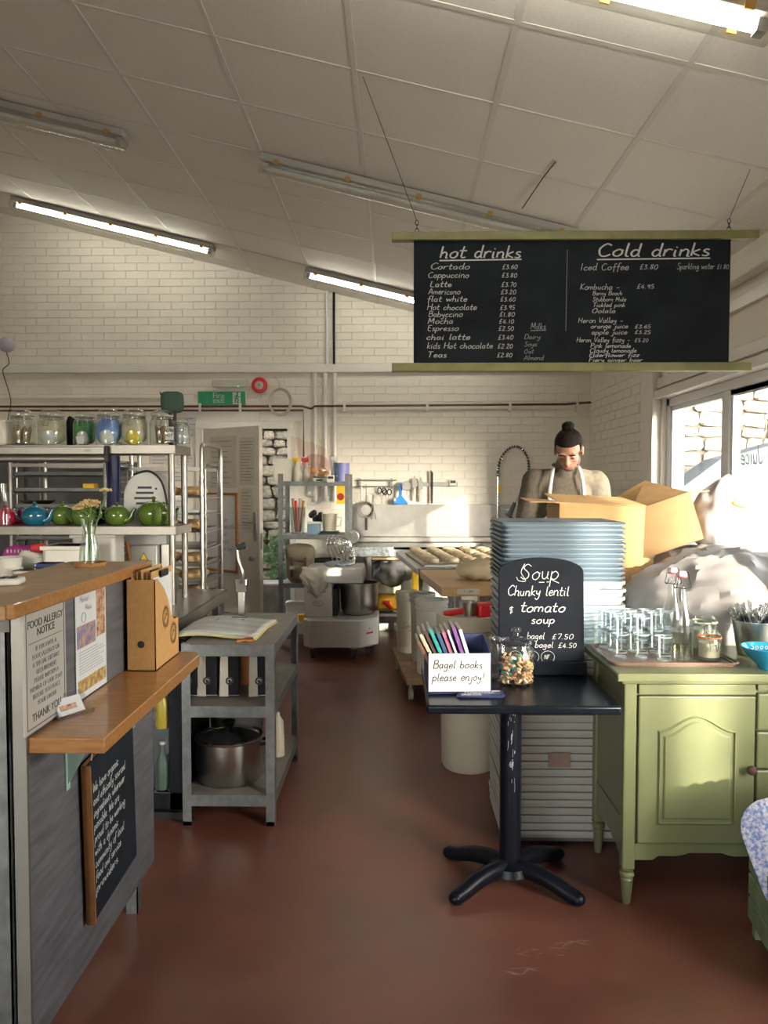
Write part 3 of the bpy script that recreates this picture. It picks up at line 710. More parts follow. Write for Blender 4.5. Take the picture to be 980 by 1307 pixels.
for k, s_ in enumerate(('flour', 'seeds 25kg', 'malt', 'yeast', 'rye bags', 'oil')): hand(s_, .0, .12 - k * .07, .022, M_bluem, wbd, y=-.0075)
tag(MB().box(-.006, .006, -.01, .01, 0, .09).build('door_hook', M_iron, smooth=0, loc=(hx - .02, 7.655, 1.5)), 'black door hook beside the hinge side of the back door', 'hook')

# papers on the wall left of the door
for i, (px, py, w, h) in enumerate(((205, 585, .2, .12), (205, 606, .2, .12), (238, 587, .17, .12), (228, 606, .15, .14), (205, 650, .2, .2), (232, 650, .12, .2), (245, 545, .1, .2))):
    p = wallp(px, py, .01)
    sheet('wall_paper', 'white printed sheet on the wall left of the back door, ' + ('upper left', 'second down on the left', 'upper right', 'second down on the right', 'lower left', 'lower right', 'highest')[i], 'paper', None, p.x - w / 2, p.x + w / 2, p.z - h / 2, p.z + h / 2, YB - .02, M_paper, 4, group='printed sheets on the wall beside the door')

# ---- magnetic strips and utensils
rail = at(480, 614, YB - .05)
x0, x1 = at(453, 614, 7.65).x, at(506, 614, 7.65).x; zr = at(480, 613, 7.65).z; zr2 = at(480, 621, 7.65).z
t = thing('utensil_rail', 'double steel utensil rail on the wall at left of the knives', 'rail', (x0, 7.65, zr))
MB().cyl((0, 0, 0), (x1 - x0, 0, 0), .007).build('bar', M_steel, t); MB().cyl((0, 0, zr2 - zr), (x1 - x0, 0, zr2 - zr), .007).build('bar', M_steel, t)
for x in (.05, x1 - x0 - .05): MB().box(x - .008, x + .008, 0, .05, zr2 - zr - .02, .02).build('bracket', M_steel, t, smooth=0)
def hook_item(name, label, cat, px, py, m, fn, group=None):
    p = at(px, py, 7.6); t = thing(name, label, cat, (p.x, 7.61, p.z), group=group); fn(t, m); return t
def f_sieve(t, m):
    MB().tube([(.078 * math.cos(a), 0, .078 * math.sin(a)) for a in [k * math.pi / 12 for k in range(24)]], .006, 6, True).build('rim', M_steelh, t)
    MB().lathe([(.078, 0), (.06, .03), (.03, .045), (0, .05)], 20).build('mesh_bowl', mat('sieve_mesh', (.24, .21, .18), .6, metal=.3), t, rot=(R(-90), 0, 0))
    MB().box(-.012, .012, -.005, .005, -.2, -.08).build('handle', M_rubber, t, bev=.004)
    MB().tube([(0, 0, .08), (.0, 0, .26)], .004, 6).build('hanging_wire', M_steel, t)
hook_item('sieve', 'round wire sieve hanging under the utensil rail', 'sieve', 467, 651, M_steel, f_sieve)
def f_tongs(t, m):
    MB().tube(smoothpath([(-.02, 0, -.16), (-.012, 0, -.05), (0, 0, .08), (.012, 0, -.05), (.024, 0, -.16)], 4), .005, 6).build('arms', m, t)
hook_item('tongs', 'steel tongs hanging beside the sieve', 'tongs', 476, 642, M_steelh, f_tongs)
def f_whisk(t, m):
    MB().cyl((0, 0, .1), (0, 0, -.02), .008).build('handle', m, t)
    mb = MB()
    for a in range(4):
        q = a * math.pi / 4
        mb.tube(smoothpath([(0, 0, -.02), (.02 * math.cos(q), .02 * math.sin(q), -.06), (0, 0, -.1), (-.02 * math.cos(q), -.02 * math.sin(q), -.06), (0, 0, -.02)], 3), .0015, 5)
    mb.build('wires', m, t)
hook_item('whisk', 'small wire whisk hanging at the left of the utensil rail', 'whisk', 461, 634, M_steelh, f_whisk)
def f_scissors(t, m):
    for s_ in (-1, 1):
        MB().tube([(s_ * .022 + .02 * math.cos(a), 0, .06 + .028 * math.sin(a)) for a in [k * math.pi / 6 for k in range(12)]], .006, 6, True).build('finger_loop', M_rubber, t)
        MB().prism([(s_ * .012, .035), (s_ * .02, .035), (-s_ * .012, -.1), (-s_ * .016, -.1)], -.002, .002, 'y').build('blade', m, t, smooth=0)
hook_item('scissors', 'black handled scissors, left pair on the utensil rail', 'scissors', 487, 634, M_steelh, f_scissors)
hook_item('scissors', 'black handled scissors, right pair beside the blue scraper', 'scissors', 494, 636, M_steelh, f_scissors)
def f_ladle(t, m):
    MB().tube([(0, 0, .1), (0, 0, -.03)], .005, 6).build('handle', m, t); MB().ell((0, -.005, -.05), (.022, .012, .028), 12, 8).build('bowl', m, t)
hook_item('spoon', 'steel spoon hanging right of the scissors', 'spoon', 503, 632, M_steelh, f_ladle)
def f_scraper(t, m):
    MB().prism([(-.013, .12), (.013, .12), (.015, .0), (.075, -.07), (.072, -.085), (-.072, -.085), (-.075, -.07), (-.015, 0)], -.008, .008, 'y').build('scraper_body', m, t, bev=.004)
hook_item('floor_scraper', 'bright blue triangular plastic scraper on the wall', 'scraper', 511, 633, M_blue, f_scraper)
def f_pan(t, m):
    MB().lathe([(0, 0), (.045, 0), (.048, .03), (.045, .03), (.042, .005), (0, .005)], 20).build('cup', m, t, rot=(R(90), 0, 0)); MB().box(-.006, .006, -.004, .004, -.1, -.045).build('handle', m, t)
hook_item('measuring_cup', 'small round steel cup hanging right of the blue scraper', 'cup', 519, 620, M_steelh, f_pan)
x0, x1 = at(524, 618, 7.65).x, at(584, 614, 7.65).x; z = at(550, 618, 7.65).z
tag(MB().box(0, x1 - x0, 0, .02, -.02, .02).build('magnetic_knife_strip', mat('grey_strip', (.35, .34, .32), .4, metal=.5), bev=.003, loc=(x0, 7.655, z)), 'magnetic steel strip holding the kitchen knives', 'knife strip')
def knife(px, py, L, label, handle=True, w=.022):
    p = at(px, py, 7.62); t = thing('kitchen_knife', label, 'knife', (p.x, 7.645, p.z), rot=(0, R(random.uniform(-3, 3)), 0))
    MB().prism([(-w, 0), (w, 0), (w * .9, L * .6), (w * .1, L), (-w * .2, L * .95), (-w, L * .5)], -.002, .002, 'y').build('blade', M_steelh, t, smooth=0)
    MB().box(-w * .5, w * .5, -.01, .01, -.13, 0).build('handle', M_papercream if handle else M_rubber, t, bev=.004)
knife(529, 622, .12, 'white handled knife, left one on the magnetic strip')
knife(537, 624, .12, 'white handled knife, second on the magnetic strip')
p = at(551, 640, 7.62)
t = thing('knife_steel', 'long dark bread knife at the right of the magnetic strip', 'knife', (p.x, 7.645, p.z))
MB().prism([(-.012, 0), (.012, 0), (.013, .28), (-.008, .31), (-.013, .3)], -.003, .003, 'y').build('blade', M_dark, t, smooth=0); MB().box(-.011, .011, -.008, .008, -.02, .12).build('handle', M_rubber, t, bev=.003)
p = at(578, 616, 7.64)
t = thing('wall_thermometer', 'small white digital display at the end of the knife strip', 'thermometer', (p.x, 7.645, p.z))
MB().box(-.035, .035, -.012, .01, -.03, .03).build('case', M_plwhite, t, bev=.004); MB().box(-.025, .025, -.0135, -.012, -.005, .02).build('display', M_ink, t, smooth=0)

# ================================================================ SINK BENCH
sx0, sx1 = at(446, 690, 7.05).x, 1.85
t = thing('sink_bench', 'long stainless steel double sink bench with tall splashback', 'sink', (0, 0, 0))
ST, SB = .9, 1.275
mb = MB()
b1 = (.35, .85); b2 = (.95, 1.45)   # basins in x
ys0, ys1 = 7.05, 7.66
for a, b in ((sx0, b1[0]), (b1[1], b2[0]), (b2[1], sx1)): mb.box(a, b, ys0, ys1, ST - .025, ST)
for a, b in (b1, b2): mb.box(a, b, ys0, 7.13, ST - .025, ST).box(a, b, 7.55, ys1, ST - .025, ST)
mb.box(sx0, sx1, ys0, ys0 + .02, ST - .09, ST)
mb.build('worktop', M_steelh, t, smooth=0, bev=.003)
for a, b in (b1, b2):
    q = MB().box(a, a + .01, 7.13, 7.55, .62, ST).box(b - .01, b, 7.13, 7.55, .62, ST).box(a, b, 7.13, 7.14, .62, ST).box(a, b, 7.54, 7.55, .62, ST).box(a, b, 7.13, 7.55, .62, .63)
    q.build('basin', M_steel, t, smooth=0)
MB().box(sx0, sx1, 7.645, 7.665, ST, SB).build('splashback', M_steelh, t, smooth=0, bev=.004)
MB().box(sx0, sx1, 7.58, 7.65, ST, ST + .06).build('splashback_foot', M_steelh, t, smooth=0, bev=.01)
MB().box(sx0, -.02, 7.038, 7.05, ST - .085, ST).build('tread_plate_edge', mat('tread_plate', (.5, .52, .53), .4, metal=.8, var=.35, scale=30, bump=.6, bscale=45), t, smooth=0)
for x in (sx0 + .18, .3, .9, sx1 - .05):
    for y in (7.1, 7.6): MB().box(x - .02, x + .02, y - .02, y + .02, 0, ST - .03).build('leg', M_steel, t, smooth=0, bev=.003)
MB().box(sx0 + .1, sx1, 7.07, 7.63, .25, .28).build('under_shelf', M_steel, t, smooth=0, bev=.003)
MB().box(sx0 + .15, 1.0, 7.09, 7.11, .78, .85).build('wooden_rail', M_wood, t, smooth=0)
# pre-rinse spray tap
p = at(636, 645, 7.5); bx = p.x
t = thing('spray_tap', 'tall pre-rinse spray tap with a coiled spring arch over the sink', 'tap', (bx, 7.56, ST + .0))
MB().cyl((0, 0, 0), (0, 0, .68), .014).cyl((0, 0, 0), (0, 0, .03), .035).build('riser', M_chrome, t)
e1 = at(650, 646, 7.5); L = e1.x - bx
top = at(655, 575, 7.5).z - ST; 
arch = smoothpath([(0, 0, .66), (.0, -.02, .72), (.03, -.04, .84), (.11, -.07, .93), (.20, -.09, .93), (.27, -.1, .84), (.285, -.11, .72), (.26, -.12, .62)], 8)
sp = []; N = 420
for k in range(N):
    u = k / (N - 1) * (len(arch) - 1); i = min(int(u), len(arch) - 2); q = arch[i].lerp(arch[i + 1], u - i)
    tt = (arch[i + 1] - arch[i]).normalized(); a = tt.cross(Vector((0, 1, 0))).normalized(); b = tt.cross(a); w = k / N * 2 * math.pi * 30
    sp.append(q + (a * math.cos(w) + b * math.sin(w)) * .019)
MB().tube(sp, .006, 5).build('spring', M_chrome, t)
MB().tube(arch, .009, 6).build('hose', M_rubber, t)
MB().tube([(.26, -.12, .62), (.18, -.12, .45), (.13, -.12, .34)], .008, 8).build('hose_end', M_chrome, t)
MB().cyl((.15, -.12, .40), (.10, -.12, .28), .018, .026).cyl((.10, -.12, .28), (.085, -.12, .26), .04, .04).build('spray_head', mat('dark_grip', (.08, .08, .09), .4), t)
MB().tube([(0, 0, .36), (.06, -.05, .33), (.10, -.1, .33)], .005, 6).build('hook_arm', M_chrome, t)
MB().box(.0, .03, -.03, -.01, .5, .57).build('tag', M_yellow, t, smooth=0)

# under the sink: jerrycans, cloth, canister
def jerry(px, py0, py1, w, label, m, liquid, Y=7.2):
    p = at(px, py1, Y); h = (py1 - py0) * Y / FPX
    t = thing('jerrycan', label, 'jerrycan', (p.x, Y, .281))
    MB().box(-w / 2, w / 2, -.11, .11, 0, h).build('body', m, t, bev=.035, segs=3)
    MB().box(-w / 2 + .02, w / 2 - .02, -.112, .09, .02, h * .5).build('liquid', liquid, t, bev=.03)
    return t, h
M_oil = mat('yellow_oil', (.85, .45, .03), .3, sss=.2); M_milky = glassmat('milky_jerrycan_plastic', (.9, .88, .8), refl=.5, rough=.3)
t, h = jerry(496, 738, 782, .27, 'translucent jerrycan of yellow oil with a red tap under the sink', M_milky, M_oil)
MB().cyl((-.02, -.12, .1), (.03, -.15, .05), .018).box(-.05, .01, -.14, -.12, .09, .12).build('tap', M_red, t)
MB().tube([(-.06, 0, h - .02), (-.05, 0, h + .04), (.05, 0, h + .04), (.06, 0, h - .02)], .014, 8).build('handle', M_plwhite, t)
p = at(502, 724, 7.15)
def fn(q): return q * (1 + .3 * noise.noise(q * 14)) 
bag = MB().ell((0, 0, 0), (.19, .13, .13), 40, 24, 1, fn).build('crumpled_bag', mat('black_white_plastic', (.015, .015, .018), .3, col2=(.55, .53, .52), scale=6, detail=1), loc=(p.x, 7.2, .66))
tag(bag, 'crumpled black and white plastic bag on top of the jerrycan under the sink', 'bag')
p = at(529, 745, 7.2); tag(MB().box(-.03, .03, -.08, .08, 0, .42).build('yellow_canister', M_yellow, bev=.01, loc=(p.x, 7.0, .281)), 'tall yellow canister under the sink beside the bench', 'canister')
p = at(516, 745, 7.2); tag(MB().box(-.05, .05, -.1, .1, 0, .5).build('chopping_board', M_plwhite, bev=.01, loc=(p.x, 7.25, .281), rot=(0, R(5), 0)), 'white plastic board standing under the sink', 'board')
# ================================================================ BACK GALVANISED SHELF UNIT
def X_(px, Y): return at(px, 640, Y).x
def Z_(py, Y): return at(505, py, Y).z
SY0, SY1 = 6.95, 7.4
bx0, bx1 = X_(358, SY0), X_(443, SY0)
t = thing('shelf_unit', 'grey steel shelf unit against the back wall behind the dough mixer', 'shelves', (bx0, SY0, 0))
w = bx1 - bx0; bl = [Z_(616, SY0), Z_(684, SY0), Z_(746, SY0), .1]
for x in (0, w):
    for y in (0, SY1 - SY0): MB().box(x - .02, x + .02, y - .02, y + .02, 0, bl[0] + .08).build('post', M_galvd, t, smooth=0)
for z in bl:
    s_ = MB().box(0, w, 0, SY1 - SY0, z - .008, z + .004).build('shelf', M_shelfb, t, smooth=0)
    MB().box(-.01, w + .01, -.024, -.012, z - .03, z + .012).build('shelf_beam', M_galvd, s_, smooth=0)
def on(px, py, Y, z): p = at(px, py, Y); return (p.x, Y, z)
def spray(px, z, Y, label, body, top, h=.2):
    t = thing('spray_bottle', label, 'bottle', (X_(px, Y), Y, z))
    MB().lathe([(0, 0), (.035, 0), (.037, .02), (.036, h * .6), (.02, h * .85), (.014, h)], 16).build('body', body, t)
    MB().box(-.045, .02, -.012, .012, h, h + .035).cyl((.0, 0, h - .01), (0, 0, h + .01), .016).build('spray_head', top, t, bev=.004)
    MB().tube([(-.02, 0, h + .01), (-.035, 0, h - .03)], .004, 5).build('trigger', top, t)
    return t
z = bl[0] + .005
spray(379, z, 7.1, 'white spray bottle with a yellow head on the back shelf', M_papercream, M_yellow, .19)
spray(391, z, 7.15, 'white spray bottle with a red head on the back shelf', M_papercream, M_red, .19)
spray(428, z, 7.05, 'pale blue spray bottle on the back shelf beside the lilac tub', glassmat('pale_blue_plastic', (.7, .85, .88), rough=.2), M_plwhite, .2)
tag(MB().box(-.09, .09, -.1, .1, 0, .22).build('storage_box', M_plwhite, bev=.01, loc=(X_(362, 7.15), 7.2, z)), 'pale square box at the left end of the back shelf top', 'box')
t = thing('lilac_tub', 'lilac blue tub at the right end of the back shelf top', 'tub', (X_(436, 7.2), 7.2, z))
MB().lathe([(0, 0), (.07, 0), (.075, .18), (.07, .18), (.066, .01), (0, .01)], 20).build('tub', mat('lilac_plastic', (.22, .23, .55), .4), t)
def fnb(q): return q * (1 + .18 * noise.noise(q * 9))
t = thing('pastry_bag', 'clear pink plastic bag of pastries on the back shelf top', 'bag', (X_(404, 7.15), 7.2, z + .13))
MB().ell((0, 0, 0), (.15, .11, .13), 28, 18, 1, fnb).build('plastic_bag', glassmat('pink_film', (.90, .80, .78), rough=.15), t)
mb = MB()
for k in range(7): mb.ell((random.uniform(-.09, .09), random.uniform(-.04, .04), random.uniform(-.1, .0)), (.04, .03, .022), 10, 6)
mb.build('pastries', mat('golden_pastry', (.62, .36, .13), .7), t)
tag(MB().grid(lambda u, v: (-.22 + .34 * u, -.02 + .03 * noise.noise(Vector((u * 5, v * 5, 0))), .20 * v + .12 * (1 - u) * v + .02 * noise.noise(Vector((u * 6, v * 6, 3)))), 14, 10).build('pink_film_sheet', glassmat('pink_film', (.9, .8, .78)), loc=(X_(400, 7.2), 7.3, z + .12)), 'sheet of pink plastic film standing up behind the pastry bag', 'plastic film')
t = thing('kitchen_scale', 'small white kitchen scale on the back shelf top', 'scale', (X_(408, 7.0), 7.02, z))
MB().box(-.06, .06, -.05, .1, 0, .035).build('base', M_plwhite, t, bev=.006); MB().box(-.055, .055, -.045, .1, .04, .055).build('pan', M_galvd, t, bev=.004); MB().box(-.03, .03, -.052, -.05, .01, .025).build('display', M_ink, t, smooth=0)
p = at(422, 611, 6.92)
t = thing('kitchen_timer', 'small white digital timer clipped to the shelf edge', 'timer', (p.x, 6.915, p.z))
MB().box(-.035, .035, -.012, .0, -.035, .03).build('case', M_plwhite, t, bev=.006); MB().box(-.025, .025, -.0135, -.012, 0, .02).build('display', M_ink, t, smooth=0)
# second shelf
z = bl[1] + .005
M_milk = glassmat('milky_clear_plastic', (.82, .85, .86), refl=.7, rough=.2)
t = thing('utensil_container', 'tall clear container of red and wooden handled tools on the back shelf', 'container', (X_(380, 7.1), 7.1, z))
MB().lathe([(0, 0), (.075, 0), (.095, .25), (.088, .25), (.07, .01), (0, .01)], 4).build('container', M_milk, t, rot=(0, 0, R(45)))
for k, (dx, c) in enumerate(((-.05, M_woodf), (-.02, M_red), (.02, M_steel), (.05, M_woodf), (.03, M_wood))):
    MB().cyl((dx * .3, 0, .02), (dx, .02, .33 - .02 * (k % 2)), .014).build('tool_handle', c, t)
t = thing('blue_tub', 'small blue plastic tub in the middle of the back shelf', 'tub', (X_(400, 7.05), 7.08, z)); MB().box(-.055, .055, -.06, .06, 0, .1).build('tub', mat('dusty_blue', (.16, .26, .36), .5), t, bev=.008); MB().box(-.06, .06, -.065, .065, .1, .115).build('lid', M_plwhite, t, bev=.004)
t = thing('measuring_jug', 'cream translucent measuring jug on the back shelf', 'jug', (X_(420, 7.05), 7.1, z + .03)); MB().lathe([(0, 0), (.06, 0), (.075, .16), (.07, .16), (.056, .01), (0, .01)], 20).build('jug', M_plcream, t); MB().tube([(.06, 0, .13), (.11, 0, .12), (.1, 0, .05), (.06, 0, .04)], .007, 6).build('handle', M_plcream, t)
tag(MB().box(-.08, .08, -.1, .1, 0, .028).build('black_tray', M_rubber, bev=.006, loc=(X_(420, 7.05), 7.1, z)), 'flat black tray under the measuring jug', 'tray')
mb = MB()
for k in range(7): mb.ell((random.uniform(-.05, .05), random.uniform(-.03, .03), random.uniform(0, .12)), (.028, .025, .03), 8, 6)
tag(mb.build('black_whisk_heads', M_rubber, loc=(X_(403, 7.2), 7.25, z + .08)), 'pile of small black mixer fittings behind the blue tub', 'fittings')
p = at(402, 625, 7.6)
t = thing('wall_sockets', 'grey double switch sockets on the wall behind the back shelf', 'socket', (p.x, 7.68, p.z)); MB().box(-.09, .02, -.02, .0, -.07, .05).box(.05, .14, -.02, 0, -.07, .05).build('socket_plates', mat('grey_plastic', (.35, .36, .37), .5), t, bev=.004)
MB().box(-.075, -.045, -.026, -.02, -.05, -.02).box(-.025, .005, -.026, -.02, -.05, -.02).build('switches', M_plwhite, t, smooth=0)
pipe('power_cable', smoothpath([(-.03, -.01, -.07), (-.05, -.02, -.15), (.03, -.02, -.14), (.09, -.01, -.07)], 5), .005, M_papercream, t)
p = at(432, 632, 7.1)
t = thing('warning_card', 'bright yellow card with a red disc behind the jug', 'sign', (p.x, 7.36, p.z)); MB().box(-.04, .04, -.003, .003, -.09, .09).build('card', M_yellow, t, smooth=0); MB().cyl((0, -.006, -.02), (0, -.003, -.02), .035).build('red_disc', mat('dark_red_print', (.35, .02, .02)), t)
# third shelf : backpack, pan
z = bl[2] + .005
M_canvas = mat('beige_canvas', (.30, .245, .175), .9, var=.12, scale=12, bump=.3)
t = thing('backpack', 'beige canvas backpack with brown leather straps on the back shelf', 'backpack', (X_(383, 7.1), 7.12, z))
def fnp(q): return Vector((q.x, q.y, q.z)) * (1 + .10 * noise.noise(q * 9))
MB().ell((0, 0, .16), (.135, .11, .17), 26, 18, .6, fnp).build('bag_body', M_canvas, t)
MB().ell((0, -.03, .27), (.14, .12, .085), 26, 14, .6, fnp).build('flap', M_canvas, t); MB().ell((0, -.1, .10), (.1, .05, .075), 18, 12, .5, fnp).build('front_pocket', M_canvas, t)
M_lea = mat('brown_leather', (.10, .05, .03), .5)
for x in (-.06, .06): MB().box(x - .012, x + .012, -.165, -.15, .06, .24).build('strap', M_lea, t, bev=.003); MB().box(x - .018, x + .018, -.17, -.16, .13, .16).build('buckle', M_steel, t, smooth=0)
t = thing('black_pot', 'large round black pot on the back shelf beside the backpack', 'pot', (X_(415, 7.2), 7.24, z)); MB().lathe([(0, 0), (.12, 0), (.14, .04), (.14, .2), (.13, .2), (.12, .02), (0, .02)], 24).build('pot_body', M_rubber, t); MB().box(.13, .26, -.015, .015, .15, .17).build('handle', M_rubber, t, bev=.004)
z = .106
for (px, py0, h, w, d, lab, m) in ((379, 0, .26, .22, .2, 'tall white tub on the lowest back shelf', M_plwhite), (376, 0, .12, .26, .25, 'wide white crate at the front of the lowest back shelf', M_plwhite)):
    Y = 7.22 if h > .2 else 7.08
    t = thing('storage_tub', lab, 'tub', (X_(px, Y), Y + (.05 if h > .2 else -.06), z)); MB().box(-w / 2, w / 2, -d / 2 * .5, d / 2 * .5, 0, h).build('tub', m, t, bev=.012); MB().box(-w / 2 - .008, w / 2 + .008, -d / 4 - .008, d / 4 + .008, h - .03, h - .008).build('rim', m, t, bev=.004)
tag(MB().cyl((0, 0, 0), (0, 0, .06), .04).build('yellow_lid_pot', M_yellow, bev=.004, loc=(X_(385, 7.0), 7.0, z + .12)), 'small yellow pot on the white crate behind the mixer', 'pot')
tag(MB().cyl((0, -.1, 0), (0, .02, 0), .07, n=24).build('steel_bowl', M_steel, bev=.008, loc=(X_(449, 7.3), 7.45, .972)), 'round steel bowl leaning at the left end of the sink', 'bowl')

# ================================================================ SPIRAL DOUGH MIXER
MY = 6.55; k_ = MY / FPX
mxx = X_(388, MY)
M_enam = mat('white_enamel', (.64, .62, .585), .38, var=.03)
t = thing('dough_mixer', 'white floor-standing spiral dough mixer with steel bowl and wire guard', 'mixer', (mxx, MY, 0))
def lx(px): return (px - 388) * k_
def lz(py): return Z_(py, MY)
zb0, zb1 = lz(823), lz(788)
MB().prism([(0, -.08), (0, .36), (lx(483), .36), (lx(483), .02), (lx(462), -.14), (.06, -.14)], zb0, zb1, 'z').build('base', M_enam, t, bev=.012)
MB().prism([(0, -.02), (0, .35), (lx(424), .35), (lx(424), -.02)], zb1, lz(738), 'z').build('column', M_enam, t, bev=.012)
MB().prism([(-.0, lz(742)), (0, lz(728)), (.04, lz(724)), (lx(462), lz(724)), (lx(464), lz(728)), (lx(464), lz(744)), (.0, lz(744))], -.05, .35, 'y').build('head', M_enam, t, bev=.01)
MB().box(lx(423), lx(430), -.0, .33, lz(786), lz(752)).build('front_cover', M_rubber, t, bev=.004)
br = (lx(482) - lx(432)) / 2; bc = (lx(482) + lx(432)) / 2
bo = MB().lathe([(0, 0), (br * .8, 0), (br * .97, .04), (br, .1), (br, lz(748) - lz(787)), (br + .012, lz(748) - lz(787)), (br + .012, lz(748) - lz(787) + .012), (br - .01, lz(748) - lz(787) + .008), (br - .012, .05), (0, .04)], 32, (bc, .2, lz(787))).build('bowl', M_steelh, t)
MB().cyl((bc, .2, zb1), (bc, .2, lz(786)), br * .5, n=24).build('bowl_ring', M_galvd, t)
MB().cyl((bc - .05, .2, lz(744)), (bc - .05, .2, lz(775)), .02).build('dough_arm', M_steelh, t)
# wire guard, tipped up
gp = MB(); gc = Vector((lx(432), .18, lz(708))); tilt = Matrix.Rotation(R(58), 3, 'Y') @ Matrix.Rotation(R(25), 3, 'X')
for r_, zz in ((.17, 0), (.155, .03), (.135, .055), (.11, .075), (.08, .09), (.045, .1)):
    gp.tube([gc + tilt @ Vector((r_ * math.cos(a), r_ * math.sin(a), zz)) for a in [q * math.pi / 12 for q in range(24)]], .0045, 6, True)
for a in range(0, 8):
    q = a * math.pi / 4
    gp.tube([gc + tilt @ Vector((r_ * math.cos(q), r_ * math.sin(q), zz)) for r_, zz in ((.17, 0), (.135, .055), (.08, .09), (0, .105))], .004, 6)
gp.build('bowl_guard', M_chrome, t)
for (x, y) in ((.08, -.06), (lx(470), .02), (lx(452), -.09), (.1, .34), (lx(470), .36)):
    c = MB().cyl((x, y, .072), (x, y, zb0), .014).box(x - .03, x + .03, y - .03, y + .03, zb0 - .012, zb0).build('caster', M_steel, t)
    MB().cyl((x - .016, y, .04), (x + .016, y, .04), .04, n=16).box(x - .022, x - .018, y - .02, y + .02, .03, .09).box(x + .018, x + .022, y - .02, y + .02, .03, .09).build('wheel', M_rubber, c)
mb = MB(); zq = lz(770)   # oval badge outline and wave bands
mb.tube([(lx(406) + .045 * math.cos(a), -.021, zq + .022 * math.sin(a)) for a in [q * math.pi / 10 for q in range(20)]], .002, 4, True)
for kk in range(9): mb.box(.03 + kk * .018, .036 + kk * .018, -.0215, -.02, lz(757) + .004, lz(757) + .02)
mb.build('badge', M_ink, t); hand('mac', lx(401), zq - .006, .014, M_ink, t, y=-.022)
mb = MB().box(lx(470), lx(472), -.0, .001, lz(806), lz(799)); s_ = mb
cz = lz(804); e = Vector((lx(473), -.062, cz))
n_ = Vector((.16, -.145, 0)).normalized(); dirx = Vector((lx(483) - lx(462), .16, 0)).normalized(); base_ = Vector((lx(462), -.14, 0))
q = lambda s, z_: base_ + dirx * s + Vector((dirx.y, -dirx.x, 0)) * .003 + Vector((0, 0, z_))
mb = MB(); mb.add([q(.06, cz - .02), q(.14, cz - .02), q(.14, cz + .0), q(.12, cz - .005), q(.08, cz - .005), q(.06, cz - .003)], [(0, 1, 2, 3, 4, 5)]); mb.add([q(.09, cz + .02), q(.105, cz + .02), q(.105, cz + .03), q(.09, cz + .03)], [(0, 1, 2, 3)])
mb.build('red_logo', M_red, t, smooth=0)
tow = MB().grid(lambda u, v: (-.02 + .22 * u + .01 * math.sin(v * 9), -.07 - .02 * math.sin(v * 3) + .012 * noise.noise(Vector((u * 5, v * 6, 1))), lz(727) + .02 - (.05 + .2 * (1 - abs(u - .6))) * v + .01 * math.sin(u * 9)), 18, 14).build('tea_towel', mat('cream_towel', (.46, .42, .35), .9, bump=.2), t and None, solid=.008)
tow.location = (mxx, MY, 0); tag(tow, 'cream tea towel draped over the head of the dough mixer', 'towel')
clo = MB().ell((0, 0, 0), (.14, .12, .02), 30, 10, 1, lambda q: Vector((q.x, q.y, q.z + .018 * noise.noise(q * 22)))).build('blue_cloth', mat('lilac_green_cloth', (.35, .36, .62), .8, col2=(.5, .6, .42), scale=10), loc=(mxx + lx(432), MY + .15, lz(722)))
tag(clo, 'crumpled lilac cloth lying on top of the dough mixer', 'cloth')

# ================================================================ PREP TABLES (turned slightly)
RB = R(6.4)
A_ = Vector((.0, 6.6, 0)); 
def bench(name, label, c0, depth, width, top_m, ztop, th, leg_m, xi=.2):
    t = thing(name, label, 'table', (c0.x, c0.y, 0), RB)      # origin far-left corner; local -y runs towards the camera
    MB().box(0, width, -depth, 0, ztop - th, ztop).build('tabletop', top_m, t, smooth=0, bev=.004)
    for x in (.05 + xi, width - .05):
        for y in (-.06, -depth + .06): MB().box(x - .022, x + .022, y - .022, y + .022, 0, ztop - th).build('leg', leg_m, t, smooth=0, bev=.002)
    MB().box(.03 + xi, width - .03, -depth + .04, -.04, .28, .30).build('under_shelf', leg_m, t, smooth=0)
    return t
bA = bench('steel_prep_table', 'steel prep table in front of the sink holding the tray of dough rolls', A_, 1.30, .78, M_steel, .9, .04, M_steel)
bBo = Vector((.165, 5.22, 0))
bB = bench('wooden_prep_table', 'thick pale wooden prep table holding a sack of dough', bBo, .86, .52, M_wood, .9, .055, M_steel)
MB().box(.09, .22, -.866, -.862, .858, .888).build('edge_label', M_papercream, bB, smooth=0)
txt('F 1 1889', .016, M_ink, bB, (.155, -.868, .873))
# board and dough rolls on it
def toA(x, y, z): return A_ + Matrix.Rotation(RB, 3, 'Z') @ Vector((x, y, 0)) + Vector((0, 0, z))
M_dough = mat('raw_dough', (.56, .44, .28), .6, var=.08, scale=20, sss=.1)
pt = thing('proving_board', 'wide floured board under the rows of dough rolls', 'board', toA(.0, 0, .901), RB)
MB().box(.06, .76, -1.25, -.18, 0, .018).build('board_panel', mat('floured_board', (.6, .56, .5), .8), pt, smooth=0, bev=.004)
MB().box(.06, .76, -1.25, -1.235, .018, .03).build('lip', M_steel, pt, smooth=0)
rollm = MB().lathe([(0, 0), (.04, 0), (.052, .012), (.050, .028), (.034, .038), (.015, .034), (.0, .030)], 14).mesh('bagel_dough', M_dough)
me0 = rollm; me0.shade_smooth()
for i in range(8):
    for j in range(5):
        o = bpy.data.objects.new('dough_roll', rollm); C.objects.link(o)
        o.location = toA(.13 + j * .138 + random.uniform(-.006, .006), -.27 - i * .130 + random.uniform(-.006, .006), .920); o.rotation_euler = (0, 0, random.uniform(0, 6)); s_ = random.uniform(.92, 1.02); o.scale = (s_, s_ * .9, s_ * 1.15)
        tag(o, 'raw bagel dough, ' + ordn(7 - i) + ' row from the front, ' + ordn(j) + ' from the left', 'dough', 'dough rolls on the proving board')
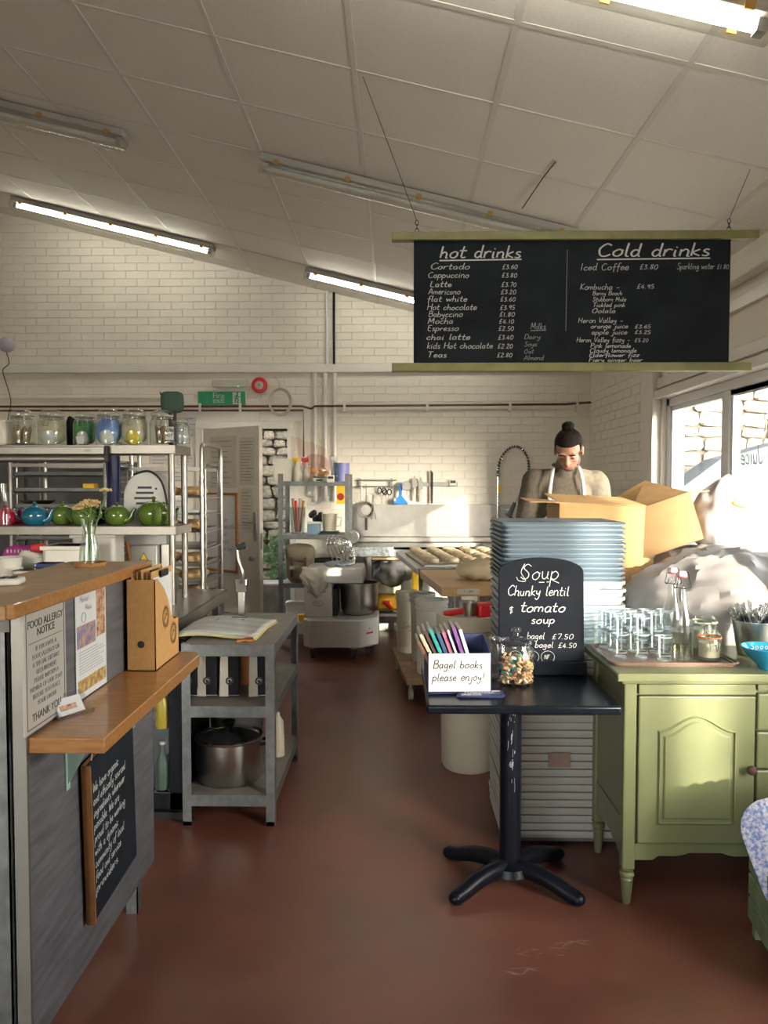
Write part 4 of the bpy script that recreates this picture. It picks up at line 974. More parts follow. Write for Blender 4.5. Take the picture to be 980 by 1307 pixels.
def toB(x, y, z): return bBo + Matrix.Rotation(RB, 3, 'Z') @ Vector((x, y, 0)) + Vector((0, 0, z))
def fns(q):
    f = 1 + .10 * noise.noise(q * 8 + Vector((3, 1, 2)))
    w = 1 - .35 * max(0, -q.x / .17) ** 2
    return Vector((q.x * f, q.y * w * f, q.z * f * w + .006 * math.sin(q.x * 90 + q.z * 30)))
sk = MB().ell((0, 0, 0), (.165, .13, .062), 44, 26, .8, fns).build('dough_sack', mat('calico_bag', (.60, .50, .33), .8, bump=.25, bscale=30), loc=toB(.31, -.52, .962), rot=(0, R(-3), RB + R(10)))
tag(sk, 'cream cloth sack of dough on the wooden prep table', 'sack')

# ---- buckets on a dolly
def bucket(name, label, x, y, z, r, h, m, lid=True, rb=.86, n=28):
    t = thing(name, label, 'bucket', (x, y, z))
    MB().lathe([(0, 0), (r * rb, 0), (r * rb + .003, .005), (r, h - .06), (r + .008, h - .055), (r + .008, h - .03), (r, h - .028), (r, h), (r - .006, h), (r - .008, .01), (0, .008)], n).build('bucket_body', m, t)
    if lid: MB().lathe([(0, h + .004), (r - .02, h + .004), (r - .016, h + .012), (r + .01, h + .012), (r + .012, h - .015), (r, h - .015)], n).build('lid', m, t)
    return t
dz = .165
dx0 = X_(512, 5.25)
dol = thing('wooden_dolly', 'low wooden dolly on casters under the white buckets', 'dolly', (.19, 5.68, 0), R(6))
MB().box(-.17, .17, -.52, .52, .125, .16).build('board', mat('worn_ply', (.30, .19, .10), .7, var=.2), dol, smooth=0, bev=.004)
for x in (-.13, .13):
    for y in (-.42, .42):
        c = MB().box(x - .025, x + .025, y - .03, y + .03, .11, .125).cyl((x, y, .07), (x, y, .115), .012).build('caster', M_steel, dol)
        MB().cyl((x - .014, y, .04), (x + .014, y, .04), .04, n=16).build('wheel', mat('cream_wheel', (.45, .4, .3), .6), c)
Yb = 5.3
b1_ = bucket('ingredient_bucket', 'white lidded bucket with a handwritten flour label on the dolly', X_(520, 6.0), 6.02, .161, .085, .47, M_plcream)
hand('Soya', -.045, .20, .024, M_ink, b1_, y=-.0838)
bucket('ingredient_bucket', 'grey white lidded bucket beside the handwritten one on the dolly', X_(551, 5.33), 5.35, .161, .108, .51, M_plwhite)
bucket('ingredient_bucket', 'grey white lidded bucket in the middle of the dolly', .20, 5.72, .161, .088, .50, mat('grey_plastic2', (.40, .38, .35), .4))
# tall flour bin with scoop
yb = 4.02
bb = thing('flour_bin', 'tall cream flour bin standing on the floor behind the small black table', 'bin', (X_(599, yb), yb, 0))
bh = Z_(782, yb); r = .157
MB().lathe([(0, 0), (r * .82, 0), (r * .9, .02), (r * .98, bh * .9), (r + .012, bh * .91), (r + .015, bh), (r - .005, bh), (r - .02, bh * .9), (r * .8, .03), (0, .03)], 36).build('bin_body', M_plcream, bb)
MB().lathe([(0, bh - .05), (r - .02, bh - .05)], 24).build('flour', mat('flour', (.7, .66, .58), .95, bump=.3), bb)
t = thing('red_scoop', 'red plastic scoop with a steel rim in the cream flour bin', 'scoop', (X_(600, yb), yb - .02, bh - .03), R(10))
MB().tube([(-.14, 0, .03), (-.03, 0, .045)], .016, 10).build('handle', M_red, t)
MB().lathe([(.036, 0), (.04, .07), (.036, .07), (.032, .0)], 20).build('steel_cup', M_steelh, t, loc=(.0, 0, .02))
MB().box(.035, .12, -.045, .045, .005, .085).build('cup', M_red, t, bev=.012)
tag(MB().box(-.14, .14, -.08, .08, 0, .018).build('paper_packet', M_paper, smooth=0, loc=(X_(610, 4.6), 4.62, .302), rot=(0, 0, .2)), 'white paper packet on the shelf under the wooden table', 'packet')
for i, (px, c, w) in enumerate(((598, M_plwhite, .1), (622, mat('blue_print_packet', (.15, .25, .5), .6, col2=(.7, .7, .7), scale=20), .11))):
    t = thing('flour_packet', ('white' if i == 0 else 'blue and white') + ' packet on the lower shelf of the wooden table', 'packet', (X_(px, 4.7), 4.75, .301)); MB().box(-w / 2, w / 2, -.05, .05, 0, .46).build('packet_body', c, t, bev=.01)

# ================================================================ DOUGH TRAY STACK
tx0, tx1, ty0, ty1 = .43, .94, 3.12, 3.52
def traymesh(m, hh):
    w, d = tx1 - tx0, ty1 - ty0; mb = MB()
    def ring(x, y, r=.03, n=4):
        pts = []
        for (cx, cy_, a0) in ((x - r, y - r, 0), (-x + r, y - r, 90), (-x + r, -y + r, 180), (x - r, -y + r, 270)):
            for k in range(n + 1): a = R(a0 + 90 * k / n); pts.append((cx + r * math.cos(a), cy_ + r * math.sin(a)))
        return pts
    levels = [(w / 2 - .012, d / 2 - .012, 0), (w / 2 - .008, d / 2 - .008, hh * .55), (w / 2, d / 2, hh * .6), (w / 2, d / 2, hh * .98), (w / 2 - .008, d / 2 - .008, hh * .98), (w / 2 - .016, d / 2 - .016, hh * .5), (w / 2 - .05, d / 2 - .05, hh * .45)]
    v = []; R0 = None
    for (x, y, z) in levels:
        rr = ring(x, y); R0 = len(rr); v += [(a, b, z) for a, b in rr]
    f = []
    for l in range(len(levels) - 1): f += [(l * R0 + i, l * R0 + (i + 1) % R0, (l + 1) * R0 + (i + 1) % R0, (l + 1) * R0 + i) for i in range(R0)]
    f.append(tuple((len(levels) - 1) * R0 + i for i in range(R0)))
    mb.add(v, f); me = mb.mesh('dough_tray', m); return me
zg0 = Z_(742, ty0) ; ztop = Z_(669, ty0); ng, nw = 12, 33
hg = (ztop - zg0) / ng; hw = (zg0 - .03) / nw
mg, mw = traymesh(M_traygrey, hg), traymesh(M_traywhite, hw)
M_tw2 = mat('bluish_milky_plastic', (.34, .39, .43), .4, sss=.1); mw2 = traymesh(M_tw2, hw)
dd = thing('tray_dolly', 'low dark dolly under the tall stack of dough trays', 'dolly', ((tx0 + tx1) / 2, (ty0 + ty1) / 2, 0))
MB().box(-.24, .24, -.18, .18, .012, .029).build('plate', M_galvd, dd, smooth=0)
for x in (-.2, .2):
    for y in (-.14, .14): MB().cyl((x - .01, y, .0065), (x + .01, y, .0065), .0065, n=10).build('wheel', M_rubber, dd)
cx, cyy = (tx0 + tx1) / 2, (ty0 + ty1) / 2
for k in range(nw + ng):
    g = k >= nw; z = .03 + k * hw if not g else zg0 + (k - nw) * hg
    o = bpy.data.objects.new('dough_tray', mg if g else (mw2 if k > nw - 10 else mw)); C.objects.link(o)
    lean = .0
    o.location = (cx + random.uniform(-.003, .003) - (0 if k > 4 else (4 - k) * .0), cyy + random.uniform(-.002, .002), z); o.rotation_euler = (0, 0, random.uniform(-.004, .004))
    tag(o, ('blue-grey plastic tray in the tall stack, ' + ordn(nw + ng - 1 - k) + ' from the top') if g else ('milky white plastic tray in the tall stack, ' + ordn(k) + ' from the floor'), 'tray', 'blue-grey dough trays' if g else 'white dough trays')
t = thing('stock_label', 'small brown printed label stuck low on the white tray stack', 'label', (X_(716, ty0), ty0 - .008, Z_(968, ty0)))
MB().box(-.045, .045, -.002, .0, -.03, .03).build('label_paper', mat('tan_label', (.25, .16, .13), .7), t, smooth=0)
# lid resting on the top tray
tag(MB().box(-.25, .25, -.19, .19, 0, .006).build('upturned_tray', M_traygrey, bev=.002, loc=(cx, cyy, ztop + .001)), 'flat blue-grey tray turned over at the very top of the stack', 'tray')

# ================================================================ CARDBOARD BOXES
def wallbox(mb, w, d, h, th=.005):
    mb.box(0, w, 0, th, 0, h).box(0, w, d - th, d, 0, h).box(0, th, 0, d, 0, h).box(w - th, w, 0, d, 0, h).box(0, w, 0, d, 0, th)
x0b, y0b = .76, 3.62
t = thing('cardboard_box', 'closed cardboard box at the bottom of the box pile', 'box', (x0b - .02, y0b, 0)); MB().box(0, .46, 0, .45, 0, .58).build('carton', M_card, t, smooth=0, bev=.004); MB().box(.2, .26, -.001, .451, 0, .581).build('tape', M_kraft, t, smooth=0)
t = thing('cardboard_box', 'closed cardboard box in the middle of the pile, under the open box', 'box', (x0b + .02, y0b + .01, .583), R(-2)); MB().box(0, .43, 0, .40, 0, .56).build('carton', M_card, t, smooth=0, bev=.004); MB().box(.18, .24, -.001, .401, 0, .561).build('tape', M_kraft, t, smooth=0)
c0 = at(692, 700, 3.75)
z1 = 1.147
t = thing('cardboard_box', 'open cardboard box with wide flaps in front of the baker', 'box', (.765, 3.64, z1), R(-3), rot=(0, R(2), R(-3)))
mb = MB(); wallbox(mb, .40, .40, .25); mb.build('carton', M_card, t, smooth=0)
def flap(t, pts, th=.005):
    a, b, c, d = [Vector(p) for p in pts]; n_ = (b - a).cross(d - a).normalized() * th
    MB().add([a, b, c, d, a + n_, b + n_, c + n_, d + n_], [(0, 1, 2, 3), (7, 6, 5, 4), (0, 4, 5, 1), (1, 5, 6, 2), (2, 6, 7, 3), (3, 7, 4, 0)]).build('flap', M_card, t, smooth=0)
flap(t, ((0, 0, .255), (.0, .40, .255), (-.14, .42, .262), (-.14, .02, .25)))
flap(t, ((.0, .40, .25), (.40, .40, .25), (.38, .58, .20), (.02, .58, .20)))
flap(t, ((0.0, 0.0, .252), (.40, 0, .252), (.33, .17, .285), (-.05, .18, .29)))
# second box tipped on the sacks
p1 = at(821, 714, 3.70)
t = thing('cardboard_box', 'tipped cardboard box lit by the sun, resting on the white sacks', 'box', (p1.x, 3.70, p1.z), rot=(R(-4), R(-17), R(10)))
w, h, d = .33, .235, .27
mb = MB(); wallbox(mb, w, d, h); mb.build('carton', M_card, t, smooth=0)
flap(t, ((0, 0, h), (0, d, h), (-.02, d, h + .02), (-.02, 0, h + .02)))
flap(t, ((-.0, 0, h - .002), (w * .98, d * .0, h), (w * .74, .24, h + .10), (-.14, .2, h + .03)))
flap(t, ((w, .0, h), (w, d, h), (w + .10, d, h - .02), (w + .10, .0, h - .02)))

# ================================================================ SACKS
def sackmesh(w, d, h, seed, p=.62, crum=.035, fr=5):
    def fn(q):
        s_ = Vector((q.x * fr, q.y * fr, q.z * fr * 1.3)) + Vector((seed * 3.1, seed, 0))
        nz = noise.noise(s_) * crum * 1.4 + (1 - abs(noise.noise(s_ * 1.9 + Vector((5, 0, 0))))) ** 3 * crum * .8 + noise.noise(s_ * 4.5) * crum * .3
        return q + q.normalized() * nz
    return MB().ell((0, 0, 0), (w / 2, d / 2, h / 2), 80, 48, p, fn)
rows = [(1.44, 3.38, .135, 0), (1.57, 3.95, .135, 1), (1.43, 3.38, .385, 2), (1.57, 3.95, .385, 3), (1.44, 3.39, .635, 4), (1.57, 3.96, .635, 5)]
for x, y, z, s_ in rows:
    o = sackmesh(.80 if s_ % 2 == 0 else .66, .44, .24, s_, .5, .012).build('flour_sack', M_sack if s_ < 4 else M_sackb, loc=(x, y, z))
    tag(o, 'full flour sack in the pile behind the green cabinet, ' + ('bottom front', 'bottom back', 'middle front', 'middle back', 'upper front', 'upper back')[s_], 'sack', 'flour sacks piled behind the green cabinet')
o = sackmesh(.82, .56, .42, 11, .72, .05, 4.2).build('flour_sack', M_sack, loc=(1.46, 3.40, .955), rot=(0, R(-4), R(-6)))
tag(o, 'big crumpled white woven sack on top of the pile behind the glasses', 'sack')
o = sackmesh(.5, .4, .30, 14, .8, .04, 5).build('flour_sack', M_sack, loc=(1.64, 4.02, 1.0), rot=(0, R(6), R(20)))
tag(o, 'smaller crumpled white sack lying below the window sill', 'sack')
def fup(q):
    tz = (q.z + .19) / .38; w = 1 - .62 * max(0, tz) ** 1.6
    s_ = Vector((q.x * 7, q.y * 7, q.z * 5)); r_ = 1 + .22 * noise.noise(s_) + .10 * noise.noise(s_ * 2.7)
    return Vector((q.x * w * r_ - .03 * tz, q.y * w * r_, q.z + .02 * noise.noise(s_ * 1.5)))
p = at(930, 668, 3.95)
t = thing('flour_sack', 'upright white paper sack with a gathered top at the window', 'sack', (1.70, 3.95, 1.33), rot=(0, R(8), R(12)))
MB().ell((0, 0, 0), (.22, .16, .20), 60, 40, .85, fup).build('sack_body', M_sack, t)
MB().ell((-.02, -.11, .06), (.05, .02, .018), 14, 8, .8).build('torn_label', mat('orange_label', (.6, .3, .1), .7), t)
# ================================================================ THE BAKER
M_skin = mat('skin', (.37, .185, .125), .5, var=.08, scale=40, sss=.12)
M_hair = mat('dark_brown_hair', (.011, .008, .007), .75, var=.4, scale=50, stretch=(6, 6, 1), bump=.5, bscale=60, spec=.12)
M_sweat = mat('taupe_fleece', (.105, .088, .066), .95, var=.16, scale=40, bump=.5, bscale=120)
M_apron = mat('white_apron_cotton', (.56, .54, .53), .8, var=.03, bump=.1)
M_trou = mat('dark_trousers', (.03, .032, .04), .9)
bk = thing('person', 'baker with a dark top bun, taupe fleece and white apron, looking down', 'person', (1.035, 4.72, 0), R(-8))
def remesh(o, vox, sm=4, fac=.6):
    q = o.modifiers.new('remesh', 'REMESH'); q.mode = 'VOXEL'; q.voxel_size = vox; q.use_smooth_shade = True
    q = o.modifiers.new('smooth', 'SMOOTH'); q.iterations = sm; q.factor = fac
def limb(mb, pts, rs, n=16):
    for a, b, r0, r1 in zip(pts[:-1], pts[1:], rs[:-1], rs[1:]): mb.cap(a, b, r0, r1, n)
HS = 1.84
# joints (local: x to the camera's right, -y towards the camera)
sh = {-1: Vector((-.185, .0, 1.505)), 1: Vector((.185, .0, 1.495))}
el = {-1: Vector((-.245, -.05, 1.225)), 1: Vector((.235, -.06, 1.22))}
wr_ = {-1: Vector((-.13, -.285, 1.165)), 1: Vector((.13, -.29, 1.165))}
neck0, head = Vector((0, -.01, 1.53)), Vector((.012, -.085, 1.685))
body = MB()
body.ell((0, 0, 1.30), (.155, .10, .24), 24, 18, .9).ell((0, 0, 1.0), (.16, .11, .16), 24, 14)
for s_ in (-1, 1):
    limb(body, [(s_ * .095, 0, .98), (s_ * .10, -.01, .52), (s_ * .105, .01, .09)], [.085, .055, .04])
    body.ell((s_ * .108, -.055, .045), (.042, .115, .04), 14, 10, .8)
    limb(body, [sh[s_], el[s_], wr_[s_]], [.05, .04, .027])
limb(body, [neck0 + Vector((0, .01, -.05)), head + Vector((0, .045, -.06))], [.062, .055])
# head, tipped forward
HT = Matrix.Translation(head) @ Matrix.Rotation(R(-10), 4, 'Z') @ Matrix.Rotation(R(34), 4, 'X')
body.T = HT
body.ell((0, .012, .035), (.076, .094, .088), 28, 20)           # cranium
body.ell((0, -.028, -.03), (.061, .062, .078), 24, 18)           # face
body.ell((0, -.045, -.085), (.034, .032, .026), 16, 12)          # chin
body.ell((-.045, -.01, -.06), (.02, .04, .03), 12, 8).ell((.045, -.01, -.06), (.02, .04, .03), 12, 8)
body.cap((0, -.088, .012), (0, -.108, -.028), .0085, .014, 12)    # nose
body.ell((-.011, -.1, -.03), (.008, .009, .007), 10, 8).ell((.011, -.1, -.03), (.008, .009, .007), 10, 8)
body.ell((-.03, -.082, .024), (.024, .010, .008), 12, 8).ell((.03, -.082, .024), (.024, .010, .008), 12, 8)   # brow
body.ell((0, -.088, -.052), (.022, .008, .005), 12, 8).ell((0, -.087, -.061), (.018, .009, .006), 12, 8)       # lips
body.ell((-.03, -.074, .002), (.014, .012, .009), 12, 8).ell((.03, -.074, .002), (.014, .012, .009), 12, 8)      # lids
for s_ in (-1, 1):
    body.ell((s_ * .04, -.063, -.022), (.02, .018, .016), 12, 8)
    body.ell((s_ * .080, .012, -.008), (.009, .019, .030), 12, 10).ell((s_ * .084, .018, .004), (.006, .014, .016), 10, 8)
body.T = None
# hands: palm, four bent fingers and a thumb, gripping the rim of the box
for s_ in (-1, 1):
    w0 = wr_[s_]; f = Vector((-s_ * .25, -1, -.05)).normalized(); side = Vector((-s_ * 1, .25, 0)).normalized(); dn = Vector((0, 0, -1))
    body.cap(w0, w0 + f * .03, .026, .028)
    for k in range(4): body.cap(w0 + f * .02 + side * (-.02 + k * .014), w0 + f * .085 + side * (-.030 + k * .020), .015, .0115, 10)
    for k in range(4):
        L = (.036, .043, .041, .031)[k] if s_ > 0 else (.031, .041, .043, .036)[k]
        a = w0 + f * .085 + side * (-.030 + k * .020); b = a + (f * .8 + dn * (.35 + .06 * k)).normalized() * L; c = b + (f * .35 + dn * .95).normalized() * L * .62; d = c + (dn - f * .15).normalized() * L * .5
        limb(body, [a, b, c, d], [.0098, .0088, .0080, .0070], 10)
    a = w0 + f * .025 + side * .028; b = a + (side * .8 + f * .7 + dn * .3).normalized() * .035; c = b + (side * .35 + f * .85 + dn * .4).normalized() * .03
    limb(body, [a, b, c], [.014, .0105, .0085], 10)
bo = body.build('body', M_skin, bk); remesh(bo, .0052, 3, .5)
# sweater
sw = MB()
sw.ell((0, .0, 1.31), (.185, .125, .25), 28, 20, .85).ell((0, .0, 1.08), (.18, .125, .16), 28, 14, .9)
for s_ in (-1, 1):
    sw.cap(Vector((s_ * .05, .0, 1.52)), sh[s_] + Vector((-s_ * .005, 0, -.005)), .068, .072)
    limb(sw, [sh[s_], el[s_], el[s_].lerp(wr_[s_], .52)], [.076, .062, .052])
    for k in range(3):
        q = el[s_].lerp(wr_[s_], .30 + .10 * k); dd_ = (wr_[s_] - el[s_]).normalized()
        sw.cap(q - dd_ * .008, q + dd_ * .008, .058, .056)
sw.cap((0, -.0, 1.53), (0, -.022, 1.585), .080, .070, 20)
so_ = sw.build('sweater', M_sweat, bk); remesh(so_, .010, 5, .6)
q = bpy.data.textures.new('cloth_folds', 'CLOUDS'); q.noise_scale = .09; d_ = so_.modifiers.new('folds', 'DISPLACE'); d_.texture = q; d_.strength = .02; d_.mid_level = .5
# collar and zip
MB().tube([(.070 * math.cos(a), -.020 + .066 * math.sin(a), 1.60 + .006 * math.sin(a)) for a in [k * math.pi / 12 for k in range(24)]], .014, 8, True).build('collar', M_sweat, bk)
MB().box(-.006, .006, -.142, -.128, 1.40, 1.55).build('zip', mat('dark_zip', (.06, .05, .045), .5), bk, rot=(R(-4), 0, 0), loc=(0, .092, 0))
# apron: bib, skirt, two straps, lying just in front of the sweater
def apr(u, v):
    z = 1.395 - v * .72; hw = .105 if v < .12 else min(.19, .105 + (v - .12) * .7)
    x = (u * 2 - 1) * hw; fy = -.135 - .02 * (1 if v > .2 else v * 5) + .30 * x * x * 4 * .9
    return (x, fy + .008 * math.sin(x * 60 + v * 4) * v + .004 * noise.noise(Vector((x * 20, z * 8, 0))), z)
ap = MB().grid(apr, 24, 30).build('apron', M_apron, bk, solid=.004)
for s_ in (-1, 1):
    pts = smoothpath([(s_ * .10, -.118, 1.385), (s_ * .098, -.132, 1.45), (s_ * .088, -.115, 1.53), (s_ * .075, -.06, 1.585), (s_ * .07, .0, 1.60)], 5)
    v = []; 
    for p in pts: v += [(p.x - .011, p.y - .004, p.z), (p.x + .011, p.y - .004, p.z)]
    MB().add(v, [(2 * i, 2 * i + 1, 2 * i + 3, 2 * i + 2) for i in range(len(pts) - 1)]).build('apron_strap', M_apron, ap, solid=.004)
tr = MB(); tr.ell((0, 0, .98), (.175, .125, .15), 24, 14)
for s_ in (-1, 1): limb(tr, [(s_ * .09, 0, .95), (s_ * .10, -.01, .52), (s_ * .105, .01, .12)], [.10, .075, .062])
to_ = tr.build('trousers', M_trou, bk); remesh(to_, .013, 4)
for s_ in (-1, 1): MB().ell((s_ * .108, -.06, .045), (.052, .135, .052), 20, 12, .75, lambda q: Vector((q.x, q.y, max(q.z, -.045)))).build('shoe', M_rubber, bk)
# hair: a cap over the skull with a shaved fade, swept up into a bun
hr = MB(); hr.T = HT
hr.ell((0, .018, .042), (.083, .099, .092), 30, 22, 1, lambda q: q if not (q.y < -.055 and q.z < .02) else Vector((q.x * .88, -.05, q.z)))
hr.T = None
ho = hr.build('hair', M_hair, bk); 
sidesT = MB(); 
bT = HT @ Matrix.Translation((0, .035, .135))
bn = MB(); bn.T = bT; bn.ell((0, 0, .012), (.036, .034, .032), 18, 12, 1, lambda q: q * (1 + .16 * noise.noise(q * 60))); bn.cyl((0, 0, -.03), (0, 0, 0), .03, .02); bn.build('hair_bun', M_hair, ho)
eb = MB(); eb.T = HT
for s_ in (-1, 1): eb.ell((s_ * .031, -.092, .026), (.021, .005, .0042), 12, 6)
eb.build('eyebrows', M_hair, bk)
st = MB(); st.T = HT
for s_ in (-1, 1):
    st.ell((s_ * .031, -.0865, -.0005), (.013, .004, .0018), 10, 6)
st.build('eyelashes', M_hair, bk)

sb = MB(); sb.T = HT
sb.ell((0, -.040, -.082), (.0395, .0385, .030), 20, 14).ell((-.047, -.012, -.056), (.0212, .042, .030), 14, 10).ell((.047, -.012, -.056), (.0212, .042, .030), 14, 10)
sb.ell((0, -.0845, -.0465), (.024, .0095, .0035), 12, 6)
so2 = sb.build('stubble', mat('stubble_skin', (.17, .085, .06), .7, var=.15, scale=200), bk)
# ================================================================ COUNTER (left foreground)
CX, CY0, CY1, CTOP = -.87, 1.78, 2.71, 1.22
ct = thing('service_counter', 'service counter with oak top and grey wood-effect customer panel', 'counter', (CX, CY0, 0), R(90))
LC = CY1 - CY0      # local x runs away from the camera, local -y faces the customer (+X world)
MB().box(0, LC, -.0, .018, .135, 1.19).build('front_panel', M_lam, ct, smooth=0, bev=.001)
MB().box(-.010, .0, -.003, .03, .0, 1.19).build('edge_trim', M_alu, ct, smooth=0, bev=.001)
MB().box(-.015, LC - .02, .03, .245, 1.15, 1.19).build('carcass_top', M_shelfb, ct, smooth=0); MB().box(.0, LC - .02, .03, .24, .55, .565).build('carcass_shelf', M_shelfb, ct, smooth=0)
for x, y in ((-.0, .06), (LC - .09, .05), (.0, .24), (LC - .09, .24)):
    pl = MB().box(x - .02, x + .02, y - .025, y - .021, 0.0, 1.15).box(x - .02, x - .016, y - .025, y + .015, 0.0, 1.15).build('corner_post', M_galv, ct, smooth=0)
    hm = MB()
    for k in range(22): hm.box(x - .003, x + .003, y - .0258, y - .025, .05 + k * .05, .056 + k * .05)
    hm.build('bolt_holes', M_ink, pl, smooth=0)
mb = MB(); mb.box(-.09, LC - .13, -.022, .262, CTOP - .028, CTOP + .004)
MB().box(-.10, LC - .06, -.0065, .262, CTOP - .028, CTOP + .004).build('countertop', M_oak2, ct, smooth=0, bev=.003)
MB().box(-.10, LC - .06, -.024, -.006, CTOP - .026, CTOP + .008).build('countertop_edge', M_oak, ct, smooth=0, bev=.003)
# customer shelf
sh_ = thing('counter_shelf', 'orange oak narrow shelf fixed to the grey counter panel', 'shelf', (CX, CY0, .896), R(90))
poly = [(0, 0), (0, -.183), (LC - .06, -.183)] + [(LC - .06 + .06 * math.sin(a), -.123 - .06 * math.cos(a)) for a in [k * R(15) for k in range(1, 7)]] + [(LC, 0)]
MB().prism(poly, -.038, 0, 'z').build('shelf_board', M_oak, sh_, smooth=30, bev=.003)
for x in (.21, .72): MB().add([(x, -.002, -.04), (x, -.09, -.04), (x, -.002, -.20), (x + .004, -.002, -.04), (x + .004, -.09, -.04), (x + .004, -.002, -.20)], [(0, 1, 2), (5, 4, 3), (0, 3, 4, 1), (1, 4, 5, 2), (2, 5, 3, 0)]).box(x - .010, x + .014, -.004, -.001, -.21, -.04).build('bracket', mat('mint_bracket', (.28, .42, .36), .5), sh_, smooth=0)
def on_panel(px0, px1): return atx(px0, 700, CX).y - CY0, atx(px1, 700, CX).y - CY0
# allergy sign
y0, y1 = on_panel(24, 78)
t = thing('allergy_notice', 'framed silver food allergy notice on the grey counter panel', 'sign', (CX + .002, CY0 + (y0 + y1) / 2, 1.052), R(90)); w, h = (y1 - y0) / 2, .148
MB().box(-w, w, -.006, 0, -h, h).build('plaque', mat('silver_plaque', (.46, .43, .39), .4, metal=.2, var=.03), t, smooth=0, bev=.001)
mb = MB(); g = .009
for a, b, c, d in ((-w + g, w - g, h - g - .002, h - g), (-w + g, w - g, -h + g, -h + g + .002), (-w + g, -w + g + .002, -h + g, h - g), (w - g - .002, w - g, -h + g, h - g)): mb.box(a, b, -.0066, -.006, c, d)
mb.box(-w * .8, w * .8, -.0066, -.006, .064, .0652)
mb.build('border_line', M_ink, t, smooth=0)
txt('FOOD ALLERGY\nNOTICE', .0265, M_ink, t, (0, -.0068, .098), space=.85)
txt('IF YOU HAVE A\nFOOD ALLERGY OR\nA SPECIAL DIETARY\nREQUIREMENT\nPLEASE INFORM A\nMEMBER OF OUR STAFF\nBEFORE YOU PLACE\nYOUR ORDER', .0165, M_inkg, t, (0, -.0068, -.018), space=1.15)
txt('THANK YOU', .027, M_ink, t, (0, -.0068, -.115))
# menu poster
y0, y1 = on_panel(93, 132)
t = thing('menu_poster', 'white printed poster with food photos on the grey counter panel', 'poster', (CX + .002, CY0 + (y0 + y1) / 2, 1.052), R(90)); w, h = (y1 - y0) / 2, .152
MB().box(-w, w, -.002, 0, -h, h).build('poster_sheet', M_paper, t, smooth=0)
M_f1 = mat('food_photo_red', (.30, .07, .03), .5, col2=(.55, .42, .28), scale=60); M_f2 = mat('food_photo_blue', (.10, .13, .35), .5, col2=(.5, .3, .14), scale=45); M_f3 = mat('food_photo_brown', (.28, .12, .07), .5, col2=(.55, .45, .15), scale=55)
MB().box(w * .33, w * .93, -.0026, -.002, .0, h * .93).build('food_photo', M_f1, t, smooth=0)
MB().box(-w * .93, w * .26, -.0026, -.002, -.01, .052).build('food_photo', M_f2, t, smooth=0)
MB().box(-w * .9, w * .93, -.0026, -.002, -.135, -.098).build('food_photo', M_f3, t, smooth=0)
mb = MB()
for k in range(9): hand_mb_line(mb, -w * .85, -.022 - k * .0075, w * random.uniform(.4, .9), -.022 - k * .0075, .0016, -.0026)
mb.build('printed_lines', M_inkg, t, smooth=0)
hand('Market', -w * .75, .115, .009, M_inkg, t, y=-.0027, w=.0012); hand('Menu', -w * .4, .09, .009, M_inkg, t, y=-.0027, w=.0012)
MB().tube([(-.055 + .014 * math.cos(a), -.0027, .072 + .014 * math.sin(a)) for a in [k * math.pi / 8 for k in range(16)]], .0008, 4, True).build('round_emblem', M_inkg, t)
# chalk board hanging below
y0, y1 = on_panel(99, 158)
w = y1 - y0; t = thing('counter_chalkboard', 'black chalkboard with a note on organic ingredients hanging on the counter panel', 'chalkboard', (CX + .025, CY0 + y0, .27), rot=(0, R(-3), R(90)))
H2 = .455
MB().box(0, w, -.004, .002, 0, H2).build('board', M_chalk, t, smooth=0)
MB().box(-.004, 0, -.012, .014, -.004, H2).build('wooden_edge', M_woodf, t, smooth=0)
MB().box(-.004, w, .002, .014, -.004, H2).build('wooden_back', M_woodf, t, smooth=0)
for k, s_ in enumerate(('We have organic', 'and ethically sourced', 'ingredients wherever', 'possible. We are', 'proud to be working', 'with a dynamic', 'community of local', 'food and service', 'providers.')):
    ww = hand_width(s_, .0125); W_ = min(w * .90, ww * .98) if k < 8 else w * .5
    handfit(s_, w * .07, H2 * .80 - k * .0365, W_, .0125, M_chalkw, t, y=-.0048, w=.0030)
pipe('string', [(.03, 0, H2 - .01), (.05, .0, H2 + .05)], .0015, M_paper, t); pipe('string', [(w - .05, 0, H2 - .01), (w - .06, .0, H2 + .04)], .0015, M_paper, t)
# card holder
p = atz(85, 915, .896)
t = thing('card_holder', 'clear acrylic business card holder on the oak shelf', 'card holder', (-.815, p.y, .8965), R(62))
MB().add([(-.05, 0, 0), (.05, 0, 0), (.05, .05, 0), (-.05, .05, 0), (-.05, -.002, .012), (.05, -.002, .012), (-.05, .05, .055), (.05, .05, .055)], [(0, 1, 2, 3), (0, 1, 5, 4), (3, 2, 7, 6), (0, 4, 6, 3), (1, 5, 7, 2)]).build('holder', M_plclear, t, smooth=0, solid=.002)
c_ = MB().box(-.040, .040, 0, .010, 0, .045).build('business_cards', M_paper, t, smooth=0, loc=(0, .022, .006), rot=(R(-32), 0, 0))
MB().box(-.03, .02, -.001, 0, .012, .026).build('card_print', M_f1, c_, smooth=0)
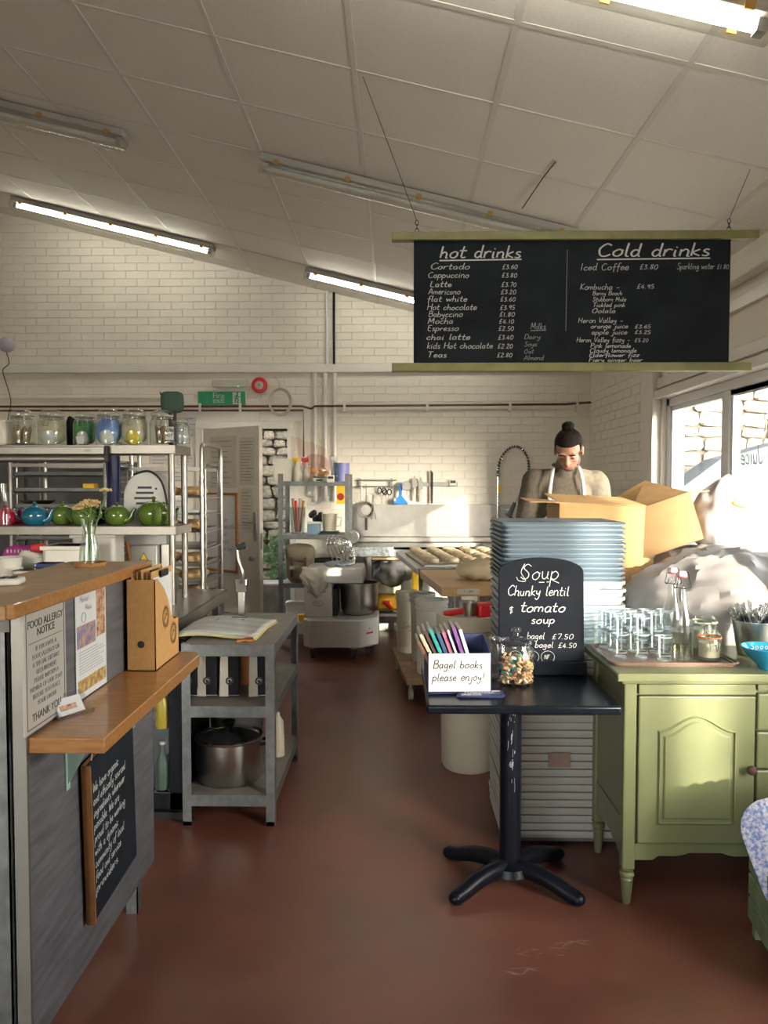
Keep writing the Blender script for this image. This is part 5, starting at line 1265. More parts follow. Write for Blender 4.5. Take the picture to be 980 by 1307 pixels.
# magazine file
t = thing('magazine_file', 'brown cardboard magazine file holding clipboards on the oak shelf', 'file box', (-.858, 2.42, .8965))
w, dpt, h = .093, .26, .30
prof = [(0, 0), (dpt, 0), (dpt, .13), (dpt - .05, .13), (dpt - .085, .15), (dpt - .12, .21), (dpt - .16, .25), (.03, .292), (0, .292)]
MB().prism(prof, 0, .003, 'x').build('side_panel', M_kraft, t, smooth=0); MB().prism(prof, w - .003, w, 'x').build('side_panel', M_kraft, t, smooth=0)
MB().box(0, w, 0, .003, 0, .292).build('front_panel', M_kraft, t, smooth=0); MB().box(0, w, dpt - .003, dpt, 0, .13).build('back_panel', M_kraft, t, smooth=0); MB().box(0, w, 0, dpt, 0, .003).build('base', M_kraft, t, smooth=0)
MB().cyl((w * .5, -.0006, .085), (w * .5, .001, .085), .0115, n=24).build('finger_hole', M_ink, t)
for (yy, zz) in ((.11, .155), (.195, .085)):
    mb = MB()
    for rr in (.034, .021): mb.tube([(w + .0006, yy + rr * math.cos(a), zz + rr * 1.1 * math.sin(a)) for a in [k * math.pi / 12 for k in range(24)]], .0009, 4, True)
    for k in range(28):
        a = k * math.pi / 14; mb.tube([(w + .0006, yy + r_ * math.cos(a), zz + r_ * 1.1 * math.sin(a)) for r_ in (.024, .031)], .0009, 4)
    mb.tube([(w + .0006, yy - .01, zz - .008), (w + .0006, yy + .004, zz + .014), (w + .0006, yy + .01, zz + .004)], .0014, 4)
    mb.build('round_stamp', mat('stamp_ink', (.13, .07, .03), .7), t)
for k in range(5):
    x = -.858 + .010 + k * .016
    c = thing('clipboard', 'brown clipboard in the cardboard magazine file, ' + ordn(k) + ' from the counter panel', 'clipboard', (x, 2.44 + .006 * (k % 2), .900), group='clipboards in the magazine file')
    MB().box(0, .003, 0, .215, 0, .305 + .006 * (k % 3)).build('board', M_kraft, c, smooth=0); MB().box(.0035, .0055, .01, .205, .005, .29).build('paper', M_paper if k == 4 else M_papercream, c, smooth=0)
    MB().box(.0055, .013, .07, .15, .285, .308).build('clip', M_iron, c, smooth=0, bev=.002)
# vase, cork dish, card reader
t = thing('cork_coaster', 'round cork dish under the vase on the counter top', 'coaster', (-1.005, 2.50, CTOP + .0045))
MB().lathe([(0, 0), (.048, 0), (.055, .012), (.051, .012), (.046, .006), (0, .006)], 28).build('dish', mat('cork', (.42, .22, .09), .8, var=.2, scale=60), t)
t = thing('flower_vase', 'clear glass carafe vase with dried yellow flowers on the counter', 'vase', (-1.005, 2.50, CTOP + .011))
MB().lathe([(0, 0), (.033, 0), (.034, .01), (.03, .05), (.022, .09), (.021, .105), (.027, .148), (.0255, .148), (.0195, .105), (.0205, .09), (.0285, .05), (.031, .012), (0, .006)], 28).build('vase', M_glassg, t)
MB().lathe([(0, .007), (.030, .012), (.028, .05), (.024, .07), (0, .07)], 20).build('water', glassmat('vase_water', (.88, .94, .88), ior=1.33), t)
M_stem = mat('green_stem', (.10, .20, .04), .6); M_yar = mat('dried_yellow_flower', (.62, .46, .22), .9, var=.15, scale=200)
for i, (dx, dy, hh, rr) in enumerate(((-.012, .0, .200, .030), (.010, -.01, .210, .032), (.0, .015, .195, .026), (.052, .012, .245, .018), (-.035, .0, .185, .018))):
    f = MB().tube(smoothpath([(-.015 + .008 * i, .004 * (i - 2), .012), (dx * .3, dy * .3, .10), (dx, dy, hh - .015)], 4), .0022, 6).build('flower_stem', M_stem, t)
    mb = MB()
    for k in range(60):
        a, q = random.uniform(0, 6.28), rr * math.sqrt(random.random()); mb.ell((dx + q * math.cos(a), dy + q * math.sin(a), hh - q * q * 9 + random.uniform(-.003, .002)), (.0042, .0042, .0035), 6, 4)
    mb.build('flower_head', M_yar, f)
mb = MB()
for k in range(60):
    a = random.uniform(0, 6.28); p = Vector((random.gauss(0, .022), random.gauss(0, .016), random.uniform(.155, .19))); u = Vector((math.cos(a), math.sin(a), random.uniform(-.3, .6))) * .014; v_ = Vector((-math.sin(a), math.cos(a), .2)) * .004
    mb.add([p, p + u * .5 + v_, p + u, p + u * .5 - v_], [(0, 1, 2, 3)])
o = mb.build('vase_leaves', M_leaf, t, smooth=0); o['kind'] = 'stuff'
t = thing('card_reader', 'small white card reader with dark keys on the counter top', 'card reader', (-1.05, 2.04, CTOP + .0045), R(12))
MB().box(-.045, .045, -.035, .035, 0, .018).build('case', M_plwhite, t, bev=.006)
for i in range(3):
    for j in range(3): MB().box(-.032 + i * .022, -.016 + i * .022, -.022 + j * .016, -.011 + j * .016, .018, .020).build('key', M_ink, t, smooth=0)
tag(MB().box(-.05, .05, -.03, .03, 0, .10).build('blue_packet', mat('blue_white_pack', (.02, .3, .65), .4, col2=(.6, .65, .7), scale=12, detail=0), bev=.01, loc=(-.99, 1.86, 1.045)), 'blue and white packet under the end of the counter top', 'packet')
MB().box(-.0, .26, .02, .24, .99, 1.045).build('carcass_shelf', M_shelfb, ct, smooth=0)

# ================================================================ STEEL PREP TABLE + GANTRY SHELF
PX0, PX1, PY0, PY1, PZ = -3.6, -1.0, 3.42, 4.55, .86
t = thing('steel_worktable', 'long steel worktable behind the counter carrying the gantry shelf', 'table', (PX0, PY0, 0)); w, d = PX1 - PX0, PY1 - PY0
MB().box(0, w, 0, d, PZ - .006, PZ).box(0, w, 0, .01, PZ - .06, PZ).box(w - .01, w, 0, d, PZ - .06, PZ).build('tabletop', M_steelh, t, smooth=0, bev=.002)
for x in (.05, w / 2, w - .06):
    for y in (.06, d - .06): MB().box(x - .018, x + .018, y - .018, y + .018, 0, PZ - .01).build('leg', M_steel, t, smooth=0)
MB().box(.04, w - .75, .05, d - .04, .22, .24).build('under_shelf', M_steel, t, smooth=0)
GX1, GY0, GY1 = -1.135, 3.95, 4.25
g0 = -3.4
t = thing('gantry_shelf', 'two-tier stainless steel gantry shelf holding jars and teapots', 'shelf', (GX1, GY0, PZ)); wg, dg = GX1 - g0, GY1 - GY0
ZL, ZT = 1.27 - PZ, 1.69 - PZ
for z, nm in ((ZT, 'top_shelf'), (ZL, 'lower_shelf')):
    MB().box(-wg, .0, 0, dg, z - .004, z).box(-wg, .0, 0, .004, z - .045, z).box(-wg, 0, dg - .004, dg, z - .045, z).box(-.004, .0, 0, dg, z - .045, z).build(nm, M_gantry, t, smooth=0, bev=.002)
for x in (-.03, -wg + .05):
    for y in (.03, dg - .03): MB().cyl((x, y, 0), (x, y, ZT - .004), .017, n=16).build('leg', M_gantry, t)
hb = thing('heat_lamp_bar', 'silver heat lamp bar mounted under the front of the top gantry shelf', 'heat lamp', (X_(0, GY0) - .2, GY0 - .035, 1.60))
Lb = X_(137, GY0) - hb.location.x
MB().box(0, Lb, -.0, .032, .04, .08).build('upper_channel', M_alu, hb, smooth=0, bev=.004); MB().cyl((0, .012, .018), (Lb, .012, .018), .018, n=16).build('lower_channel', M_alu, hb)
MB().box(Lb, Lb + .016, 0, .032, 0, .085).build('end_cap', M_rubber, hb, bev=.004)
hand('mew', Lb - .10, .055, .008, M_ink, hb, y=-.001)
# jars on the top shelf
def jar(px, label, h, r, contents, Y=4.1, glass=None, clasp=True):
    t = thing('clip_jar', label, 'jar', (X_(px, Y), Y, ZT + PZ + .001)); hb_ = h * .80
    MB().lathe([(0, 0), (r * .9, 0), (r, .012), (r, hb_ * .82), (r * .8, hb_), (r * .8, hb_ + .006), (r * .77, hb_ + .006), (r * .77, hb_), (r * .96, hb_ * .81), (r * .96, .014), (0, .008)], 24).build('jar_body', glass or M_glassg, t)
    MB().lathe([(r * .86, hb_ + .006), (r * .88, hb_ + .012), (r * .86, h * .93), (r * .6, h), (0, h)], 24).build('glass_lid', glass or M_glassg, t)
    MB().lathe([(r * .80, hb_ + .004), (r * .86, hb_ + .005), (r * .86, hb_ + .011), (r * .8, hb_ + .012)], 24).build('seal', mat('jar_seal', (.45, .42, .38), .6), t)
    if clasp:
        MB().tube([(-.012, -r * .84, hb_ + .01), (-.014, -r * 1.02, hb_ - .015), (-.012, -r * 1.04, hb_ * .68), (.012, -r * 1.04, hb_ * .68), (.014, -r * 1.02, hb_ - .015), (.012, -r * .84, hb_ + .01)], .0018, 6).tube([(r * .82 * math.cos(a), r * .82 * math.sin(a), hb_ - .004) for a in [k * math.pi / 10 for k in range(20)]], .0018, 5, True).build('wire_clasp', M_chrome, t)
    contents(t, r * .9, hb_ * .72); return t
def c_sticks(col):
    def f(t, r, h):
        mb = MB()
        for k in range(60):
            a, q = random.uniform(0, 6.28), r * .5 * math.sqrt(random.random()); a2 = a + random.uniform(-.5, .5); q2 = min(r * .8, q * 1.5)
            mb.cyl((q * math.cos(a), q * math.sin(a), .012), (q2 * math.cos(a2), q2 * math.sin(a2), h * random.uniform(.7, 1.0)), .0035, n=5)
        o = mb.build('wooden_sticks', col, t); o['kind'] = 'stuff'
    return f
def c_pack(m, m2=None, cup=False):
    def f(t, r, h):
        MB().ell((0, .0, h * .6 + .012), (r * .95, r * .92, h * .60), 20, 14, .6, lambda q: q * (1 + .1 * noise.noise(q * 30))).build('packet', m, t)
        if m2: MB().ell((r * .1, -r * .62, h * .42), (r * .62, r * .42, h * .40), 16, 10, .8, lambda q: q * (1 + .15 * noise.noise(q * 40))).build('sachets', m2, t)
        if cup:
            MB().prism([(-.025, .05), (.025, .05), (.017, .012), (-.017, .012)], -r * 1.12 - .002, -r * 1.12, 'y').build('cup_label', M_paper, t, smooth=0)
            MB().tube([(.024, -r * 1.13, .045), (.036, -r * 1.13, .04), (.03, -r * 1.13, .025), (.02, -r * 1.13, .025)], .003, 5).build('cup_label', M_paper, t)
    return f
M_stick = mat('birch_stick', (.50, .36, .22), .7); M_cream2 = mat('cream_biscuit', (.60, .52, .40), .7, var=.15, scale=30)
J = 4.1
jar(30, 'clip jar of wooden stirrers at the left end of the top shelf', .19, .070, c_sticks(M_stick))
jar(68, 'clip jar of cream sachets, second on the top shelf', .19, .074, c_pack(M_cream2, M_paper))
jar(110, 'clip jar with a green pack and a white cup picture on it', .185, .062, c_pack(mat('green_pack', (.03, .25, .07), .5), M_papercream, True), 4.14)
jar(140, 'clip jar with a bright blue pack and white picture', .188, .068, c_pack(mat('blue_pack', (.10, .22, .60), .5, col2=(.25, .4, .75)), M_paper), 4.05)
jar(173, 'clip jar with yellow and cream sachets', .19, .070, c_pack(M_cream2, mat('yellow_pack', (.65, .5, .02), .5)), 4.07)
jar(208, 'clip jar of wooden sticks and black and white lettering near the shelf corner', .185, .066, c_sticks(mat('dark_stick', (.33, .22, .13), .7)), 4.07)
jar(233, 'small clip jar half hidden at the right end of the top shelf', .15, .045, c_pack(mat('grey_contents', (.4, .4, .42), .6)), 4.12)
t = thing('jar_lettering_card', 'white card with black letters inside the last large jar', 'card', (X_(217, 4.04), 4.045, ZT + PZ + .03))
MB().box(-.022, .022, -.0005, .0005, 0, .07).build('card_sheet', M_paper, t, smooth=0); hand('CAN', -.018, .042, .009, M_ink, t, w=.003); hand('HELP', -.02, .018, .007, M_ink, t, w=.0025)
t = thing('white_tub', 'white plastic tub at the very left of the top shelf', 'tub', (X_(-2, 4.1), 4.1, ZT + PZ + .001)); MB().box(-.09, .085, -.08, .08, 0, .13).build('tub_body', M_plwhite, t, bev=.014); MB().box(-.095, .09, -.085, .085, .12, .135).build('lid', M_plwhite, t, bev=.005)
t = thing('dark_cloth_bundle', 'dark folded cloth standing between two jars on the top shelf', 'cloth', (X_(92, 4.2), 4.21, ZT + PZ + .001)); MB().ell((0, 0, .08), (.03, .03, .085), 18, 12, .8, lambda q: q * (1 + .2 * noise.noise(q * 25))).build('cloth', M_dark, t)
t = thing('green_speaker', 'dark green rounded fabric speaker standing above the right end of the jars', 'speaker', (X_(221, 4.21), 4.213, ZT + PZ + .001))
MB().cyl((0, 0, 0), (0, 0, .20), .022).cyl((0, 0, 0), (0, 0, .008), .034, n=24).build('stand', M_rubber, t)
MB().ell((0, 0, .245), (.060, .034, .058), 28, 18, .45).build('speaker_body', mat('green_mesh_fabric', (.05, .09, .075), .85, bump=.4, bscale=300), t)
MB().tube([(-.055, 0, .285), (-.068, 0, .30), (-.062, 0, .285)], .004, 6).build('loop', M_navy, t)
# teapots
def teapot(px, Y, s_, m, rz, label, group=None):
    t = thing('teapot', label, 'teapot', (X_(px, Y), Y, ZL + PZ + .001), R(rz))
    MB().lathe([(0, 0), (.62 * s_, 0), (.66 * s_, .03 * s_), (.9 * s_, .3 * s_), (1.0 * s_, .68 * s_), (.93 * s_, 1.05 * s_), (.7 * s_, 1.32 * s_), (.45 * s_, 1.42 * s_)], 28).build('pot_body', m, t)
    lid = MB().lathe([(.5 * s_, 1.38 * s_), (.5 * s_, 1.43 * s_), (.3 * s_, 1.52 * s_), (.1 * s_, 1.56 * s_), (.09 * s_, 1.6 * s_), (.16 * s_, 1.7 * s_), (.1 * s_, 1.8 * s_), (0, 1.82 * s_)], 24).build('lid', m, t)
    MB().tube(smoothpath([(.85 * s_, 0, .35 * s_), (1.2 * s_, 0, .55 * s_), (1.38 * s_, 0, 1.0 * s_), (1.6 * s_, 0, 1.25 * s_)], 5), 0, 10, rs=[s_ * (.30 - .20 * i / 15) for i in range(16)]).build('spout', m, t)
    MB().tube(smoothpath([(-.75 * s_, 0, 1.15 * s_), (-1.15 * s_, 0, 1.35 * s_), (-1.5 * s_, 0, 1.0 * s_), (-1.35 * s_, 0, .55 * s_), (-.92 * s_, 0, .35 * s_)], 6), .075 * s_, 8).build('handle', m, t)
    return t
teapot(8, 4.08, .058, M_redp, 30, 'crimson teapot at the far left of the lower gantry shelf')
teapot(27, 4.16, .052, M_redp, 200, 'smaller crimson teapot just left of the teal teapot')
teapot(44, 4.06, .068, M_teal, -5, 'teal blue teapot with its spout to the right')
teapot(80, 4.12, .068, M_potgreen, 195, 'green teapot immediately right of the teal teapot')
teapot(107, 4.06, .068, M_potgreen, 170, 'green teapot directly behind the vase flowers')
teapot(149, 4.10, .068, M_potgreen, -10, 'medium green teapot between the vase and the biggest teapot')
teapot(196, 4.06, .084, M_potgreen, -62, 'biggest green teapot next to the gantry leg')
teapot(209, 4.19, .066, M_potgreen, 60, 'green teapot half hidden behind the biggest one')
teapot(126, 4.18, .060, mat('navy_glaze', (.01, .02, .07), .15, coat=.5), 100, 'navy teapot hidden behind the green teapots')
for px, s_ in ((3, 1.0), (9, .8)):
    t = thing('glass_carafe', ('taller' if s_ == 1 else 'shorter') + ' clear glass carafe at the left end of the lower gantry shelf', 'carafe', (X_(px - 1, 4.2 if s_ == 1 else 4.0) + (0 if s_ == 1 else .0), 4.215 if s_ == 1 else 3.985, ZL + PZ + .001))
    MB().lathe([(0, 0), (.036 * s_, 0), (.036 * s_, .08 * s_), (.018 * s_, .15 * s_), (.02 * s_, .22 * s_), (.018 * s_, .22 * s_), (.016 * s_, .15 * s_), (.034 * s_, .08 * s_), (.03 * s_, .006), (0, .006)], 20).build('glass', M_glass, t)
# things on the worktable
zt = PZ + .001
def tubthing(name, label, cat, px, Y, w, d, h, m, bev=.012):
    t = thing(name, label, cat, (X_(px, Y), Y, zt)); MB().box(-w / 2, w / 2, -d / 2, d / 2, 0, h).build('body', m, t, bev=bev); MB().box(-w / 2 - .006, w / 2 + .006, -d / 2 - .006, d / 2 + .006, h - .02, h).build('rim', m, t, bev=.004); return t
tubthing('storage_box', 'large milky storage box under the gantry behind the vase', 'box', 125, 4.05, .23, .16, .365, M_traywhite, .02)
tubthing('storage_box', 'white storage box with rounded corner left of the vase', 'box', 88, 3.75, .20, .18, .33, M_plwhite, .02)
t = thing('white_bowl_stack', 'stack of white ridged tubs at the left edge behind the counter', 'tubs', (X_(8, 3.55), 3.56, zt))
for k in range(6): MB().lathe([(0, k * .045), (.052, k * .045), (.064, k * .045 + .06), (.066, k * .045 + .062), (.06, k * .045 + .062), (0, k * .045 + .01)], 24).build('tub', M_plwhite, t)
t = thing('glass_jug', 'square glass canister behind the counter beside the white tubs', 'canister', (X_(37, 3.6), 3.6, zt)); MB().box(-.035, .045, -.04, .04, 0, .28).build('canister_body', M_glassg, t, bev=.012); MB().box(-.03, .04, -.035, .035, .004, .2).build('contents', mat('brown_beans', (.12, .09, .06), .7, var=.4, scale=80), t, bev=.01)
tubthing('navy_tin', 'short navy tin behind the counter', 'tin', 62, 3.62, .10, .08, .255, M_navy, .004)
tubthing('steel_tin', 'low steel tin tray behind the navy tin', 'tin', 50, 3.50, .22, .05, .235, M_steelh, .004)
def fnn(q): return q * (1 + .3 * noise.noise(q * 20))
t = thing('napkin_pack', 'magenta paper pack with white dashes under the gantry shelf', 'napkins', (X_(26, 3.85), 3.86, zt + .20)); MB().ell((0, 0, .05), (.085, .05, .065), 24, 14, .7, fnn).build('pack', mat('magenta_paper', (.42, .03, .26), .6), t)
mb = MB()
for k in range(7): mb.box(-.05 + k * .018, -.042 + k * .018, -.058, -.054, .085, .10)
mb.build('white_dashes', M_paper, t, smooth=0); MB().box(-.09, .10, -.05, .05, -.2, -.01).build('pack_box', M_plwhite, t, bev=.01)
t = thing('red_packet', 'small red packet beside the magenta pack', 'packet', (X_(48, 3.8), 3.8, zt)); MB().box(-.03, .03, -.03, .03, 0, .33).build('packet_body', M_red, t, bev=.01)
t = thing('white_pouch', 'crumpled white pouch in front of the magenta pack', 'pouch', (X_(38, 3.7), 3.7, zt)); MB().ell((0, 0, .15), (.09, .04, .15), 24, 16, .7, lambda q: q * (1 + .15 * noise.noise(q * 14))).build('pouch', M_papercream, t)

# domed bakery machine
mY = 4.42
t = thing('bread_slicer', 'grey domed bakery machine with black vents and a yellow warning triangle', 'machine', (X_(190, mY), mY, zt))
M_mach = mat('grey_hammered_enamel', (.36, .36, .35), .4, metal=.3, var=.06)
w = .125
mb = MB(); arc = [(-w, .28)] + [(-w * math.cos(a), .545 + .155 * math.sin(a)) for a in [k * math.pi / 14 for k in range(15)]] + [(w, .28)]
mb.prism(arc, -.07, .10, 'y').build('domed_housing', M_mach, t, smooth=50, bev=.006)
mb = MB()
for k, (a, b) in enumerate(((-.05, .04), (-.06, .05), (-.07, .06), (-.06, .06), (-.05, .03))): mb.box(a + .01, b, -.0735, -.07, .60 - k * .030, .613 - k * .030)
mb.build('vent_slots', M_ink, t, smooth=0)
MB().cyl((.065, -.076, .60), (.065, -.07, .60), .006).build('bolt', M_ink, t)
MB().box(-.08, .075, -.10, .08, .10, .28).build('control_box', M_mach, t, bev=.006)
MB().prism([(-.025, .195), (.025, .195), (.0, .24)], -.1015, -.1, 'y').build('warning_triangle', M_ink, t, smooth=0); MB().prism([(-.019, .1985), (.019, .1985), (.0, .233)], -.1025, -.1015, 'y').build('warning_triangle', mat('warning_yellow', (.7, .45, .02), .5), t, smooth=0)
MB().box(.08, .14, -.05, .05, 0, .46).box(-.09, .14, -.11, .11, 0, .10).build('base', M_steelh, t, bev=.006)
MB().tube(smoothpath([(-.06, -.085, .68), (.03, -.085, .70), (.10, -.085, .64), (.13, -.085, .52), (.14, -.085, .42)], 5), .006, 8).build('guard_strap', M_rubber, t)
MB().tube([(-.10, -.09, .30), (-.075, -.11, .20)], .012, 8).build('lever', M_woodf, t)
t = thing('dark_apron', 'dark blue apron hanging between the rack and the domed machine', 'apron', (X_(143, 4.9), 4.9, 1.0)); MB().grid(lambda u, v: (-.045 + .09 * u + .01 * math.sin(v * 6), .012 * math.sin(u * 9 + v * 3), .72 - .95 * v), 10, 14).build('cloth', M_navy, t, solid=.01)
MB().cyl((0, 0, .72), (0, .7, .72), .006).build('hanging_hook', M_steel, t)
t = thing('can_opener', 'bench-mounted steel can opener with a black crank knob', 'can opener', (X_(309, 4.05), 4.02, .80))
MB().box(-.018, .018, -.015, .015, .0, .16).build('post', M_steelh, t, bev=.003); MB().box(-.03, .03, -.02, .02, .12, .19).build('cutter_head', M_chrome, t, bev=.004)
MB().tube(smoothpath([(.0, -.02, .17), (.012, -.03, .22), (-.012, -.03, .30), (-.015, -.03, .36)], 5), .009, 8).build('crank', M_steelh, t); MB().cyl((-.018, -.03, .355), (.03, -.03, .37), .014, .02).build('knob', M_rubber, t)

# ================================================================ BREAD RACKS
def rack(x0, x1, y0, y1, h, label, n, hoop=True):
    t = thing('bread_rack', label, 'rack', (x0, y0, 0)); w, d = x1 - x0, y1 - y0
    for x in (0, w):
        pts = smoothpath([(x, 0, h - .12), (x, .01, h - .03), (x, .07, h), (x, d - .07, h), (x, d - .01, h - .03), (x, d, h - .12)], 4)
        MB().tube([(x, 0, .12)] + pts + [(x, d, .12)], .016, 8).build('side_frame', M_steelh, t)
        MB().tube([(x, .09, .2), (x, .09, h - .16), (x, .13, h - .13), (x, d - .13, h - .13), (x, d - .09, h - .16), (x, d - .09, .2)], .006, 6).build('inner_rail', M_steelh, t)
    for y in (0, d):
        for z in (.16, h - .16): MB().box(0, w, y - .012, y + .012, z - .012, z + .012).build('cross_bar', M_steel, t, smooth=0)
    for k in range(n):
        z = .26 + k * (h - .5) / (n - 1)
        for x in (.01, w - .01): MB().box(x - .012, x + .012, .01, d - .01, z - .01, z).build('tray_runner', M_steel, t, smooth=0)
    for x in (0, w):
        for y in (0, d): MB().cyl((x - .012, y, .05), (x + .012, y, .05), .05, n=16).cyl((x, y, .05), (x, y, .13), .01).build('wheel', M_rubber, t)
    return t
R1 = (-1.86, -1.27, 5.02, 5.56)
rack(*R1, 1.745, 'tall steel bread rack beside the back door with loaves on its trays', 12)
M_crust = mat('brown_crust', (.42, .24, .09), .75, var=.3, scale=14, col2=(.60, .42, .22))
M_wire = M_steel
for k in (2, 3, 4, 5, 6, 7, 8, 9, 10):
    z = .26 + k * (1.745 - .5) / 11 + .002
    tr_ = thing('baking_tray', 'steel wire baking tray in the bread rack by the door, ' + ordn(10 - k) + ' from the top', 'tray', (R1[0], R1[2], z), group='baking trays in the bread rack')
    mb = MB(); mb.box(.02, .57, .02, .03, 0, .015).box(.02, .57, .51, .52, 0, .015).box(.02, .03, .02, .52, 0, .015).box(.56, .57, .02, .52, 0, .015)
    for q in range(9): mb.box(.03, .56, .06 + q * .055, .064 + q * .055, .004, .008)
    mb.build('wire_frame', M_steelh, tr_, smooth=0)
    if k not in (7, 9):
        for j in range(3):
            lf = MB().ell((0, 0, 0), (.085, .16, .034), 20, 12, .8, lambda q, k=k, j=j: q * (1 + .12 * noise.noise(q * 12 + Vector((k, j, 0))))).build('bread_loaf', M_crust, loc=(R1[0] + .12 + j * .178, R1[2] + .22, z + .042), rot=(0, 0, random.uniform(-.1, .1)))
            tag(lf, 'flat golden brown loaf, ' + ('left', 'middle', 'right')[j] + ' one on the ' + ordn(10 - k) + ' tray of the bread rack', 'bread', 'loaves in the bread rack')
R2 = (X_(14, 5.5), X_(135, 5.5), 5.5, 6.05)
rack(*R2, 1.78, 'wide steel rack of trays at far left behind the teapots', 12)
xm = (R2[0] + R2[1]) / 2
for k in (7, 8, 9, 10, 11):
    z = .26 + k * (1.78 - .5) / 11 + .002
    tr_ = thing('baking_tray', 'dull steel sheet tray in the wide rack, ' + ordn(11 - k) + ' from the top', 'tray', (R2[0], R2[2], z), group='sheet trays in the wide rack')
    MB().box(.02, R2[1] - R2[0] - .02, .02, .5, 0, .006).box(.02, R2[1] - R2[0] - .02, .02, .03, 0, .03).build('sheet', M_galvd, tr_, smooth=0)
for i, k in enumerate((9, 10)):
    z = .26 + k * (1.78 - .5) / 11 + .009
    t = thing('yellow_tub', ('upper' if k == 10 else 'lower') + ' yellow tub on the wide rack', 'tub', (X_(114, 5.6), 5.62, z)); MB().box(-.04, .045, -.04, .04, 0, .055).build('tub_body', M_yellow, t, bev=.006)
t = thing('steel_bowl', 'shallow steel bowl on the wide rack behind the teal teapot', 'bowl', (X_(40, 5.6), 5.7, .26 + 9 * (1.28) / 11 + .009)); MB().lathe([(0, 0), (.06, 0), (.13, .045), (.125, .045), (.05, .006), (0, .006)], 24).build('bowl_body', M_steelh, t)
t = thing('dark_cabinet', 'dark equipment cabinet standing far left behind the racks', 'cabinet', (-3.9, 6.4, 0)); MB().box(0, 1.55, .1, .7, 0, 1.68).build('body', mat('dark_grey_steel', (.07, .07, .075), .5), t, bev=.01)
for k in range(2): d_ = MB().box(.02 + k * .76, .75 + k * .76, .07, .10, .05, 1.64).build('door', mat('dark_grey_steel', (.07, .07, .075), .5), t, bev=.006); MB().box(.68 + k * .12, .70 + k * .12, .05, .07, .7, .9).build('handle', M_steel, d_, smooth=0)
# ================================================================ FRIDGE + GALVANISED TROLLEY SHELF (left middle)
t = thing('glass_door_fridge', 'black glass-door undercounter fridge with bottles behind the counter panel', 'fridge', (-1.62, 3.33, 0))
w = .68; MB().box(0, w, .05, .5, .03, .80).build('cabinet', M_black, t, bev=.006)
dr = MB().box(0, .06, 0, .05, .05, .80).box(w - .06, w, 0, .05, .05, .80).box(0, w, 0, .05, .05, .13).box(0, w, 0, .05, .74, .80).build('door_frame', M_black, t, smooth=0, bev=.004)
MB().box(.06, w - .06, .02, .026, .13, .74).build('glass_pane', M_glassg, dr, smooth=0)
MB().box(.05, w - .05, .06, .4, .40, .405).build('wire_shelf', M_chrome, t, smooth=0)
MB().box(.0, w, .02, .45, 0, .03).build('plinth', M_rubber, t, smooth=0)
for i in range(4):
    for z, m, nm in ((.135, M_glassg, 'clear'), (.41, mat('yellow_juice', (.4, .33, .05), .3), 'yellow')):
        b = thing('drinks_bottle', nm + ' drinks bottle inside the glass-door fridge, ' + ordn(i) + ' from the right', 'bottle', (-1.62 + w - .095 - i * .075, 3.36, z), group=nm + ' bottles in the fridge')
        MB().lathe([(0, 0), (.027, 0), (.03, .01), (.03, .12), (.012, .17), (.012, .20), (0, .20)], 16).build('bottle_body', m if z > .3 else mat('pale_label_bottle', (.09, .13, .11), .3), b); MB().cyl((0, 0, .2), (0, 0, .212), .014).build('cap', M_plwhite, b)
# galvanised shelf unit
gx0, gx1, gy0, gy1 = X_(230, 3.29), X_(348, 3.29), 3.29, 4.1
t = thing('galvanised_shelf_unit', 'low galvanised three-tier shelf unit with open menu folder on top', 'shelves', (gx0, gy0, 0)); w, d = gx1 - gx0, gy1 - gy0
LV = (.795, .527, .135)
for i, z in enumerate(LV):
    s_ = MB().box(.004, w - .004, .004, d - .004, z - .012, z).build('shelf', M_shelfb, t, smooth=0)
    q = MB().box(.03, w - .03, -.002, .006, z - .05, z + (.0 if i == 0 else -.0)).box(.03, w - .03, d - .006, d + .002, z - .05, z).box(-.002, .006, .03, d - .03, z - .05, z).box(w - .006, w + .002, .03, d - .03, z - .05, z)
    q.build('shelf_beam', M_galv, s_, smooth=0, bev=.001)
for x, sx in ((0, 1), (w, -1)):
    for y, sy in ((0, 1), (d, -1)):
        mb = MB(); a, b = sorted((x, x + sx * .036)); c, e = sorted((y, y + sy * .004)); mb.box(a, b, c - .003, e - .003 if sy > 0 else e, 0, .80)
        a, b = sorted((x, x + sx * .004)); c, e = sorted((y, y + sy * .036)); mb.box(a - .003 if sx > 0 else a, b if sx > 0 else b + .003, c, e, 0, .80)
        po = mb.build('corner_post', M_galv, t, smooth=0)
        if sy > 0:
            hm = MB()
            for k in range(30): hm.cyl((x + sx * .018, y - .0036, .04 + k * .026), (x + sx * .018, y - .003, .04 + k * .026), .0032, n=8)
            hm.build('bolt_holes', M_chrome if False else M_galvd, po)
        MB().box(min(x, x + sx * .038) - .003, max(x, x + sx * .038), min(y, y + sy * .038) - .003, max(y, y + sy * .038), 0, .018).build('rubber_foot', M_rubber, po, smooth=0)
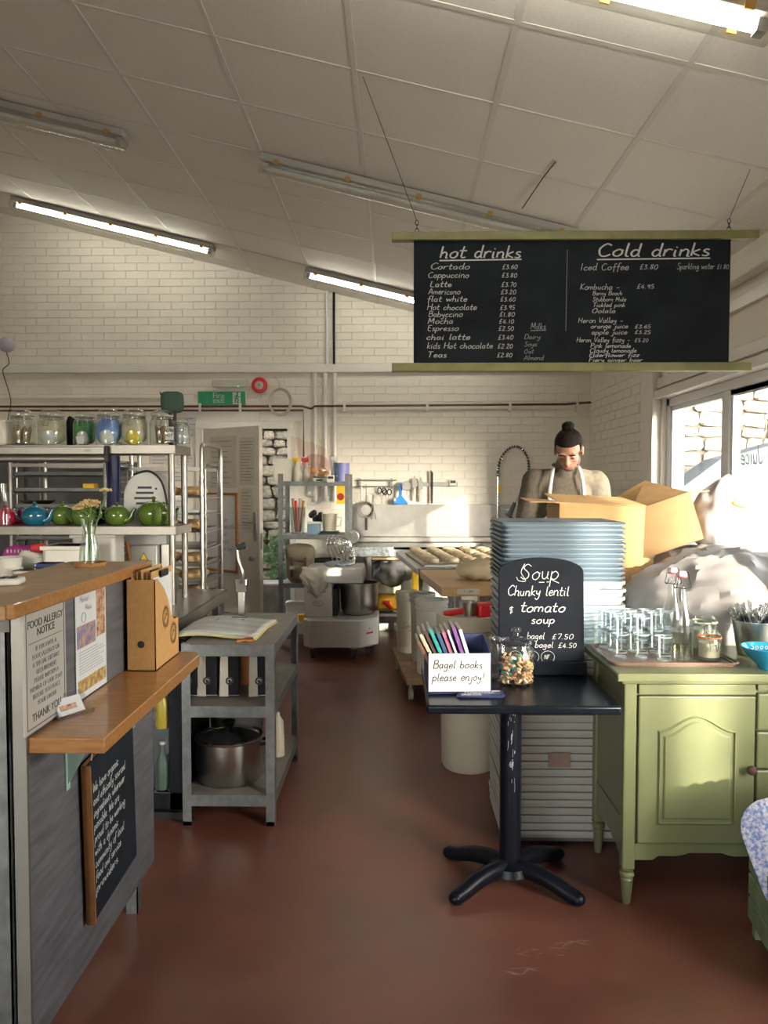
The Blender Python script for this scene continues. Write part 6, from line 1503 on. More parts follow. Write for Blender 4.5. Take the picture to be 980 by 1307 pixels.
# open folder on top
t = thing('menu_folder', 'open ring folder of printed pages lying on the galvanised shelf unit', 'folder', (X_(292, 3.62), 3.62, LV[0] + .001), R(-4))
fold = lambda u, v, z0, m: None
def page(z, sc, sag, m, nm, tx=0):
    MB().grid(lambda u, v: ((u - .5) * .37 * sc + tx, (v - .5) * .44 * sc, z + sag * abs(v - .5) * .0 + .012 * math.sin(v * math.pi * 2) * (1 if v > .5 else -1) * 0 + .010 * (1 - abs(2 * v - 1)) + .008 * (1 if u < .5 else 1) * math.sin(u * 5)), 14, 10).build(nm, m, t, solid=.002)
page(.008, 1.0, 0, mat('folder_yellow_back', (.5, .42, .12), .6), 'folder_cover'); page(.013, .97, 0, M_papercream, 'page', -.004); page(.018, .95, 0, M_papercream, 'page', .006); page(.024, .96, 0, mat('printed_landscape_page', (.56, .56, .55), .35, col2=(.34, .36, .34), scale=3, stretch=(.6, 5, 1)), 'top_page', .0)
for x in (-.06, .06): MB().tube([(x, -.02, .025), (x, -.02, .05), (x, .02, .05), (x, .02, .025)], .0025, 6).build('ring', M_chrome, t)
MB().box(-.03, .05, .13, .15, .036, .037).build('heading_print', M_ink, t, smooth=0)
t = thing('coins', 'small heap of copper coins and keys beside the folder', 'coins', (X_(308, 3.36), 3.355, LV[0] + .001))
M_cop = mat('copper_coin', (.75, .30, .10), .3, metal=1)
for k in range(8): MB().cyl((random.uniform(-.03, .05), random.uniform(-.012, .015), .0 + .0012 * k), (random.uniform(-.028, .048), random.uniform(-.01, .015), .0022 + .0012 * k), .009, n=12).build('coin', M_cop, t)
# coffee bags
for i, px in enumerate((238, 261, 289, 326)):
    t = thing('coffee_bag', ('leftmost', 'second from left', 'third from left', 'rightmost')[i] + ' cream and black coffee bag on the middle shelf of the galvanised unit', 'coffee bag', (X_(px, 3.45) + .012, 3.46, LV[1] + .001), R(-6 + 4 * i)); wb = .092
    def fb(q): 
        u = (q.z + .115) / .23; return Vector((q.x * (1 - .1 * u), q.y * (1 - .55 * u ** 2), q.z))
    MB().ell((0, 0, .113), (wb / 2, .035, .112), 20, 18, .35, fb).build('bag_body', mat('black_foil', (.012, .013, .016), .5, var=.2, spec=.15), t, bev=0)
    MB().add([(-wb / 2, -.0355, .004), (-.006, -.0365, .004), (-.008, -.030, .14), (-wb / 2 * .95, -.029, .14), (-.010, -.019, .22), (-wb / 2 * .88, -.018, .22)], [(0, 1, 2, 3), (3, 2, 4, 5)]).build('cream_panel', M_papercream, t, smooth=0, solid=.002)
    MB().cyl((.0, -.0385, .075), (.0, -.036, .075), .018, n=24).build('round_badge', M_ink, t)
    MB().tube([(.009 * math.cos(a), -.039, .075 + .009 * math.sin(a)) for a in [k * .6 for k in range(8)]], .0018, 5).build('badge_mark', M_papercream, t)
    MB().box(-wb / 2, wb / 2, -.037, -.035, .008, .010).build('seam', M_papercream, t, smooth=0)
for i, px in enumerate((249, 276, 308)):
    t = thing('coffee_bag', ('left', 'middle', 'right')[i] + ' coppery paper bag behind the coffee bags', 'coffee bag', (X_(px, 3.62), 3.64, LV[1] + .001), 0); MB().ell((0, 0, .10), (.04, .03, .10), 16, 12, .4).build('bag_body', mat('coppery_paper', (.32, .12, .04), .6), t)
# stock pot
t = thing('stock_pot', 'large stainless stock pot with glass lid on the bottom shelf of the galvanised unit', 'pot', (X_(290, 3.50), 3.50, LV[2] + .001)); r = .150
MB().lathe([(0, 0), (r * .95, 0), (r, .012), (r, .185), (r + .006, .19), (r - .002, .19), (r - .006, .015), (0, .008)], 40).build('pot_body', M_steelh, t)
MB().lathe([(r + .002, .191), (r + .004, .199), (r - .012, .199)], 40).build('lid_rim', M_chrome, t)
MB().lathe([(r - .01, .197), (r * .7, .214), (r * .3, .226), (0, .229)], 40).build('glass_lid', mat('dark_glass_lid', (.025, .027, .03), .06, coat=.5), t)
MB().cyl((0, 0, .228), (0, 0, .24), .02).cyl((0, 0, .24), (0, 0, .262), .024, .03).build('knob', M_iron, t)
for s_ in (-1, 1): MB().tube(smoothpath([(s_ * r, -.035, .165), (s_ * (r + .035), -.03, .17), (s_ * (r + .035), .03, .17), (s_ * r, .035, .165)], 5), .008, 8).build('handle', M_iron, t)
t = thing('grey_bin', 'dark grey tub behind the stock pot', 'tub', (X_(300, 3.85), 3.86, LV[2] + .001)); MB().lathe([(0, 0), (.12, 0), (.14, .26), (.13, .26), (.11, .01), (0, .01)], 24).build('tub_body', mat('dark_grey_tub', (.07, .07, .075), .5), t)
t = thing('clear_container', 'clear plastic container at the back of the bottom shelf', 'container', (gx1 - .06, 3.78, LV[2] + .001)); MB().lathe([(0, 0), (.035, 0), (.03, .17), (.012, .2), (.012, .22), (0, .22)], 16).build('container_body', M_plcream, t)

# ================================================================ BLACK TABLE WITH BASE
bx, by = .43, 2.845
t = thing('cafe_table', 'small black pedestal table with cast iron cross base', 'table', (bx, by, 0)); hx_, hy_ = .325, .30
MB().box(-hx_, hx_, -hy_, hy_, .722, .752).build('tabletop', M_black, t, bev=.008, segs=3)
MB().cyl((0, 0, .06), (0, 0, .72), .040, n=32).build('column', M_iron, t)
MB().box(-.15, .15, -.15, .15, .715, .722).build('mounting_plate', M_iron, t, smooth=0)
MB().lathe([(.04, .085), (.075, .07), (.085, .045), (0, .045)], 28).build('hub', M_iron, t)
for a in (-38, 38, 142, 218):
    ca, sa = math.cos(R(a - 0)), math.sin(R(a - 0))
    pts = [(ca * q, sa * q, z) for q, z in ((.03, .06), (.10, .062), (.17, .052), (.235, .032), (.275, .024))]
    lg = MB().tube(smoothpath(pts, 5), 0, 14, rs=[.034 - .008 * i / 20 for i in range(21)]).ell((ca * .275, sa * .275, .024), (.026, .026, .0225), 14, 10).build('base_foot', M_iron, t)
    MB().cyl((ca * .262, sa * .262, 0), (ca * .262, sa * .262, .012), .016).build('glide', M_rubber, lg)
# worn scratches on the column
mb = MB()
for k in range(26):
    a = R(random.uniform(-115, -75)); z = random.choice((random.uniform(.60, .66), random.uniform(.42, .58), random.uniform(.3, .5))); L = random.uniform(.004, .03)
    if z > .6: L *= .6
    for rr in (.0404,):
        p = (rr * math.cos(a), rr * math.sin(a), z); q = (rr * math.cos(a + .04), rr * math.sin(a + .04), z + L); mb.tube([p, q], random.uniform(.0005, .0016), 4)
o = mb.build('paint_scratches', mat('scratch_grey', (.35, .36, .38), .6), t); o['kind'] = 'stuff'
TZ = .7525
# soup board
Ys = 2.97
xl, xr = X_(638, Ys), X_(748, Ys); zb_ = TZ + .001
t = thing('soup_board', 'arched black tabletop blackboard with the soup of the day in white', 'chalkboard', (xl, Ys, zb_), rot=(R(-4), 0, 0)); w = xr - xl; h = Z_(712, Ys) - zb_; hs = Z_(731, Ys) - zb_
def archp(o_, w, hs, h, b=0): return [(b, o_), (w - b, o_), (w - b, hs - b)] + [(w / 2 + (w / 2 - b) * math.cos(a), hs - b + (h - hs) * math.sin(a) ** .9) for a in [k * math.pi / 16 for k in range(1, 16)]] + [(b, hs - b)]
MB().prism(archp(0, w, hs, h), 0, .014, 'y').build('board', mat('soup_board_black', (.009, .011, .016), .65, var=.15, spec=.08), t, smooth=0, bev=.003)
MB().box(-.004, w + .004, -.03, .03, 0, .052).build('foot_stand', M_black, t, smooth=0, bev=.004)
sx = lambda px: (px - 638) / 110 * w
sz = lambda py: h - (py - 712) / 150 * (h)
K = dict(y=-.0012)
handfit('Soup', sx(666), sz(740), sx(716) - sx(666), .030, M_chalkw, t, w=.0028, **K)
mb = MB(); hand_mb_line(mb, sx(690), sz(744), sx(697), sz(744), .003, -.0012); hand_mb_line(mb, sx(700), sz(743.5), sx(703), sz(743.5), .003, -.0012); hand_mb_line(mb, sx(705), sz(740), sx(716), sz(745), .003, -.0012)
mb.tube(smoothpath([(sx(668), -.0012, sz(728)), (sx(672), -.0012, sz(720)), (sx(667), -.0012, sz(731)), (sx(673), -.0012, sz(742)), (sx(664), -.0012, sz(742)), (sx(661), -.0012, sz(737))], 4), .0014, 4)
mb.build('underline', M_chalkw, t, smooth=0)
handfit('Chunky lentil', sx(649), sz(761), sx(729) - sx(649), .0185, M_chalkw, t, w=.0031, **K)
handfit('&', sx(651), sz(783), .020, .016, M_chalkw, t, w=.0028, **K)
handfit('tomato', sx(665), sz(782), sx(724) - sx(665), .0195, M_chalkw, t, w=.0031, **K)
handfit('soup', sx(679), sz(797), sx(711) - sx(679), .0165, M_chalkw, t, w=.0028, **K)
handfit('+ bagel'.replace('+', '-'), sx(664), sz(817), sx(697) - sx(664), .0125, M_chalkw, t, w=.0019, **K)
handfit('$7.50', sx(706), sz(817), sx(734) - sx(706), .013, M_chalkw, t, w=.0019, **K)
handfit('1/2 bagel'.replace('/', ''), sx(671), sz(828), sx(708) - sx(671), .011, M_chalkw, t, w=.0018, **K)
handfit('$4.50', sx(714), sz(828), sx(738) - sx(714), .012, M_chalkw, t, w=.0018, **K)
for px, s_ in ((659, 'GF'), (681, 'DF'), (701, 'NF')):
    mb = MB(); mb.tube([(sx(px) + .026 * math.cos(a), -.0012, sz(840) + .023 * math.sin(a)) for a in [k * math.pi / 12 for k in range(24)]], .0009, 4, True); mb.build('ring_mark', M_chalkw, t)
    hand(s_, sx(px) - .014, sz(840) - .008, .008, M_chalkw, t, y=-.0012, w=.002)
# books box
Yb_ = 2.68
x0, x1 = X_(547, Yb_), X_(629, Yb_)
t = thing('book_box', 'navy cardboard file box holding the recipe books on the black table', 'box', (x0, Yb_, TZ), R(2)); w = x1 - x0; d = .20; hf = .142
MB().box(0, w, 0, .004, 0, hf).build('front', M_navy, t, smooth=0); MB().box(0, w, d, d + .004, 0, .175).build('back', M_navy, t, smooth=0)
MB().box(0, w, 0, d, 0, .004).build('base', M_navy, t, smooth=0)
for x in (0, w - .004): MB().prism([(0, 0), (d, 0), (d, .175), (0, hf)], x, x + .004, 'x').build('side', M_navy, t, smooth=0)
mb = MB(); wf = thing('bagel_books_sign', 'white handwritten sign inviting people to enjoy the bagel books', 'sign', (x0 + .001, Yb_ - .005, TZ + .012), R(2))
MB().box(0, w - .006, -.002, 0, 0, hf - .008).build('card_sheet', M_paper, wf, smooth=0)
k2 = Yb_ / FPX; 
handfit('Bagel books', .015, .082, .175, .014, M_ink, wf, w=.0030, y=-.0028); handfit('please enjoy!', .012, .038, .185, .0145, M_ink, wf, w=.0030, y=-.0028)
cols = [((.20, .09, .05), 'brown'), ((.50, .44, .30), 'cream'), ((.10, .06, .05), 'dark brown'), ((.02, .30, .28), 'turquoise'), ((.03, .09, .20), 'dark blue'), ((.50, .15, .25), 'pink and blue'), ((.60, .60, .68), 'white'), ((.22, .08, .30), 'purple'), ((.62, .62, .66), 'pale grey')]
for k, (c, nm) in enumerate(cols):
    th = .012 if k != 6 else .008; hb2 = .215 + .008 * ((k * 5) % 4) - (.02 if k == 0 else 0) + (.012 if k == 8 else 0)
    b = thing('recipe_book', nm + ' book leaning left in the navy book box', 'book', (x0 + .014 + k * .0158 + .035, Yb_ + .02 + .004 * (k % 3), TZ + .0055), rot=(0, R(-27 + 1.2 * k), R(2)))
    MB().box(0, th, 0, .15, 0, hb2).build('cover', mat('book_' + nm.replace(' ', '_'), c, .45), b, smooth=0, bev=.001); MB().box(.0015, th - .0015, .003, .1505, .002, hb2 + .0008).build('pages', M_papercream, b, smooth=0)
# leaflets
for k in range(4):
    p0 = atz(612, 889, TZ); f = thing('leaflet', 'dark blue printed leaflet on the black table, ' + ordn(3 - k) + ' from the top of the pile', 'leaflet', (p0.x + .002 * k, p0.y + .018 - .0015 * k, TZ + .0005 + k * .0022), R(-3 + 1.3 * k), group='leaflets on the black table')
    MB().box(-.080, .080, -.034, .034, 0, .0016).build('leaflet_sheet', M_navy, f, smooth=0)
    if k == 3:
        txt('PAPERSTOCK', .0175, M_paper, f, (-.005, .004, .0019), rot=(0, 0, 0)); mb = MB().cyl((-.065, .024, .0016), (-.065, .024, .0019), .006, n=16).box(.02, .07, .018, .032, .0016, .0019).box(-.07, .07, -.006, -.0052, .0016, .0019)
        for q in range(12): mb.box(-.07 + q * .005, -.067 + q * .006, -.03 + .001 * (q % 4), -.016 + .002 * (q % 3), .0016, .0019)
        mb.build('leaflet_print', M_paper, f, smooth=0)
# biscuit jar
p = atz(660, 880, TZ)
t = thing('biscuit_jar', 'round glass jar of small bone biscuits with a glass lid', 'jar', (X_(660, 2.83), 2.83, TZ)); r = .070
MB().lathe([(0, 0), (r * .88, 0), (r, .012), (r, .105), (r * .93, .128), (r * .80, .14), (r * .80, .152), (r * .77, .152), (r * .77, .138), (r * .9, .125), (r * .965, .104), (r * .965, .014), (0, .007)], 36).build('jar_body', M_glass, t)
MB().lathe([(r * .86, .153), (r * .9, .158), (r * .84, .166), (r * .4, .178), (.012, .182), (.01, .19), (.019, .197), (.018, .208), (0, .212)], 32).build('glass_lid', M_glassb, t)
M_bis = [mat('tan_biscuit', (.46, .27, .12), .7), mat('pale_biscuit', (.58, .42, .26), .7), mat('turquoise_biscuit', (.03, .35, .33), .6), mat('brown_biscuit', (.25, .11, .05), .7)]
bis = [MB().box(-.009, .009, -.0035, .0035, -.003, .003).ell((-.009, .003, 0), (.0055, .0045, .004), 7, 5).ell((-.009, -.003, 0), (.0055, .0045, .004), 7, 5).ell((.009, .003, 0), (.0055, .0045, .004), 7, 5).ell((.009, -.003, 0), (.0055, .0045, .004), 7, 5).mesh('bone_biscuit', m) for m in M_bis]
for m in bis: m.shade_smooth()
jl = t.location.copy()
for k in range(170):
    a, q = random.uniform(0, 6.28), (r * .80) * (random.random() ** .35)
    z = .016 + .085 * random.random() ** 1.1
    if z > .08 and q < .03: z -= .02
    o = bpy.data.objects.new('bone_biscuit', bis[random.choice((0, 0, 0, 1, 1, 2 if z > .03 else 1, 3))]); C.objects.link(o); o.location = jl + Vector((q * math.cos(a), q * math.sin(a), z)); o.rotation_euler = (random.uniform(-1, 1), random.uniform(-1, 1), random.uniform(0, 6))
    tag(o, 'small bone-shaped biscuit inside the round glass jar', 'biscuit', 'bone biscuits in the glass jar')
# second jar behind it
t = thing('biscuit_jar', 'second glass jar with a flat lid, hidden behind the bone biscuit jar', 'jar', (X_(650, 2.9) - .035, 2.925, TZ)); MB().lathe([(0, 0), (.038, 0), (.038, .12), (.034, .13), (.034, .14), (.031, .14), (.031, .128), (.035, .118), (.035, .006), (0, .005)], 28).build('jar_body', M_glass, t); MB().lathe([(.038, .141), (.04, .15), (.0, .156)], 28).build('glass_lid', M_glassb, t)

# ================================================================ GREEN CABINET
gx, gyf, gyb, gw, gh = .80, 2.675, 3.10, 1.08, .838
t = thing('green_cabinet', 'olive green painted sideboard with arched door and turned feet', 'cabinet', (gx, gyf, 0)); d = gyb - gyf
zlo = .155
MB().box(.01, gw - .01, .018, d - .01, zlo + .03, gh - .03).build('body', M_green, t, smooth=0)
MB().prism([(-.035, gh - .028), (-.032, gh - .022), (-.035, gh - .006), (-.03, gh), (gw + .03, gh), (gw + .035, gh - .006), (gw + .032, gh - .022), (gw + .035, gh - .028)], -.035, d + .01, 'y').build('top', M_green, t, smooth=0, bev=.004)
MB().box(-.012, gw + .012, -.014, d, gh - .042, gh - .028).build('top_moulding', M_green, t, smooth=0, bev=.005)
# corner stiles that run down to turned feet
for x in (0, gw - .045):
    for y in (0, d - .045):
        s_ = MB().box(x, x + .045, y, y + .045, .13, gh - .04).build('corner_stile', M_green, t, smooth=0, bev=.006)
        MB().lathe([(0, .0), (.013, 0), (.015, .006), (.021, .085), (.023, .09), (.019, .096), (.026, .104), (.026, .112), (.02, .118), (.027, .13), (.0, .132)], 18, (x + .0225, y + .0225, 0)).build('turned_foot', M_green, s_)
# apron with wavy lower edge, front and sides
wav = lambda a, b, n=24: [(a + (b - a) * k / n, .165 + .030 * (1 - math.cos(2 * math.pi * min(1, max(0, (k / n - .12) / .76)))) * .5 + (.014 * math.sin(math.pi * 3 * k / n) ** 2 if .15 < k / n < .85 else 0)) for k in range(n + 1)]
MB().prism(wav(.045, gw * .5 - .0) + [(gw * .5, .225), (.045, .225)], .004, .02, 'y').build('apron_front', M_green, t, smooth=0); MB().prism(wav(gw * .5, gw - .045) + [(gw - .045, .225), (gw * .5, .225)], .004, .02, 'y').build('apron_front', M_green, t, smooth=0)
for x in (.006, gw - .02): MB().prism([(a, b - .0) for a, b in wav(.045, d - .045)] + [(d - .045, .3), (.045, .3)], x, x + .014, 'x').build('apron_side', M_green, t, smooth=0)
def panel_door(x0, x1, z0, z1, name, knob):
    dw = x1 - x0; q = MB().box(x0, x1, -.006, .018, z0, z1).build(name, M_green, t, smooth=0, bev=.005)
    ix0, ix1, iz0, iz1 = x0 + .085 * (dw / .42), x1 - .085 * (dw / .42), z0 + .085, z1 - .135
    def outline(o_):
        P = [(ix0 - o_, iz0 - o_), (ix1 + o_, iz0 - o_), (ix1 + o_, iz1 + o_)]
        for k in range(1, 20):
            u = k / 20; P.append((ix1 + o_ - (ix1 - ix0 + 2 * o_) * u, iz1 + o_ + .052 * (.5 - .5 * math.cos(2 * math.pi * u))))
        return P + [(ix0 - o_, iz1 + o_)]
    a, b, c = outline(.016), outline(.004), outline(-.010); n = len(a)
    v = [(x, -.006, z) for x, z in a] + [(x, -.0135, z) for x, z in outline(.010)] + [(x, -.002, z) for x, z in b] + [(x, -.002, z) for x, z in outline(0)] + [(x, -.012, z) for x, z in c]
    f = []
    for l in range(4): f += [(l * n + i, l * n + (i + 1) % n, (l + 1) * n + (i + 1) % n, (l + 1) * n + i) for i in range(n)]
    f.append(tuple(4 * n + i for i in range(n)))
    MB().add(v, f).build('raised_panel', M_green, q, smooth=25)
    if knob: MB().lathe([(.006, 0), (.006, .012), (.016, .018), (.017, .026), (.012, .032), (0, .034)], 20).build('knob', mat('bronze_knob', (.09, .05, .04), .4, metal=.5), q, loc=(knob[0], -.006, knob[1]), rot=(R(90), 0, 0))
    return q
panel_door(.05, .455, .228, .752, 'door', (.455 - .02, .50))
MB().box(.05, .455, -.004, .02, .757, gh - .045).build('rail', M_green, t, smooth=0, bev=.003)
for k in range(4):
    z0 = .228 + k * .135; q = MB().box(.462, .72, -.006, .018, z0, z0 + .129).build('drawer', M_green, t, smooth=0, bev=.006)
    MB().lathe([(.006, 0), (.006, .012), (.016, .018), (.012, .032), (0, .034)], 16).build('knob', mat('bronze_knob', (.09, .05, .04)), q, loc=(.59, -.006, z0 + .065), rot=(R(90), 0, 0))
panel_door(.728, gw - .048, .228, .752, 'door', (.75, .50))
MB().box(.462, gw - .05, -.004, .02, .772, gh - .045).build('rail', M_green, t, smooth=0, bev=.003)
GZ = gh + .0008
# tray
t = thing('serving_tray', 'brown patterned tray holding glasses and bottles on the green cabinet', 'tray', (0, 0, GZ))
ax0, ax1, ay0, ay1 = .775, 1.235, 2.74, 3.07
def rr_(x0, x1, y0, y1, r, n=5):
    P = []
    for cx, cy_, a0 in ((x1 - r, y1 - r, 0), (x0 + r, y1 - r, 90), (x0 + r, y0 + r, 180), (x1 - r, y0 + r, 270)):
        P += [(cx + r * math.cos(R(a0 + 90 * k / n)), cy_ + r * math.sin(R(a0 + 90 * k / n))) for k in range(n + 1)]
    return P
MB().prism(rr_(ax0 + .008, ax1 - .008, ay0 + .008, ay1 - .008, .035), 0, .005, 'z').build('tray_base', mat('brown_patterned_laminate', (.16, .11, .085), .25, var=.4, scale=60, coat=.3), t, smooth=0)
P = rr_(ax0, ax1, ay0, ay1, .04); MB().tube([(x, y, .010) for x, y in P], .0055, 6, True).build('raised_rim', mat('brown_rim', (.14, .09, .07), .3, coat=.3), t)
TZ2 = GZ + .006
# tumblers
tm = {}
tum = thing('glass_tumbler', 'x', 'glass', (0, 0, 0))
def tumbler_profile(): return [(0, 0), (.0215, 0), (.023, .003), (.0245, .018), (.0255, .02), (.0305, .085), (.0315, .088), (.0295, .088), (.0285, .084), (.0235, .021), (.021, .008), (0, .008)]
tmesh_ = MB().lathe(tumbler_profile(), 22).mesh('glass_tumbler', M_glassb); tmesh_.shade_smooth()
M_thick = bpy.data.materials.new('thick_glass_edge'); M_thick.use_nodes = True; n_ = M_thick.node_tree.nodes; l_ = M_thick.node_tree.links
b_ = n_['Principled BSDF']; b_.inputs['Base Color'].default_value = (.62, .74, .80, 1); b_.inputs['Roughness'].default_value = .08; b_.inputs['Alpha'].default_value = .42
tmesh_.materials.append(M_thick)
for p_ in tmesh_.polygons:
    z_ = p_.center.z
    if z_ > .084 or z_ < .008 or .0175 < z_ < .0215: p_.material_index = 1
bpy.data.objects.remove(tum)
# tumblers stand in nested stacks
sp_ = [(792, 838, 2), (818, 838, 2), (846, 842, 1), (783, 830, 2), (809, 831, 2), (836, 832, 2), (772, 826, 2), (798, 823, 2), (823, 825, 2), (849, 829, 2), (788, 817, 2), (813, 817, 2), (839, 821, 2)]
for i, (px, py, n) in enumerate(sp_):
    p = atz(px, py, TZ2); y = min(p.y, 3.045); x = p.x
    for k in range(n):
        o = bpy.data.objects.new('glass_tumbler', tmesh_); C.objects.link(o); o.location = (x + random.uniform(-.0006, .0006), y, TZ2 + k * .062); o.rotation_euler = (0, 0, random.uniform(0, 6))
        tag(o, ('upper' if k else 'lower') + ' bluish tumbler on the brown tray, ' + ('left end front', 'second front', 'single at the front right', 'left in the second row', 'middle of the second row', 'right in the second row', 'leftmost of all', 'left centre of the third row', 'right centre of the third row', 'nearest the bottles', 'back left', 'back middle', 'back right')[i], 'glass', 'stacked tumblers on the tray')
# swing-top bottles
def swing(px, Y, label, water):
    t = thing('swing_top_bottle', label, 'bottle', (X_(px, Y), Y, TZ2)); r = .042
    MB().lathe([(0, 0), (r * .92, 0), (r, .008), (r, .135), (r * .9, .165), (.024, .215), (.0155, .265), (.0150, .295), (.018, .30), (.018, .312), (.013, .314), (.0125, .295), (.0135, .265), (.0215, .215), (r * .84, .163), (r * .93, .133), (r * .93, .012), (0, .008)], 32).build('bottle_glass', M_glass, t)
    if water: MB().lathe([(0, .009), (r * .92, .013), (r * .92, .112), (0, .112)], 28).build('water', glassmat('bottle_water', (.93, .95, .86), ior=1.33), t)
    s_ = MB().lathe([(0, .312), (.016, .312), (.0165, .322), (.012, .330), (0, .332)], 18).build('ceramic_stopper', M_paper, t); MB().lathe([(.013, .308), (.018, .308), (.018, .313), (.013, .313)], 18).build('rubber_seal', M_red, s_)
    mb = MB()
    for s2 in (-1, 1): mb.tube(smoothpath([(s2 * .004, 0, .326), (s2 * .02, -.002, .325), (s2 * .025, -.003, .30), (s2 * .031, -.005, .275), (s2 * .024, -.012, .272), (s2 * .018, -.006, .29)], 4), .0014, 6)
    mb.tube([(-.03, -.006, .274), (0, -.030, .270), (.03, -.006, .274)], .0014, 6); mb.build('wire_bail', M_iron, t)
swing(872, 2.80, 'swing-top glass bottle part full of water in front on the tray', True)
swing(860, 2.92, 'swing-top glass bottle standing behind the front bottle', False)
def sjar(px, Y, r, h, label, seal, body, z, bands=True):
    t = thing('storage_jar', label, 'jar', (X_(px, Y), Y, z))
    MB().lathe([(0, 0), (r * .9, 0), (r, .01), (r, h * .66), (r * .92, h * .72), (r * .92, h * .76), (r * .88, h * .76), (r * .95, .012), (0, .008)], 30).build('jar_body', M_glassg, t)
    MB().lathe([(0, .009), (r * .9, .012), (r * .9, h * .6), (0, h * .6)], 24).build('contents', body, t)
    MB().lathe([(r * .93, h * .76), (r * 1.06, h * .775), (r * 1.06, h * .80), (r * .93, h * .82)], 30).build('rubber_seal', seal, t)
    MB().lathe([(r * .98, h * .82), (r * 1.0, h * .9), (r * .8, h * .98), (0, h)], 30).build('glass_lid', M_glassg, t)
    mb = MB(); 
    for s2 in (-1, 1): mb.tube(smoothpath([(s2 * .012, -r * 1.02, h * .88), (s2 * .016, -r * 1.08, h * .7), (s2 * .012, -r * 1.06, h * .35), (s2 * .006, -r * 1.08, h * .6)], 4), .0014, 6)
    mb.tube([(r * 1.01 * math.cos(a), r * 1.01 * math.sin(a), h * .72) for a in [k * math.pi / 12 for k in range(24)]], .0013, 5, True); mb.build('wire_clasp', M_chrome, t)
sjar(908, 2.84, .042, .105, 'small squat clip jar with an orange seal on the tray', mat('orange_seal', (.60, .22, .08), .5), mat('cream_sugar', (.62, .54, .40), .8), TZ2)
sjar(899, 3.0, .052, .14, 'wider pale green jar behind the squat clip jar', mat('pale_seal', (.5, .55, .45), .5), mat('pale_green_contents', (.45, .48, .36), .7), TZ2)
# cutlery bucket
bY = 2.95; bxx = X_(968, bY)
t = thing('cutlery_bucket', 'silver metal bucket of cutlery on the green cabinet', 'bucket', (bxx, bY, GZ))
MB().lathe([(0, 0), (.064, 0), (.066, .004), (.086, .128), (.089, .130), (.089, .134), (.084, .133), (.062, .006), (0, .005)], 36).build('bucket_body', mat('satin_zinc', (.58, .62, .64), .28, metal=1, var=.05), t)
def fork(mb):
    mb.box(-.003, .003, -.001, .001, -.12, .0).prism([(-.004, 0), (.004, 0), (.012, .02), (.012, .028), (-.012, .028), (-.012, .02)], -.001, .001, 'y')
    for k in range(4): mb.box(-.012 + k * .0072, -.0096 + k * .0072, -.001, .001, .028, .068)
def spoon(mb): mb.box(-.003, .003, -.001, .001, -.12, .005); mb.ell((0, 0, .028), (.019, .004, .028), 12, 8)
fm, sm_ = MB(), MB(); fork(fm); spoon(sm_); fme, sme = fm.mesh('fork', M_chrome), sm_.mesh('spoon', M_chrome); sme.shade_smooth()
for k in range(34):
    a = random.uniform(0, 6.28); q = .068 * math.sqrt(random.random()); isf = k % 3 != 0
    o = bpy.data.objects.new('fork' if isf else 'spoon', fme if isf else sme); C.objects.link(o)
    lean = Vector((q * math.cos(a), q * math.sin(a), 0)) ; dirv = (Vector((lean.x * 1.3, lean.y * 1.0, .15 + .03 * random.random()))).normalized()
    qn = dirv.to_track_quat('Z', 'Y'); o.rotation_mode = 'QUATERNION'; from mathutils import Quaternion
    o.rotation_quaternion = qn @ Quaternion((0, 0, 1), random.uniform(-1.2, 1.2)); o.location = Vector((bxx, bY, GZ + .115 + .022 * random.random())) + lean * 1.02
    tag(o, ('steel fork' if isf else 'steel spoon') + ' standing upright in the silver cutlery bucket', 'cutlery', 'forks in the bucket' if isf else 'spoons in the bucket')
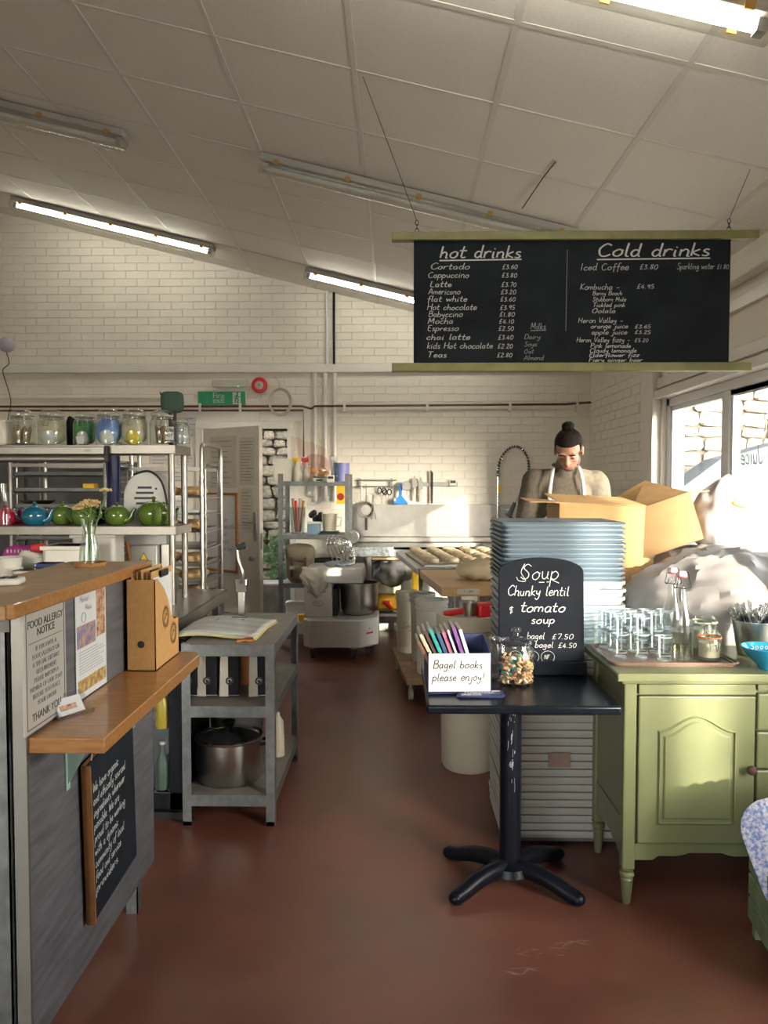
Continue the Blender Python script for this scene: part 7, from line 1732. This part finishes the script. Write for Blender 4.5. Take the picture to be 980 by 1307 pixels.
# blue bowl
bY2 = 2.72; t = thing('blue_bowl', 'turquoise bowl with white lettering at the right edge of the cabinet', 'bowl', (X_(984, bY2), bY2, GZ))
MB().lathe([(0, 0), (.03, 0), (.035, .012), (.065, .04), (.092, .075), (.0925, .078), (.088, .078), (.06, .045), (.03, .018), (0, .015)], 40).build('bowl_body', mat('turquoise_glaze', (.01, .23, .42), .2, coat=.5, col2=(.02, .33, .52)), t)
lt = MB()
for k, ch in enumerate('Spoons'):
    a = R(-115 + k * 14); sub = MB(); hand_mb(sub, ch, -.006, 0, .011, .0022, .18, 0, 0)
    M4 = Matrix.Translation((.085 * math.cos(a), .085 * math.sin(a) * 1.0, .052)) @ Matrix.Rotation(a + R(-90), 4, 'Z') @ Matrix.Rotation(0, 4, 'X')
    M4 = Matrix.Translation((-.03 + k * .017, .055, .058)) @ Matrix.Rotation(R(-28), 4, 'X')
    lt.add([M4 @ Vector(v) for v in sub.v], sub.f)
lt.build('lettering', M_paper, t, smooth=0)

# ================================================================ CRATE + ROLLED BAGS (bottom right)
t = thing('wooden_crate', 'grey-green painted wooden crate stool at the bottom right corner', 'crate', (1.135, 2.18, 0), R(-8))
for x in (0, .40):
    for y in (0, .30): MB().box(x, x + .05, y, y + .035, 0, .30 if y == 0 else .36).build('corner_post', M_crate, t, smooth=0, bev=.003)
for z in (.06, .14, .22):
    MB().box(-.004, .454, -.014, .0, z, z + .07).build('slat', M_crate, t, smooth=0, bev=.003); MB().box(-.004, .454, .335, .349, z, z + .07).build('slat', M_crate, t, smooth=0, bev=.003)
    for x in (-.014, .45): MB().box(x, x + .014, 0, .335, z, z + .07).build('slat', M_crate, t, smooth=0, bev=.003)
MB().box(0, .45, 0, .335, .05, .06).build('base_board', M_crate, t, smooth=0)
for z in (.08, .16, .24):
    MB().cyl((.02, -.0165, z + .01), (.02, -.014, z + .01), .004, n=8).build('nail', M_iron, t)
M_wv = mat('blue_red_white_weave', (.55, .54, .60), .45, scale=120, col2=(.13, .19, .45), detail=1, bump=.3, bscale=150)
M_wv2 = mat('red_white_weave', (.60, .58, .60), .45, scale=40, col2=(.45, .08, .08), detail=1)
for k in range(7):
    o = MB().prism(rr_(-.11, .11, .0, .36, .105, 8), -.004, .004, 'y').build('placemat', M_wv if k % 3 != 1 else M_wv2, smooth=0, bev=.003)
    o.location = (1.24 + k * .030, 2.25 + k * .022, .19); o.rotation_euler = (R(-8), R(-24 + k * 4), R(-35))
    tag(o, 'blue, red and white woven placemat in the green crate, ' + ordn(k) + ' from the left', 'placemat', 'woven placemats in the crate')
